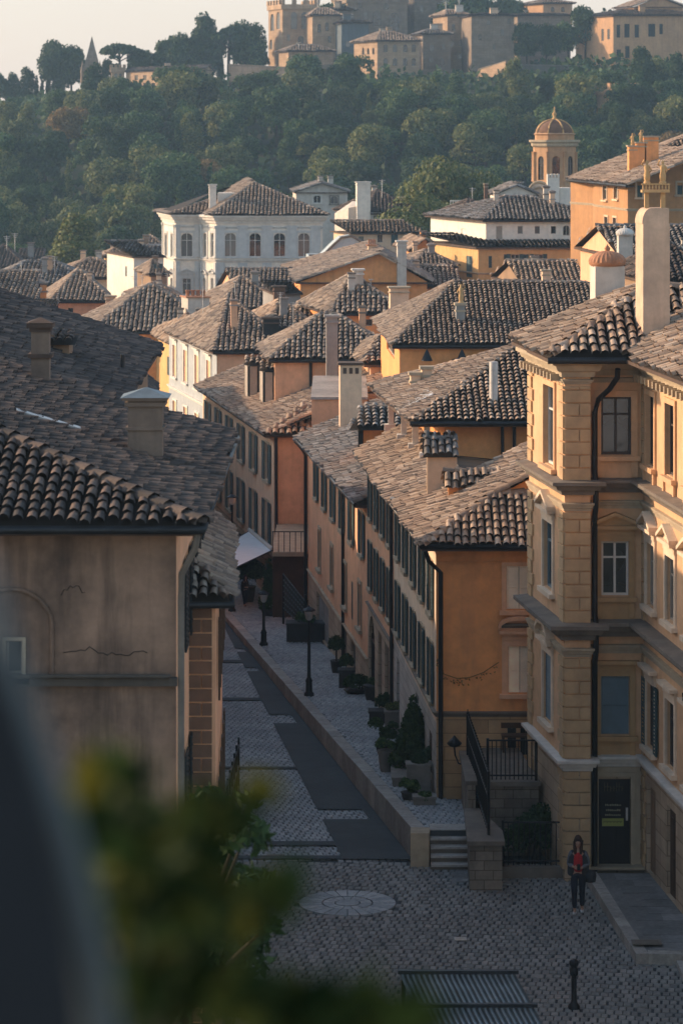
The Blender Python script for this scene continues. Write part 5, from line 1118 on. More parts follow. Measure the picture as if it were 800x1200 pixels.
ridge(mb, B3_, ap1, .2, .5); ridge(mb, B4_, ap1, .2, .5); ridge(mb, ap1, ap2, .2, .5); ridge(mb, B1_, (ap1[0]-2.4, 277, ap1[2]-1.0), .18, .5)
mb.mi = 1; mb.poly([B4_, B5_, ap2, ap1]); mb.mi = 0; mb.build('roof', [M['tile'], M['tile_base'], M['soffit']], wp)
chimney(wp, Xp(250, 272), 271, -8.5, Zp(217, 272), .62, .7, 'white', 'slab', 'whitetrim'); mb = MB(); mb.prism([(Xp(255, 272), 272), (Xp(284, 273), 273), (Xp(284, 273), 275), (Xp(255, 272), 275)], -9, Zp(226, 273)); mb.build('attic_wall', M['white'], wp)
# ------------------------------------------------------------------ yellow villa with white upper storey
v = house('villa', 'white upper storey villa with a grey tiled hipped roof over yellow floors', 'villa', quad(569, 712, 232, 13, -.3), -22, Zp(258, 232), 'hipx', 1.65, 'white', 'tile_grey', inset=4.2, pitch=.36, over=.4, gm=1,
  F_=[W(606, 612, 265, 274, 'glass'), W(626, 632, 265, 274, 'glass'), W(645, 651, 265, 274, 'glass'), W(659, 667, 264, 276, 'glass', arch=True), W(683, 692, 263, 276, 'glass', arch=True), W(581, 588, 265, 280, 'roller', sm='frame')],
  L_=[W(540, 545, 268, 286, 'roller', sm='frame_white')])
q = quad(560, 716, 227, 12, -.3)
y = house('villa', 'yellow lower villa floors with green shutters and a grey pent roof', 'villa', q, -22, Zp(289, 227), 'shedf', .5, 'yellow', 'tile_grey', over=.3, pitch=.36,
  F_=[W(590, 595, 298, 314), W(598, 608, 298, 314, 'open', leaf=.3), W(611, 619, 298, 314), W(625, 636, 298, 314, 'open', leaf=.3), W(669, 681, 297, 312), W(686, 696, 297, 312), W(572, 576, 300, 314), W(604, 618, 335, 350)],
  L_=[W(546, 553, 300, 325, 'closed')])
molding(y, [q[3], q[0], q[1]], Zp(322, 227), CORN(.1, .15), 'trim', 'string_course'); molding(y, [q[3], q[0], q[1]], Zp(293, 227), CORN(.15, .2), 'trim', 'string_course')
chimney(y, Xp(677, 229), 229, -12, Zp(228, 229), .62, .6, 'white', 'dome', 'terracotta')
h = house('house', 'cluttered brown roofs and terrace in front of the yellow villa', 'house', quad(618, 690, 172, 12, -.1), -21, Zp(336, 172), 'gabx', 1.2, 'brownwall', 'tile_brown', pitch=.31, F_=[W(626, 638, 343, 356, 'glass'), W(645, 652, 340, 352)])
chimney(h, Xp(640, 170), 170, -11.5, Zp(318, 170), .45, .4, 'peach', 'slab'); chimney(h, Xp(664, 170), 170, -11.5, Zp(333, 170), .5, .4, 'apricot', 'slab')
house('house', 'small brown lean-to roof left of the cluttered terrace roofs', 'house', quad(600, 640, 160, 8, -.1), -21, Zp(352, 160), 'gabx', .8, 'orange', 'tile', pitch=.3)
h = house('house', 'dark tiled roof with white cornice seen right of the domed chimney', 'house', quad(730, 830, 150, 12, -.1), -21, Zp(300, 150), 'gabx', 1.3, 'apricot', 'tile_grey', pitch=.31, F_=[W(740, 750, 306, 318, 'glass'), W(786, 794, 310, 322, 'glass')])
molding(h, [(Xp(728, 149.8), 149.8), (Xp(835, 149.8), 149.8)], Zp(322, 149.8), CORN(.25, .25), 'whitetrim', 'cornice'); chimney(h, Xp(735, 146), 147, -8, Zp(276, 147), .7, .5, 'offwhite', 'dome', 'whitetrim'); chimney(h, Xp(790, 146), 147, -8.5, Zp(298, 147), .9, .5, 'terracotta', 'slab')
house('house', 'dark roof in front of the orange palace at the right edge', 'house', quad(770, 850, 130, 10, -.1), -21, Zp(330, 130), 'hipx', 1.4, 'brownwall', 'tile_dark', inset=2, pitch=.3)
# white chapel and castellated chimney at the tower foot
h = house('chapel', 'small white gabled chapel front left of the domed tower', 'chapel', [(Xp(582, 250), 250), (Xp(628, 250), 250), (Xp(622, 258), 258), (Xp(574, 258), 258)], -22, Zp(228, 250), 'gaby', .8, 'white', 'tile_grey', over=.2, pitch=.36, F_=[W(602, 608, 226, 231, 'glass', arch=True)])
chimney(h, Xp(570, 250), 251, -8, Zp(216, 251), .3, .3, 'quoin_brown', 'slab')
t = thing('roof_terrace', 'small white railed roof terrace beside the leafy tree', 'terrace', (Xp(540, 255), 255, -20)); mb = MB(); x0, x1 = Xp(527, 255), Xp(549, 255); mb.box(x0, x1, 255, 258, -20, Zp(244, 255))
for i in range(8): mb.box(x0+(x1-x0-.08)*i/7, x0+(x1-x0-.08)*i/7+.08, 255, 255.08, Zp(244, 255), Zp(236, 255))
mb.box(x0, x1, 254.98, 255.1, Zp(236, 255), Zp(234.6, 255)); mb.build('terrace_block', M['white'], t)
house('house', 'dark hipped roof between the railed terrace and the white chapel', 'house', quad(540, 585, 246, 8, -.2), -22, Zp(254, 246), 'hipx', 1.3, 'grey', 'tile_dark', inset=2, pitch=.36)
# ------------------------------------------------------------------ domed tower
tw_ = thing('domed_tower', 'octagonal orange bell tower with a ribbed dome and arched openings', 'bell tower', (Xp(651, 262), 263.5, -20))
cx, cy = Xp(651, 262), 263.8; rr_ = 25.5/2*2*262/F*.5*2/1.0; rr_ = Xp(400+24.5, 262)/math.cos(R(22.5))
O = [(cx+rr_*math.cos(R(a)), cy+rr_*math.sin(R(a))) for a in range(-158-45, 202-45, 45)]
O = [(cx+rr_*math.cos(R(-112.5+45*i)), cy+rr_*math.sin(R(-112.5+45*i))) for i in range(8)]
zt, zb = Zp(172, 262), Zp(222, 262); segs = []
for i in range(8):
    A, B = O[i], O[(i+1) % 8]; L = wlen(A, B); segs.append((A, B, zb-6, zt, [dict(u0=L*.28, u1=L*.72, z0=Zp(211, 262), z1=Zp(183, 262), style='glass', arch=True, fm='frame_dark')]))
wall(tw_, segs, 'hill_orange')
loop = O+[O[0], O[1]]
mb = MB()
for x, y in O: mb.lathe((x, y, Zp(213, 262)), [(.2, 0), (.14, .1), (.13, Zp(178, 262)-Zp(213, 262)-.1), (.2, Zp(178, 262)-Zp(213, 262))], 8)
mb.build('columns', M['hill_orange'], tw_)
def ring(mb, r, z0, z1): mb.lathe((cx, cy, z0), [(r*.96, 0), (r, (z1-z0)*.3), (r, z1-z0), (r*.5, z1-z0)], 8, False, R(22.5))
mb = MB(); ring(mb, rr_*1.1, zt, zt+.35); ring(mb, rr_*1.2, zt+.35, zt+.6); ring(mb, rr_*1.08, zb-.3, zb+.1); mb.build('cornice', M['trim'], tw_)
mb = MB(); mb.lathe((cx, cy, zt+.6), [(rr_*.92, 0), (rr_*.92, Zp(158, 262)-zt-.6), (rr_*1.0, Zp(158, 262)-zt-.55), (rr_*.9, Zp(157, 262)-zt-.5)], 8, False, R(22.5)); mb.build('drum', M['hill_orange'], tw_)
zd = Zp(158, 262); a = rr_*.86; hD = Zp(140, 262)-zd
mb = MB(); prof = [(a*math.cos(R(t)), hD*math.sin(R(t))) for t in range(0, 91, 9)]; mb.lathe((cx, cy, zd), prof, 24); o = mb.build('dome', M['quoin_brown'], tw_)
mb = MB()
for i in range(8):
    q_ = R(22.5+45*i); mb.tube([(cx+p*1.02*math.cos(q_), cy+p*1.02*math.sin(q_), zd+z*1.02) for p, z in prof], .07, 6)
mb.build('ribs', M['statue'], o)
mb = MB(); mb.lathe((cx, cy, zd+hD), [(.22, -.05), (.25, .1), (.12, .2), (.16, .4), (.22, .5), (.1, .65), (.05, .9), (.09, 1.0), (0, 1.15)], 8); mb.build('finial', M['statue'], tw_)
t = thing('castellated_stack', 'white castellated chimney block at the foot of the domed tower', 'chimney', (Xp(651, 250), 250, -12)); mb = MB(); x0, x1 = Xp(641, 250), Xp(655, 250)
mb.box(x0, x1, 250, 251, -14, Zp(208, 250))
for i in range(4): mb.box(x0+(x1-x0)*i/3.6, x0+(x1-x0)*(i+.6)/3.6, 249.95, 251, Zp(208, 250)+.001, Zp(204, 250))
mb.box(Xp(655, 251), Xp(668, 251), 250.5, 253, -14, Zp(220, 251)); mb.build('stack', M['white'], t)
# arched niche at the tower's left foot
t = thing('niche_gable', 'curved baroque gable with a round niche left of the domed tower foot', 'gable', (Xp(630, 252), 252, -14)); mb = MB(); x = Xp(631, 252); z = Zp(225, 252)
pr = [(x+.85*math.cos(R(a_)), z+.85*math.sin(R(a_))) for a_ in range(0, 181, 15)]; V = [(x+.85, -14)]+pr+[(x-.85, -14)]; n = len(V); f = [(p[0], 252, p[1]) for p in V]; bb = [(p[0], 253, p[1]) for p in V]
mb.addnp(f+bb, [(i, (i+1) % n, n+(i+1) % n, n+i) for i in range(n)]); mb.poly(f); mb.build('gable', M['offwhite'], t); mb = MB(); mb.tube([(p[0], 251.95, p[1]) for p in pr], .12, 6); mb.tube([(x+.5*math.cos(R(a_)), 251.9, z-.1+.5*math.sin(R(a_))) for a_ in range(0, 361, 20)], .08, 6); mb.build('mouldings', M['trim'], t)
# ------------------------------------------------------------------ orange palace at the right
qa = [(Xp(668, 206), 206), (Xp(738, 186), 186), (Xp(738, 186)+5, 200), (Xp(668, 206)+5, 214)]
pa = thing('orange_palace', 'long orange palace wing with a brown roof and statued chimneys on the slope', 'palace', (Xp(720, 195), 196, -20))
zA_ = Zp(212, 206)
P_A, P_B, P_C, P_D = (Xp(668, 208), 208), (Xp(694, 204), 204), (Xp(694, 203), 201), (Xp(735, 190), 190)
P_E = (Xp(830, 190), 190)
ow = [op(P_C, P_D, 706, 711, 217, 234, 'glass', trim='x', tm='peach'), op(P_C, P_D, 719, 724, 216, 233, 'glass', trim='x', tm='peach'), op(P_C, P_D, 708, 712, 254, 268, 'glass', trim='x', tm='peach'), op(P_C, P_D, 718, 722, 255, 268, 'glass', trim='x', tm='peach')]
of = [op(P_D, P_E, 746, 752, 213, 231, 'closed', trim='x', tm='peach', fm='frame'), op(P_D, P_E, 793, 799, 214, 228, 'closed', trim='x'), op(P_D, P_E, 746, 750, 258, 268, 'closed')]
wall(pa, [(P_A, P_B, -20, zA_, []), (P_B, P_C, -20, zA_, []), (P_C, P_D, -20, zA_, ow), (P_D, P_E, -20, zA_, of)], 'palace_ochre_shaded', extra=[[(P_D[0], 190, zA_), (P_E[0], 190, zA_), (P_E[0], 190, Zp(180, 190))]])
molding(pa, [P_A, P_B, P_C, P_D, P_E], Zp(245, 195), CORN(.1, .16), 'trim', 'string_course')
mb = MB(); r0 = (Xp(664, 209), 209., zA_+.05); r1 = (Xp(733, 188), 187.5, zA_+.05); r2 = (Xp(835, 188), 187.5, Zp(176, 188)); r3 = tuple(a+b-c for a, b, c in zip(r0, r2, r1))
tiles(mb, [r0, r1, r2, r3], .34, .5); ridge(mb, r1, r2, .2, .5); mb.mi = 2; mb.prism([r0[:2], (P_C[0]-.4, 200), r1[:2], (P_D[0]+1, 192), (P_A[0]+3, 210)], zA_-.1, zA_+.0); mb.mi = 0
mb.build('roof', [M['tile_brown'], M['tile_base'], M['soffit']], pa)
gutter(pa, [(r0[0], r0[1]), (r1[0], r1[1])], zA_, .1)
for px, w, y0, st in ((741, .5, 172, 1), (751, .62, 168, 1), (763, .9, 161, 0)):
    c = chimney(pa, Xp(px, 195), 195, -3, Zp(y0, 195), w, .6, 'orange', 'slab')
    if st: statue(Xp(px, 195), 195.3, Zp(y0, 195)+.1, .8, c)
house('palace_wing', 'upper orange palace block with a grey roof at the right edge', 'palace', [(Xp(786, 205), 205), (Xp(870, 205), 205), (Xp(862, 218), 218), (Xp(778, 218), 218)], -20, Zp(172, 205), 'hipx', 1.2, 'orange', 'tile_brown', inset=3, pitch=.35)
# ------------------------------------------------------------------ hilltop buildings
def tower(name, label, cat, x0, x1, d, D, yt, yb, k=-.2, mat='castle', cren=0, F_=(), L_=(), roofy=None, rm='tile_grey', rise=1.6, typ='hipx'):
    q = quad(x0, x1, d, D, k)
    z0 = Zp(yb, d)-6; z1 = Zp(yt, d)
    if not cren: return house(name, label, cat, q, z0, z1, typ, rise, mat, rm, F_=F_, L_=L_, over=.5, pitch=.6, inset=min(D, (q[1][0]-q[0][0]))*.42)
    cx = sum(p[0] for p in q)/4; cy = sum(p[1] for p in q)/4; t = thing(name, label, cat, (cx, cy, z0)); FL, FR, BR, BL = q
    Fo = [op(FL, FR, *a[:4], **dict(dict(style=a[4]), **a[5])) for a in F_]; Lo = [op(BL, FL, *a[:4], **dict(dict(style=a[4]), **a[5])) for a in L_]
    wall(t, [(BL, FL, z0, z1, Lo), (FL, FR, z0, z1, Fo), (FR, BR, z0, z1, []), (BR, BL, z0, z1, [])], mat)
    mb = MB(); mb.poly([(p[0], p[1], z1-.3) for p in q])
    for A, B in ((BL, FL), (FL, FR), (FR, BR)):
        mb.T = wframe(A, B); L = wlen(A, B); mb.box(-.25, L+.25, -.28, .0, z1-1.0, z1-.003); n = max(3, int(L/cren/1.9)); s = L/n
        for i in range(n+1): mb.box(i*s-cren*.5, i*s+cren*.5, -.3, .25, z1, z1+cren*1.0)
    mb.T = None; mb.build('battlements', M[mat], t); return t
gw = lambda *r, st='hole', **k: [(a, b, c, d, st, k) for a, b, c, d in r]
AW = dict(st='glass', arch=True, fm='frame_dark')
tower('castle_tower', 'square crenellated castle tower with tall arched openings at the hilltop left', 'castle tower', 331, 372, 625, 9, 5, 68, -.35, 'castle', 1.0,
  F_=gw((341, 348, 14, 34), (353, 360, 14, 34), (336, 340, 40, 48), (349, 356, 42, 54), **AW), L_=gw((317, 321, 16, 36), (324, 328, 14, 34), (316, 319, 46, 58), **AW))
tower('castle_keep', 'broad dark castle keep with arched doorways at the hilltop centre', 'castle', 407, 477, 640, 16, -2, 52, -.2, 'castle_dark', 1.2,
  F_=gw((425, 431, 14, 28), (437, 446, 12, 30), (456, 467, 15, 40), (420, 424, 2, 9), (449, 455, 4, 11), **AW))
tower('castle_tower', 'plain crenellated castle tower right of the broad keep', 'castle tower', 485, 536, 645, 12, -8, 42, -.2, 'castle_dark', 1.0, F_=gw((492, 496, 6, 14), (512, 517, 2, 12), **AW))
tower('hill_house', 'tiled brick house beside the castle tower on the hilltop', 'house', 366, 398, 618, 8, 18, 58, -.2, 'castle', F_=gw((372, 376, 28, 38), (381, 385, 26, 36), (384, 388, 42, 50), **AW), rm='tile_brown')
tower('hill_house', 'long low hilltop building with a tiled roof at the foot of the castle tower', 'house', 338, 390, 610, 7, 60, 78, -.3, 'castle', F_=gw((345, 350, 64, 70), (356, 361, 64, 70), (368, 373, 64, 70), **AW), rm='tile', rise=1.3)
tower('hill_house', 'dark blue grey walled hilltop house left of the lit stone house', 'house', 400, 432, 612, 8, 27, 70, -.2, 'slate_wall', F_=gw((405, 410, 48, 55), (418, 423, 46, 53), **AW), rm='tile_dark', rise=.8)
tower('hill_house', 'stone hilltop house with a sunlit left wall and rows of small windows', 'house', 442, 491, 596, 11, 48, 100, -.42, 'castle', F_=gw(*[(x, x+5, y, y+9) for y in (52, 68, 84) for x in (449, 460, 472, 482)], **AW), L_=gw(*[(x, x+2.5, y, y+8) for y in (56, 70, 85) for x in (424, 430, 436)], **AW), rm='tile_brown', rise=2.0)
tower('hill_house', 'narrow dark hilltop house between the lit stone house and the grey block', 'house', 495, 528, 606, 9, 40, 92, -.2, 'castle_dark', F_=gw((503, 508, 52, 60), (515, 520, 68, 76), (503, 507, 66, 73), (517, 521, 52, 58), **AW), rise=1.0)
tower('hill_house', 'tall stepped stone house with a red brown roof below the plain tower', 'house', 524, 548, 612, 9, 18, 90, -.3, 'castle', F_=gw((529, 533, 28, 36), (538, 542, 46, 54), (528, 532, 48, 55), (537, 541, 62, 69), **AW), rm='tile_brown', rise=1.2)
tower('hill_house', 'big plain grey stone block with one small window on the hilltop', 'house', 552, 602, 600, 11, 18, 84, -.14, 'castle_dark', F_=gw((586, 590, 34, 42), (570, 574, 24, 29), (560, 564, 40, 47), (594, 598, 22, 28), (577, 580, 52, 58), **AW), rm='tile_dark', rise=.5)
tower('hill_house', 'small sunlit orange house on the skyline right of the stone block', 'house', 636, 670, 640, 8, 4, 22, -.5, 'hill_orange', F_=gw((645, 649, 8, 14), (657, 661, 8, 14), **AW), rm='tile', rise=.9)
tower('hill_house', 'flat dark outbuilding below the small orange skyline house', 'house', 606, 668, 625, 6, 18, 42, -.2, 'castle_dark', rise=.4, rm='tile_dark')
tower('hill_house', 'dark brick block between the castle tower and the keep', 'house', 388, 415, 630, 8, 12, 50, -.2, 'castle_dark', rise=.8, F_=gw((394, 398, 24, 32), **AW), rm='tile_dark')
tower('hilltop_villa', 'orange hilltop villa with tall dark windows and a dark eave at the top right', 'villa', 718, 830, 590, 14, 18, 80, -.45, 'hill_orange', F_=gw((722, 726, 29, 44), (731, 737, 28, 44), (743, 748, 29, 44), (759, 767, 28, 43), (772, 776, 28, 40), (722, 727, 58, 72), (732, 737, 54, 68), **dict(AW, arch=False, st='closed', sm='shutter_black')), L_=gw((704, 707, 34, 48), (711, 714, 34, 46), **dict(AW, arch=False, st='closed', sm='shutter_black')), rm='tile_dark', rise=1.2)
tower('hilltop_villa', 'gabled upper block of the orange villa at the very top right', 'villa', 742, 800, 598, 9, 8, 26, -.3, 'hill_orange', rm='tile_brown', rise=2.0, typ='gaby')
tower('hill_ruin', 'small sunlit orange ruin half hidden among the trees at upper right', 'ruin', 722, 745, 520, 6, 104, 135, -.5, 'hill_orange', 1, F_=gw((727, 731, 112, 122), (737, 741, 110, 120), **AW))
# walls on the hill
def hillwall(x0, x1, y0, y1, yb, d0, d1, label, mat='stone', name='retaining_wall', th=1.0):
    a, b = (Xp(x0, d0), d0), (Xp(x1, d1), d1); t = thing(name, label, 'wall', ((a[0]+b[0])/2, (a[1]+b[1])/2, Zp(yb, d0)))
    mb = MB(); mb.prism([a, b, (b[0], b[1]+th), (a[0], a[1]+th)], [Zp(yb, d0)-3, Zp(yb, d1)-3]*1+[Zp(yb, d1)-3, Zp(yb, d0)-3], [Zp(y0, d0), Zp(y1, d1), Zp(y1, d1), Zp(y0, d0)]); mb.build('wall', M[mat], t)
    mb = MB(); mb.prism([(a[0]-.1, a[1]-.15), (b[0]+.1, b[1]-.15), (b[0]+.1, b[1]+th+.1), (a[0]-.1, a[1]+th+.1)], [Zp(y0, d0)+.004, Zp(y1, d1)+.004, Zp(y1, d1)+.004, Zp(y0, d0)+.004], [Zp(y0, d0)+.2, Zp(y1, d1)+.2, Zp(y1, d1)+.2, Zp(y0, d0)+.2]); mb.build('coping', M['trim_dark'], t)
M['oldwall'] = plaster('old_hill_wall', (.24,.205,.17), (.1,.095,.08), .8, .12, .7, joints=(1.2,.6))
hillwall(268, 345, 76, 80, 100, 604, 596, 'rough retaining wall below the castle tower, left stretch', 'oldwall')
hillwall(345, 400, 82, 74, 95, 594, 590, 'rough retaining wall below the long low hilltop building', 'oldwall')
hillwall(560, 592, 82, 72, 98, 588, 578, 'sunlit end of the long terrace wall below the grey stone block', 'castle')
hillwall(592, 690, 76, 78, 98, 578, 582, 'long shaded terrace wall below the dark trees right of the grey stone block', 'oldwall')
for i, (x0, x1, y0, yb) in enumerate(((132, 145, 78, 108), (147, 236, 84, 106))):
    pass
h = house('hill_building', 'long ruined pink stone hall with small windows left of the castle', 'hall', [(Xp(148, 612), 612), (Xp(238, 585), 585), (Xp(250, 596), 596), (Xp(160, 622), 622)], 2, Zp(83, 600), 'gabx', .8, 'castle', 'tile_dark', over=.3, pitch=.6,
  F_=[(x, x+4, y, y+6, 'glass', dict(fm='frame_dark')) for y in (88, 97) for x in (158, 168, 178, 188, 199, 210, 222)])
tower('hill_building', 'roofless pale gable ruin beside the pointed spire', 'ruin', 131, 146, 612, 3, 79, 106, -.1, 'castle', .6, F_=gw((134, 138, 86, 102), (140, 143, 86, 102), **AW))
s = thing('spire', 'dark pointed gothic spire standing on the skyline between the trees', 'spire', (Xp(108, 618), 618, 5)); x, d = Xp(108, 618), 618; zb = Zp(108, d)-3; z1 = Zp(85, d); zt = Zp(42, d)
mb = MB(); mb.prism([(x-1.7, d-1.7), (x+1.7, d-1.7), (x+1.7, d+1.7), (x-1.7, d+1.7)], zb, z1); mb.build('tower', M['castle_dark'], s)
mb = MB(); P = [(x-1.8, d-1.8, z1), (x+1.8, d-1.8, z1), (x+1.8, d+1.8, z1), (x-1.8, d+1.8, z1)]
for i in range(4): mb.poly([P[i], P[(i+1) % 4], (x, d, zt)])
mb.build('spire_roof', M['castle_dark'], s)
for dx in (-1.8, 1.8):
    mb = MB(); mb.lathe((x+dx, d-1.8, z1-2.4), [(.45, 0), (.4, 2.2), (.5, 2.4), (0, 5.0)], 6, False); mb.build('pinnacle', M['castle_dark'], s)
mb = MB(); mb.box(x-.6, x+.6, d-1.75, d-1.68, z1-2.6, z1-.1); mb.build('arched_opening', M['dark'], s)
mb = MB(); mb.prism([(x+1.8, d-1), (Xp(160, d), d-1), (Xp(160, d), d+2), (x+1.8, d+2)], zb, Zp(106, d)); mb.prism([(x-6, d-2), (x-1.8, d-2), (x-1.8, d+2), (x-6, d+2)], zb-1, Zp(100, d)-1.2); mb.build('nave_walls', M['castle_dark'], s)
# ------------------------------------------------------------------ vegetation
def crown(lobes, n, s, rng, flat=.0, el=1.5):
    L = np.array(lobes, float); w = L[:, 3]**2; k = rng.choice(len(L), n, p=w/w.sum())
    dr = rng.normal(size=(n, 3)); dr /= np.linalg.norm(dr, axis=1)[:, None]
    dr[:, 2] = np.where((dr[:, 2] < -.35), -dr[:, 2]*.6, dr[:, 2])
    rad = L[k, 3]*(.62+.42*rng.random(n)**.6); sc3 = np.stack([np.ones(n), np.ones(n), L[k, 4] if L.shape[1] > 4 else np.full(n, .85)], -1)
    p = L[k, :3]+dr*rad[:, None]*sc3
    nn = dr+rng.normal(0, .55, (n, 3)); nn /= np.linalg.norm(nn, axis=1)[:, None]
    a = np.cross(nn, rng.normal(size=(n, 3))); a /= np.linalg.norm(a, axis=1)[:, None]; b = np.cross(nn, a); ss = s*(.6+.8*rng.random(n))[:, None]
    V = np.stack([p-a*ss*el*.5, p-b*ss*.38, p+a*ss*el*.5, p+b*ss*.38], 1).reshape(-1, 3)
    return V, np.arange(n*4).reshape(-1, 4)
def tree_proto(kind, seed, H, Wd, n, s):
    r = np.random.default_rng(seed); mt = MB(); mc = MB(); lob = []
    if kind == 'broad':
        for i in range(11):
            a = r.random()*6.28; q = r.random()**.7; z = H*(.38+.5*r.random()); lob.append((math.cos(a)*Wd*.33*q, math.sin(a)*Wd*.33*q, z, Wd*(.15+.1*r.random()), .85))
        lob.append((0, 0, H*.55, Wd*.3, 1.1)); th = .45
    elif kind == 'tall':
        for i in range(9):
            a = r.random()*6.28; z = H*(.25+.65*i/9); w = Wd*.22*(1-abs(i-3.5)/9); lob.append((math.cos(a)*w*.7, math.sin(a)*w*.7, z, w+Wd*.08, 1.2))
        th = .3
    elif kind == 'cypress':
        for i in range(12): z = H*(.1+.85*i/12); lob.append((r.normal(0, .04)*Wd, r.normal(0, .04)*Wd, z, Wd*.5*max(.15, math.sin(math.pi*min(1, .25+.75*(1-i/12)))**.6*(1-i/14)), 1.4))
        th = .15
    else:   # umbrella pine
        for i in range(10):
            a = r.random()*6.28; q = math.sqrt(r.random()); lob.append((math.cos(a)*Wd*.42*q, math.sin(a)*Wd*.42*q, H*(.80-.14*q+.07*r.random()), Wd*(.13+.06*r.random()), .45))
        for i in range(3): a = r.random()*6.28; lob.append((math.cos(a)*Wd*.3, math.sin(a)*Wd*.3, H*(.5+.12*i), Wd*.12, .4))
        th = .75
    mt.tube([(0, 0, -1.5), (r.normal(0, .05), r.normal(0, .05), H*.3), (r.normal(0, .15), r.normal(0, .15), H*th+.1*H), (0, 0, H*.85)], [H*.028, H*.022, H*.015, H*.004], 7)
    for l in lob[:7]: mt.tube([(0, 0, H*min(th, l[2]/H*.8)), (l[0]*.6, l[1]*.6, l[2]*.9), (l[0], l[1], l[2])], [H*.010, H*.007, H*.003], 5)
    V, Q = crown(lob, n, s, r); mc.addnp(V, Q); return mt, mc
PR = {}
def proto(key, kind, seed, H, Wd, n, s):
    mt, mc = tree_proto(kind, seed, H, Wd, n, s); PR[key] = (mt.mesh('trunk', M['bark']), mc, key)
    PR[key] = (PR[key][0], {}, mc)
def plant_tree(key, x, y, z, sc_, leaf, name, label, cat='tree', group=None, rz=None, sz=1.0):
    tm, cache, mc = PR[key]
    if leaf not in cache: cache[leaf] = mc.mesh('crown', M[leaf])
    t = thing(name, label, cat, (x, y, z), group); t.rotation_euler[2] = rz if rz is not None else random.random()*6.28; t.scale = (sc_, sc_, sc_*sz)
    for nm, me in (('trunk', tm), ('crown', cache[leaf])): o = bpy.data.objects.new(nm, me); COL.objects.link(o); o.parent = t
    return t
for i in range(5): proto('b%d' % i, 'broad', 20+i, 8, 8, 5200, .31)
for i in range(2): proto('t%d' % i, 'tall', 40+i, 9, 5, 3800, .28)
proto('b9', 'broad', 77, 8, 8, 15000, .17); proto('t9', 'tall', 78, 9, 5, 9000, .19)
proto('c0', 'cypress', 50, 9, 2.0, 1600, .3); proto('p0', 'pine', 60, 10, 8, 2200, .4); proto('p1', 'pine', 61, 9, 6.5, 1800, .4)
rt = random.Random(21); cnt = 0
blocked = [(270, 610, 0, 101, 560, 700), (690, 800, 0, 82, 570, 640), (85, 250, 60, 110, 575, 640)]
zones = lambda px: ('left end of the hill' if px < 190 else 'slope behind the white palace' if px < 400 else 'slope below the castle houses' if px < 620 else 'slope right of the domed tower')
kinds = {'leaf': 'dark green', 'leaf_olive': 'olive green', 'leaf_deep': 'deep green', 'leaf_rust': 'rusty brown'}
d = 398.0
while d < 618:
    half = d*.118+6; x = -half+rt.random()*6
    while x < half:
        xx = x+rt.uniform(-2, 2); yy = d+rt.uniform(-3.5, 3.5); px = 400+F*xx/yy; z = float(ground_z(np.array(xx), np.array(yy))); py = HY-F*z/yy
        if -25 < px < 825 and cnt < 292 and not any(a < px < b and yy > e for a, b, c, d_, e, f in blocked):
            r = rt.random(); leaf = 'leaf' if r < .46 else 'leaf_deep' if r < .74 else 'leaf_olive' if r < .975 else 'leaf_rust'
            if px < 200 and rt.random() < .4: leaf = 'leaf_olive'
            k = rt.choice(['b0', 'b1', 'b2', 'b3', 'b4', 'b0', 'b2', 't0', 't1']) if rt.random() < .94 else 'c0'; sz = {'b': 'broad crowned', 't': 'upright', 'c': 'slender cypress'}[k[0]]
            plant_tree(k, xx, yy, z-.4, rt.choice((rt.uniform(.55, .8), rt.uniform(.8, 1.1), rt.uniform(1.05, 1.4))), leaf, 'cypress_tree' if k == 'c0' else 'hill_tree', '%s %s tree in the wood on the %s' % (kinds[leaf], sz, zones(px)), 'tree', 'trees wooded %s %s %s' % (zones(px), kinds[leaf], sz)); cnt += 1
        x += rt.uniform(6.0, 9.0)*(1.06 if d > 500 else 1)
    d += 7.8
# undergrowth between the trees
r = np.random.default_rng(5); n = 26000; X = r.uniform(-95, 95, n); Y = r.uniform(388, 640, n); Zg = ground_z(X, Y)+.2+r.random(n)*1.6+np.maximum(0, np.sin(X*.9)*np.sin(Y*.7))*1.4
k = ~((Y > 590) & (X > -22) & (X < 38))
V = np.stack([X, Y, Zg], -1)[k]; m = len(V); dr = r.normal(size=(m, 3)); a = r.normal(size=(m, 3)); a /= np.linalg.norm(a, axis=1)[:, None]; b = np.cross(a, dr); b /= np.linalg.norm(b, axis=1)[:, None]; ss = r.uniform(.5, 1.1, m)[:, None]
mb = MB(); mb.addnp(np.stack([V-a*ss, V-b*ss*.6, V+a*ss, V+b*ss*.6], 1).reshape(-1, 3), np.arange(m*4).reshape(-1, 4)); o = mb.build('undergrowth', M['leaf_deep']); tag(o, 'dark scrub filling the gaps between the hillside trees', 'undergrowth', None, 'stuff')
def tall_at(key, px, yt, d, H0, leaf, name, label, yb=None, sz=1.0, cat='tree', grp=None, z=None):
    x = Xp(px, d); z = float(ground_z(np.array(x), np.array(d))) if z is None else z; h = Zp(yt, d)-z
    return plant_tree(key, x, d, z, h/H0/sz, leaf, name, label, cat, grp, sz=sz)
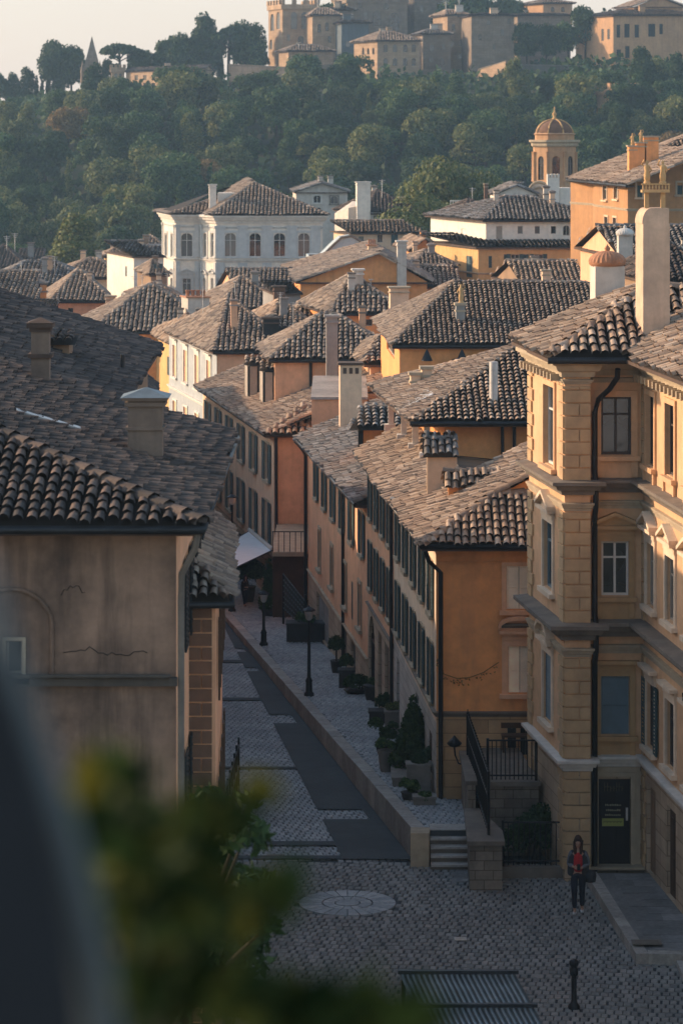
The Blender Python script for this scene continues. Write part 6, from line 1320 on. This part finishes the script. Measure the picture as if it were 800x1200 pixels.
sky = [('t0', 14, 84, 'leaf_deep', 'upright dark tree on the skyline at the far left edge'), ('t1', 32, 78, 'leaf_deep', 'twin crowned dark tree, third from left on the skyline'), ('b1', 0, 88, 'leaf_deep', 'dark tree cut by the left frame edge on the skyline'), ('b3', 64, 52, 'leaf_deep', 'tall loose skyline tree just left of the spire'), ('b0', 84, 50, 'leaf_deep', 'wide dark skyline tree touching the spire'),
  ('c0', 57, 78, 'leaf_deep', 'slim cypress left of the spire, nearer the frame edge'), ('c0', 50, 88, 'leaf_deep', 'short slim cypress before the loose skyline tree'), ('p0', 141, 50, 'leaf_deep', 'umbrella pine right of the spire'), ('b2', 163, 62, 'leaf_deep', 'rounded dark tree behind the ruined hall, left'), ('p1', 182, 56, 'leaf_deep', 'low pine behind the middle of the ruined hall'),
  ('b4', 203, 42, 'leaf_deep', 'dark broad tree behind the right half of the ruined hall'), ('t1', 243, 14, 'leaf_deep', 'tallest dense dark tree on the skyline left of the castle'), ('p1', 268, 24, 'leaf_deep', 'thin pine between the tallest tree and the castle tower'), ('b2', 285, 30, 'leaf_deep', 'dark round tree nearest the castle tower'), ('t0', 298, 28, 'leaf', 'dark upright tree touching the castle tower left side'), ('b3', 222, 48, 'leaf', 'dark tree between the hall end and the tallest tree'),
  ('b1', 600, 2, 'leaf_deep', 'bare looking skyline tree behind the grey stone block'), ('b0', 617, 24, 'leaf_deep', 'dark tree above the terrace wall, left'), ('b2', 640, 32, 'leaf_deep', 'dark tree above the middle of the terrace wall'), ('b4', 665, 28, 'leaf', 'dark tree above the terrace wall, right end'), ('b1', 685, 12, 'leaf_deep', 'skyline tree beside the orange hilltop villa'), ('c0', 705, 2, 'leaf_deep', 'slim cypress at the villa roof left end'), ('c0', 712, 4, 'leaf_deep', 'second slim cypress at the villa roof left end'),
  ('p1', 392, -6, 'leaf_deep', 'dark tree behind the wall between castle tower and keep'), ('b3', 540, -4, 'leaf', 'tree crown behind the plain castle tower'), ('t0', 574, 0, 'leaf_deep', 'upright tree behind the grey stone block roof')]
sky += [('t1', 22, 96, 'leaf_deep', 'short upright tree between the first two skyline trees'), ('c0', 43, 84, 'leaf_deep', 'pointed cypress in the left skyline group'), ('t0', 72, 62, 'leaf_deep', 'upright tree filling the gap left of the spire'), ('t0', 124, 68, 'leaf_deep', 'narrow tree just right of the spire'), ('c0', 152, 62, 'leaf_deep', 'thin cypress right of the umbrella pine'), ('t1', 172, 58, 'leaf_deep', 'upright tree behind the left half of the hall'), ('t0', 193, 48, 'leaf_deep', 'upright dark tree behind the middle of the hall'), ('t1', 232, 34, 'leaf_deep', 'upright tree leaning on the tallest dark tree'), ('c0', 258, 40, 'leaf_deep', 'thin cypress right of the tallest dark tree'), ('t1', 308, 60, 'leaf_deep', 'low tree at the castle tower foot')]
H0 = {'b': 7.6, 't': 8.6, 'c': 9.0, 'p': 8.6}
for k, px, yt, leaf, lab in sky:
    dd = 600 if 590 < px < 700 and k != 'c0' and yt > 10 else 640 if px > 380 else 628
    sz = 1.35 if k[0] == 'b' else 1.0
    tall_at(k, px, yt, dd, H0[k[0]], leaf, 'pine_tree' if k[0] == 'p' else 'cypress_tree' if k == 'c0' else 'skyline_tree', lab, sz=sz)
for k, px, yt, dd, leaf, lab in (('b1', 772, 84, 540, 'leaf_deep', 'big dark tree in front of the villa at the right edge'), ('t0', 792, 60, 545, 'leaf_deep', 'dark tree at the right edge below the villa eave'), ('b3', 700, 84, 545, 'leaf', 'green tree left of the orange ruin'), ('b2', 752, 100, 515, 'leaf_deep', 'dark tree right of the orange ruin'), ('b4', 716, 120, 500, 'leaf_deep', 'dark tree under the orange ruin'),
  ('b0', 380, 80, 583, 'leaf_olive', 'sunlit olive bush at the castle retaining wall foot'), ('b3', 500, 88, 578, 'leaf_olive', 'sunlit tree below the narrow dark hilltop house'), ('b2', 540, 86, 580, 'leaf_olive', 'olive tree below the stepped stone house'), ('b4', 420, 96, 575, 'leaf_olive', 'olive tree at the foot of the lit stone house'), ('b1', 640, 112, 560, 'leaf', 'big rounded tree left of the dome, higher on the slope')):
    tall_at(k, px, yt, dd, H0[k[0]], leaf, 'hill_tree', lab, sz=1.1)
tall_at('t9', 96, 247, 345, 8.6, 'leaf_olive', 'round_tree', 'lone light green tree standing at the edge of the far left houses', sz=.8)
tall_at('b9', 521, 198, 322, 7.6, 'leaf_olive', 'leafy_tree', 'upper light green tree between the dormer house and the villa', sz=1.3)
tall_at('b9', 510, 240, 300, 7.6, 'leaf_olive', 'leafy_tree', 'lower light green tree between the dormer house and the villa', sz=1.0)
# street plants
def bush(x, y, z, w, h, leaf, n, s, seed, shape='ball'):
    r = np.random.default_rng(seed); mb = MB()
    if shape == 'cone': lob = [(0, 0, h*(.12+.8*i/7), w*.5*(1-i/8.5), 1.1) for i in range(8)]
    elif shape == 'ball': lob = [(0, 0, h*.5, w*.46, h/w*1.0)]
    else: lob = [(r.uniform(-.3, .3)*w, r.uniform(-.3, .3)*w, h*r.uniform(.3, .75), w*r.uniform(.16, .3), .9) for _ in range(7)]
    V, Q = crown(lob, n, s, r); mb.addnp(V+np.array([x, y, z]), Q); return mb
def potted(px, py, w, h, ph, pw, leaf, shape, label, name='potted_plant', seed=1, pm='pot_dark', box=0, n=900, s=.07):
    d = 43505/(py-360.0) ; x = Xp(px, d); z = pav_z(d); t = thing(name, label, 'plant', (x, d, z)); mb = MB()
    if box: mb.prism([(x-pw/2, d-box/2), (x+pw/2, d-box/2), (x+pw/2, d+box/2), (x-pw/2, d+box/2)], z, z+ph); mb.prism([(x-pw/2-.03, d-box/2-.03), (x+pw/2+.03, d-box/2-.03), (x+pw/2+.03, d+box/2+.03), (x-pw/2-.03, d+box/2+.03)], z+ph-.06, z+ph+.002)
    else: mb.lathe((x, d, z), [(pw*.34, 0), (pw*.45, ph*.5), (pw*.5, ph*.9), (pw*.54, ph*.92), (pw*.54, ph), (pw*.3, ph-.03)], 14)
    mb.build('pot', M[pm], t); zz = z+ph
    if shape == 'lollipop': zz += .05; m2 = MB(); m2.tube([(x, d, z+ph-.05), (x, d, zz+.3)], .03); m2.build('stem', M['bark'], t); zz += .15; shape = 'ball'
    bush(x, d, zz-.08, w, h, leaf, n, s, seed, shape).build('foliage', M[leaf], t); return t
potted(394, 789, .62, .75, .45, .4, 'leaf_deep', 'lollipop', 'clipped topiary ball in a dark pot furthest up the wall', seed=1)
potted(406, 806, .5, .6, .62, .5, 'leaf_deep', 'ball', 'clipped green ball in a tall dark square planter', seed=2, box=.5)
potted(418, 813, .95, .6, .14, .8, 'leaf_deep', 'ball', 'low rounded shrub in a shallow dish beside the square planter', seed=3, n=1200)
potted(436, 821, .4, .3, .5, .55, 'leaf', 'loose', 'dark glossy tub beside the arched doorway', seed=4)
potted(452, 848, .75, .5, .42, 1.0, 'leaf_deep', 'loose', 'dark rectangular planter box with low plants at the boundary of the two wall colours', seed=5, box=.5)
potted(450, 884, .8, .8, .35, .5, 'leaf_deep', 'loose', 'dark leafy shrub at the upper end of the planter group', seed=6, n=1200)
potted(462, 862, .5, .3, .75, .55, 'leaf_olive', 'loose', 'tall stone planter at the back of the planter group', seed=7, pm='pot', box=.5)
potted(452, 905, .6, .45, .6, .42, 'leaf', 'loose', 'grey round pot with light green leaves in the planter group', seed=8, pm='pot')
potted(484, 912, 1.2, 2.0, .3, .8, 'leaf_deep', 'cone', 'large dark conical evergreen in the planter group', seed=9, pm='pot_dark', n=5000, s=.09)
potted(468, 912, .6, .5, .35, .42, 'leaf', 'loose', 'long low stone trough with green plants along the planter group', seed=10, pm='pot', box=3.0, n=1400)
potted(490, 930, .45, .3, .8, .6, 'leaf_deep', 'loose', 'upright square stone planter near the dark downpipe', seed=11, pm='pot', box=.45)
potted(502, 925, .6, 1.0, .3, .4, 'leaf_deep', 'loose', 'dark narrow shrub against the wall corner by the downpipe', seed=12, n=1400)
potted(479, 938, .55, .4, .22, .4, 'leaf', 'loose', 'small pot with spreading leaves at the near end of the group', seed=13)
potted(497, 943, .4, .12, .24, .55, 'leaf', 'loose', 'low square stone planter nearest the steps', seed=14, pm='pot', box=.4)
potted(291, 706, 1.6, 1.3, .7, .6, 'leaf_deep', 'ball', 'big round dark shrub under the awning', seed=15, n=2600, s=.1)
potted(316, 722, .9, 2.2, .3, .7, 'leaf_deep', 'cone', 'dark columnar shrub beside the arched door past the awning', seed=16, n=2600, s=.1)
potted(358, 752, .9, .4, .75, 1.4, 'leaf', 'loose', 'dark metal framed planter box before the green screen', seed=17, box=.8, n=1000)
t = thing('garden_screen', 'dark green slatted screen standing across the pavement', 'screen', (Xp(340, 116), 116, pav_z(116))); x0, x1 = Xp(332, 117), Xp(358, 112); mb = MB(); z = pav_z(116)
for i in range(12): s = i/11; mb.tube([(x0+(x1-x0)*s, 117-5*s, z+.55), (x0+(x1-x0)*s, 117-5*s, z+1.95-.3*s)], .03, 5)
for i in range(7): mb.tube([(x0, 117, z+.6+i*.22), (x1, 112, z+.6+i*.17)], .022, 5)
mb.build('slats', M['shutter'], t)
for s in (0, 1): mb = MB(); mb.tube([(x0+(x1-x0)*s, 117-5*s, z-.1), (x0+(x1-x0)*s, 117-5*s, z+1.9)], .045); mb.build('post', M['iron'], t)
# railing plants in the garden well
t = thing('garden_shrub', 'dark climbing shrub behind the railing beside the walking person', 'plant', (4.4, 70.5, GZ)); r = np.random.default_rng(77)
V, Q = crown([(4.1+.25*i, 70.6+.2*(i % 2), -16.9+.22*(i % 3), .36, 1.1) for i in range(4)]+[(4.75, 70.8, -16.5, .4, 1.2)], 3600, .075, r); mb = MB(); mb.addnp(V, Q); mb.build('foliage', M['leaf_deep'], t)
t2 = MB(); [t2.tube([(4.3+.1*i, 70.6, GZ), (4.25+.16*i, 70.6, -16.8)], .02, 5) for i in range(4)]; t2.build('stem', M['bark'], t)
# garden chair / bench by the terrace railing
t = thing('garden_bench', 'small wooden bench against the orange front behind the terrace railing', 'bench', (4.7, 75.1, -15.64)); z = -15.64; x0, x1 = Xp(587, 75), Xp(620, 75)
mb = MB(); mb.box(x0, x1, 74.75, 75.1, z+.38, z+.43); mb.build('seat', M['wood'], t); mb = MB(); mb.box(x0, x1, 75.1, 75.15, z+.55, z+.68); mb.build('backrest', M['wood'], t)
for a in (x0+.02, x1-.07):
    for b in (74.78, 75.05): mb = MB(); mb.box(a, a+.05, b, b+.05, z, z+.38); mb.build('leg', M['wood'], t)
# lamp posts
def lamp(px, yb, yt, label, k=1.0):
    d = 43505/(yb-360.0); x = Xp(px, d); z = pav_z(d); h = (yb-yt)*d/F; t = thing('lamp_post', label, 'lamp post', (x, d, z), 'lamp posts along the kerb')
    mb = MB(); mb.lathe((x, d, z), [(.16, 0), (.16, .1), (.11, .16), (.10, .45), (.12, .5), (.06, .62), (.045, h*.75), (.035, h-.42), (.06, h-.4)], 12); mb.build('post', M['iron'], t)
    mb = MB(); mb.lathe((x, d, z+h-.40), [(.05, 0), (.10, .05), (.16, .30), (.16, .31)], 6, False); g = mb.build('lantern_glass', M['metal'], t)
    mb = MB(); mb.lathe((x, d, z+h-.09), [(.2, -.01), (.21, .02), (.1, .09), (.03, .13), (0, .18)], 6, False); mb.build('lantern_cap', M['iron'], t)
    return t
lamp(362, 816, 712, 'black lamp post with lantern, nearest of those on the kerb')
lamp(309, 757, 693, 'black lamp post in the middle, before the awning')
lamp(272, 717, 580, 'tall black lamp post furthest along the kerb beside the awning')
# fence by the annex foot
t = thing('street_railing', 'dark low railing panel at the foot of the left street wall', 'railing', (-3.0, 76, GZ)); mb = MB(); x0 = Xp(272, 78)
for i in range(8): mb.tube([(x0+.02*i, 72+1.0*i, GZ-.2), (x0+.02*i, 72+1.0*i, GZ+1.3)], .03, 5)
for z in (.2, .75, 1.3): mb.tube([(x0, 72, GZ+z), (x0+.14, 79, GZ+z-.2)], .03, 5)
mb.build('bars', M['iron'], t)
# ------------------------------------------------------------------ people
def skin_mesh(name, verts, edges, rad, mat, parent, sub=2, off=(0,0,0), root=0):
    me = bpy.data.meshes.new(name); me.from_pydata([tuple(Vector(v)) for v in verts], edges, []); o = bpy.data.objects.new(name, me); COL.objects.link(o)
    m = o.modifiers.new('skin', 'SKIN'); m.use_smooth_shade = True
    for i, r_ in enumerate(rad): me.skin_vertices[0].data[i].radius = (r_, r_) if not hasattr(r_, '__len__') else r_
    me.skin_vertices[0].data[root].use_root = True
    s = o.modifiers.new('sub', 'SUBSURF'); s.levels = sub; s.render_levels = sub
    dg = bpy.context.evaluated_depsgraph_get(); ev = bpy.data.meshes.new_from_object(o.evaluated_get(dg)); o.modifiers.clear(); o.data = ev; ev.name = name
    ev.materials.clear(); ev.materials.append(M[mat])
    for p in ev.polygons: p.use_smooth = True
    o.parent = parent; return o
M['skin'] = plain('skin', (.42,.25,.18), .6, var=.08); M['red'] = plain('red_cloth', (.42,.02,.025), .85); M['jacket'] = plain('dark_jacket_cloth', (.035,.038,.045), .85)
M['sleeve'] = plain('grey_sleeve_cloth', (.13,.14,.16), .85); M['jeans'] = plain('dark_jeans', (.018,.024,.04), .85); M['hair'] = plain('dark_brown_hair', (.045,.025,.018), .6); M['shoe'] = plain('white_shoe', (.55,.55,.55), .6)
def person(x, y, z, h, label, yaw=0., red='red', sleeve='sleeve', jk='jacket', jeans='jeans', shoe='shoe', hair='hair', look=True, hat=False):
    s = h/1.72; t = thing('person', label, 'person', (x, y, z)); t.rotation_euler[2] = yaw; t.scale = (s, s, s)
    # local: figure faces -y.  walking, both forearms raised to hold a phone
    J = dict(pel=(0,0,.93), sp=(0,-.0,1.08), ch=(0,-.01,1.30), nk=(0,-.02,1.44), nk2=(0,-.035,1.50), hd=(0,-.06,1.60), cr=(0,-.055,1.68),
      hl=(-.09,0,.90), kl=(-.085,-.10,.50), al=(-.075,-.05,.09), tl=(-.08,-.17,.035), hr=(.09,0,.90), kr=(.085,.01,.50), ar=(.08,.12,.11), tr=(.085,.02,.035),
      sl=(-.16,0,1.385), el=(-.22,.02,1.12), wl=(-.09,-.17,1.10), sr=(.16,0,1.385), er=(.23,.02,1.13), wr=(.07,-.18,1.08), pl=(-.055,-.21,1.10), pr=(.04,-.215,1.085))
    def S(keys, edges, rad, name, mat, root=0): 
        ix = {k: i for i, k in enumerate(keys)}; return skin_mesh(name, [J[k] for k in keys], [(ix[a], ix[b]) for a, b in edges], rad, mat, t, root=root)
    keys = list(J); rad = dict(pel=(.12,.09), sp=(.10,.075), ch=(.115,.08), nk=(.06,.055), nk2=(.05,.05), hd=(.075,.09), cr=(.06,.075), hl=(.085,.085), kl=(.052,.052), al=(.036,.036), tl=(.035,.028), hr=(.085,.085), kr=(.052,.052), ar=(.036,.036), tr=(.035,.028), sl=(.055,.055), el=(.04,.04), wl=(.026,.022), sr=(.055,.055), er=(.04,.04), wr=(.026,.022), pl=(.036,.018), pr=(.036,.018))
    ed = [('pel','sp'),('sp','ch'),('ch','nk'),('nk','nk2'),('nk2','hd'),('hd','cr'),('pel','hl'),('hl','kl'),('kl','al'),('al','tl'),('pel','hr'),('hr','kr'),('kr','ar'),('ar','tr'),('ch','sl'),('sl','el'),('el','wl'),('ch','sr'),('sr','er'),('er','wr'),('wl','pl'),('wr','pr')]
    vs = [J[k] for k in keys]; es = [(keys.index(a), keys.index(b)) for a, b in ed]; rd = [rad[k] for k in keys]
    for hnd, sg in (('pl', 1), ('pr', -1)):
        b0 = Vector(J[hnd])
        for f in range(4):
            i = len(vs); p = b0+Vector((sg*.0, -.008, .026-.017*f)); vs += [tuple(p), tuple(p+Vector((sg*.022, -.026-.004*(f % 2), 0))), tuple(p+Vector((sg*.045, -.018, .003)))]; rd += [(.010, .010), (.009, .009), (.007, .007)]; es += [(keys.index(hnd), i), (i, i+1), (i+1, i+2)]
        i = len(vs); vs += [tuple(b0+Vector((0, .01, .035))), tuple(b0+Vector((sg*.02, -.012, .062)))]; rd += [(.012, .012), (.009, .009)]; es += [(keys.index(hnd), i), (i, i+1)]
    body = skin_mesh('body', vs, es, rd, 'skin', t)
    mb = MB(); c_ = (0, -.145, 1.60)
    mb.lathe((-.028, -.140, 1.612), [(0, -.011), (.011, 0), (0, .011)], 8); mb.lathe((.028, -.140, 1.612), [(0, -.011), (.011, 0), (0, .011)], 8); o = mb.build('eyes', M['hair'], None); o.parent = t
    mb = MB(); mb.addnp([(-.012, -.146, 1.572), (.012, -.146, 1.572), (0, -.168, 1.576), (0, -.146, 1.615)], [(0,1,2),(1,3,2),(3,0,2)]); o = mb.build('nose', M['skin'], None); o.parent = t
    mb = MB(); mb.box(-.02, .02, -.146, -.138, 1.545, 1.551); o = mb.build('mouth', M['red'], None); o.parent = t
    def part(name, mat, vsd, edg, rd_, root=0): return skin_mesh(name, vsd, edg, rd_, mat, t, root=root)
    part('trousers', jeans, [J['pel'], J['hl'], J['kl'], (-.076,-.055,.13), J['hr'], J['kr'], (.08,.115,.15), (0,0,1.0)], [(0,1),(1,2),(2,3),(0,4),(4,5),(5,6),(0,7)], [(.155,.115),(.10,.105),(.068,.07),(.058,.06),(.10,.105),(.068,.07),(.058,.06),(.15,.11)])
    part('shirt', red, [(0,-.02,.93), (0,-.02,1.12), (0,-.03,1.32), (0,-.03,1.43)], [(0,1),(1,2),(2,3)], [(.135,.12),(.12,.11),(.125,.105),(.065,.07)])
    for sg, sh, e, w_ in ((-1, 'sl', 'el', 'wl'), (1, 'sr', 'er', 'wr')):
        part('jacket', jk, [(sg*.11,-.0,.84), (sg*.115,-.0,1.1), (sg*.115,-.0,1.34), (sg*.07,.0,1.45)], [(0,1),(1,2),(2,3)], [(.08,.15),(.075,.14),(.08,.13),(.055,.09)])
        W_ = Vector(J[w_]); E_ = Vector(J[e]); part('sleeve', sleeve, [(sg*.13,.0,1.385), J[sh], E_, tuple(W_.lerp(E_, .15))], [(0,1),(1,2),(2,3)], [(.07,.07),(.072,.07),(.055,.055),(.042,.04)])
    part('jacket_back', jk, [(0,.05,.88), (0,.05,1.15), (0,.05,1.38)], [(0,1),(1,2)], [(.15,.075),(.135,.07),(.14,.065)])
    part('hair', hair, [(0,-.045,1.70), (0,.01,1.62), (0,.03,1.50), (0,.05,1.36), (-.062,-.055,1.63), (-.068,-.075,1.48), (-.06,-.085,1.36), (.062,-.055,1.63), (.068,-.075,1.48), (.06,-.085,1.36), (0,-.07,1.75), (0,-.125,1.685)], [(0,1),(1,2),(2,3),(0,4),(4,5),(5,6),(0,7),(7,8),(8,9),(0,10),(10,11)], [(.10,.095),(.11,.09),(.10,.07),(.07,.035),(.045,.055),(.04,.045),(.02,.03),(.045,.055),(.04,.045),(.02,.03),(.07,.07),(.06,.035)])
    for a, tt in (('al', 'tl'), ('ar', 'tr')):
        A_ = Vector(J[a]); T_ = Vector(J[tt]); part('shoe', shoe, [tuple(A_+Vector((0, .03, -.045))), tuple(A_.lerp(T_, .5)+Vector((0,0,-.012))), tuple(T_+Vector((0,-.02,-.002)))], [(0,1),(1,2)], [(.045,.042),(.045,.038),(.038,.028)])
    return t
dp = 17.42*F/(1072-HY); pp = person(Xp(677, dp), dp, GZ+.02, (1074-985)/F*dp*1.0, 'woman-length haired person in a red top and dark jacket looking down at a phone on the cobbles', yaw=R(-8))
pp['label'] = 'long haired person in red top and dark jacket, looking down while walking on the cobbles'
X_, Y_ = pp.location[0], pp.location[1]; s = pp.scale[0]
mb = MB(); a = (X_-.01, Y_-.27*s, GZ+1.13*s); mb.box(a[0]-.036, a[0]+.036, a[1]-.006, a[1]+.006, a[2]-.06, a[2]+.08); single(mb, 'phone', M['iron'], 'small dark phone held in both hands by the person in red', 'phone', a)
mb = MB(); a = (X_+.27*s, Y_+.0, GZ+.88*s); mb.lathe(a, [(.02, -.15), (.12, -.12), (.14, 0), (.12, .1), (.04, .13)], 12); mb.tube([(a[0], a[1], a[2]+.1), (X_+.12*s, a[1]-.02, GZ+1.2*s), (X_+.05*s, a[1]+.02, GZ+1.46*s)], .012, 5); single(mb, 'shoulder_bag', M['jacket'], 'round dark bag hanging at the hip of the person in red', 'bag', a)
dq = 43505/(711-360.0); person(Xp(287, dq), dq, pav_z(dq), 1.3, 'dark clothed person standing under the awning beside the big round shrub', yaw=.6, red='jacket', sleeve='jacket', shoe='jacket')
# ------------------------------------------------------------------ near window plants and handrail
r = np.random.default_rng(9)
tr_ = thing('garden_tree', 'leafy tree top rising behind the blurred balcony plant beside the road', 'tree', (Xp(235, 28), 28, GZ)); d = 28
lob = [(Xp(px, d+j), d+j, Zp(py, d+j), rr__, .95) for px, py, rr__, j in ((285, 985, .26, 0), (300, 1045, .24, .2), (265, 1060, .4, .5), (225, 1010, .42, 1), (180, 1090, .6, 1.2), (270, 1120, .4, .8), (130, 1020, .5, 1.4), (215, 1160, .7, 1), (292, 940, .12, .1), (245, 945, .2, .6), (310, 1090, .16, 0))]
V, Q = crown(lob, 6500, .075, r, el=2.0); mb = MB(); mb.addnp(V, Q); mb.build('crown', M['leaf_deep'], tr_)
mb = MB(); x = Xp(215, 29); z9 = Zp(1190, 29); mb.tube([(x, 29, GZ), (x+.05, 29, -12), (x, 29, z9)], [.2, .15, .09], 10)
for l in lob: mb.tube([(x, 29, z9), (x*.5+l[0]*.5, 29*.5+l[1]*.5, z9*.45+l[2]*.55), l[:3]], [.05, .03, .01], 6)
mb.build('trunk', M['bark'], tr_)
bp = thing('balcony_plant', 'large blurred leafy balcony plant with yellow tips in the near foreground', 'plant', (Xp(190, 3.2), 3.2, Zp(1260, 3.2)))
d = 3.2; lob = []
for px, py, rp in ((185, 1010, 55), (228, 962, 22), (130, 965, 38), (222, 1060, 34), (160, 1110, 66), (195, 1155, 54), (110, 1060, 50), (275, 1180, 30), (215, 1060, 60), (150, 915, 14), (120, 905, 16), (330, 1190, 34), (420, 1190, 30), (480, 1195, 20), (90, 1170, 60)):
    dd = d+r.uniform(-.18, .2); lob.append((Xp(px, dd), dd, Zp(py, dd), rp/F*dd, .9))
V, Q = crown(lob, 1500, .038, r, el=2.2); mb = MB(); mb.addnp(V, Q)
for px, py, px2, py2, n in ((235, 985, 320, 928, 22), (120, 990, 118, 885, 20), (255, 1085, 345, 1040, 18), (330, 1190, 490, 1195, 30), (60, 1000, 130, 950, 10)):
    for i in range(n):
        s = i/n; q = np.array([Xp(px+(px2-px)*s, d), d, Zp(py+(py2-py)*s, d)])+r.normal(0, .008, 3); a = r.normal(size=3)*.022; b = np.cross(a, [0, 1, 0.3])*.5; mb.addnp([q-a, q-b, q+a, q+b], [(0,1,2,3)])
mb.build('foliage', M['leaf_near'], bp)
mb = MB(); x, z = Xp(190, d), Zp(1290, d)
for l in lob: mb.tube([(x, d, z), ((x+l[0])/2, d, (z+l[2])/2), l[:3]], .003, 5)
mb.build('stem', M['bark'], bp)
mb = MB(); mb.box(x-.22, x+.30, d-.1, d+.1, z-.18, z+.0); mb.build('planter', M['pot_dark'], bp)
M['rail_paint'] = plain('grey_blue_rail_paint', (.085,.115,.13), .6); M['rail_dark'] = plain('dark_blue_panel', (.010,.016,.022), .8)
hr = thing('handrail', 'blurred curved grey blue metal rail sweeping down the near left edge', 'handrail', (-.3, 2.3, -1.2)); d = 2.3
pt = [(-70, 560), (-30, 660), (0, 770), (30, 870), (58, 960), (78, 1050), (94, 1130), (104, 1220), (108, 1300)]
mb = MB(); mb.tube([(Xp(a, d), d+.02*i, Zp(b, d+.02*i)) for i, (a, b) in enumerate(pt)], [.010, .011, .012, .013, .014, .015, .016, .016, .016], 12); mb.build('rail', M['rail_paint'], hr)
mb = MB(); P = [(Xp(a-12, d), Zp(b, d)) for a, b in pt[2:]]; P += [(Xp(-150, d), Zp(1300, d)), (Xp(-150, d), Zp(770, d))]
f = [(a, d+.03, b) for a, b in P]; g_ = [(a, d+.05, b) for a, b in P]; n = len(P); mb.addnp(f+g_, [(i, (i+1) % n, n+(i+1) % n, n+i) for i in range(n)]); mb.poly(f); mb.poly(g_[::-1]); mb.build('panel', M['rail_dark'], hr)
# ------------------------------------------------------------------ air
m = bpy.data.materials.new('haze'); m.use_nodes = True; nt = m.node_tree; nt.nodes.clear(); ou = N(nt, 'ShaderNodeOutputMaterial'); vo = N(nt, 'ShaderNodeVolumePrincipled')
vo.inputs['Color'].default_value = (.50,.76,1.0,1); vo.inputs['Density'].default_value = HAZE; vo.inputs['Anisotropy'].default_value = .3
nt.links.new(vo.outputs[0], ou.inputs['Volume'])
mb = MB(); mb.box(-360, 360, -30, 880, -38, 46); o = mb.build('haze', m); tag(o, None, None, None, 'stuff'); o['label'] = 'thin bluish haze in the air over the town and hill'
# ------------------------------------------------------------------ light, sky, camera
EL, AZ = R(SUN_EL), R(SUN_AZ)     # azimuth measured from -x towards +y
sd = Vector((-math.cos(EL)*math.cos(AZ), math.cos(EL)*math.sin(AZ), math.sin(EL)))
sun = bpy.data.lights.new('sun', 'SUN'); sun.energy = SUN_E; sun.angle = R(.5); sun.color = (1, .70, .46); so = bpy.data.objects.new('sun', sun); COL.objects.link(so)
so.rotation_euler = sd.to_track_quat('Z', 'Y').to_euler()
w = bpy.data.worlds.new('World'); sc.world = w; w.use_nodes = True; nt = w.node_tree; bg = nt.nodes['Background']
sk = N(nt, 'ShaderNodeTexSky', sky_type='NISHITA'); sk.sun_disc = False; sk.sun_elevation = EL; sk.sun_rotation = math.atan2(sd.x, sd.y)
sk.air_density = 1.0; sk.dust_density = 1.2; sk.ozone_density = 1.6
tc = N(nt, 'ShaderNodeTexCoord'); sx = N(nt, 'ShaderNodeSeparateXYZ'); nt.links.new(tc.outputs['Generated'], sx.inputs[0])     # pale veil of evening cloud low over the horizon
veil = ramp(nt, sx.outputs[2], [(0.0, (.85,)*3), (.06, (.75,)*3), (.22, (.0,)*3)]); nt.links.new(mixc(nt, veil, mixc(nt, 1.0, sk.outputs[0], TINT, 'MULTIPLY'), VEIL), bg.inputs[0]); bg.inputs[1].default_value = SKY
cam = bpy.data.cameras.new('camera'); co = bpy.data.objects.new('camera', cam); COL.objects.link(co); sc.camera = co
co.rotation_euler = (R(90), 0, 0); cam.sensor_fit = 'VERTICAL'; cam.sensor_height = 36; cam.lens = F/1200*36; cam.shift_y = -450/1200; cam.clip_end = 3000; cam.clip_start = .1
cam.dof.use_dof = True; cam.dof.focus_distance = 85; cam.dof.aperture_fstop = 2.8
vs_ = sc.view_settings; vs_.view_transform = 'Standard'; vs_.look = 'None'; vs_.gamma = 1; vs_.exposure = EXPO; vs_.use_curve_mapping = False
sc.cycles.volume_bounces = 0; sc.cycles.max_bounces = 6; sc.cycles.diffuse_bounces = 3
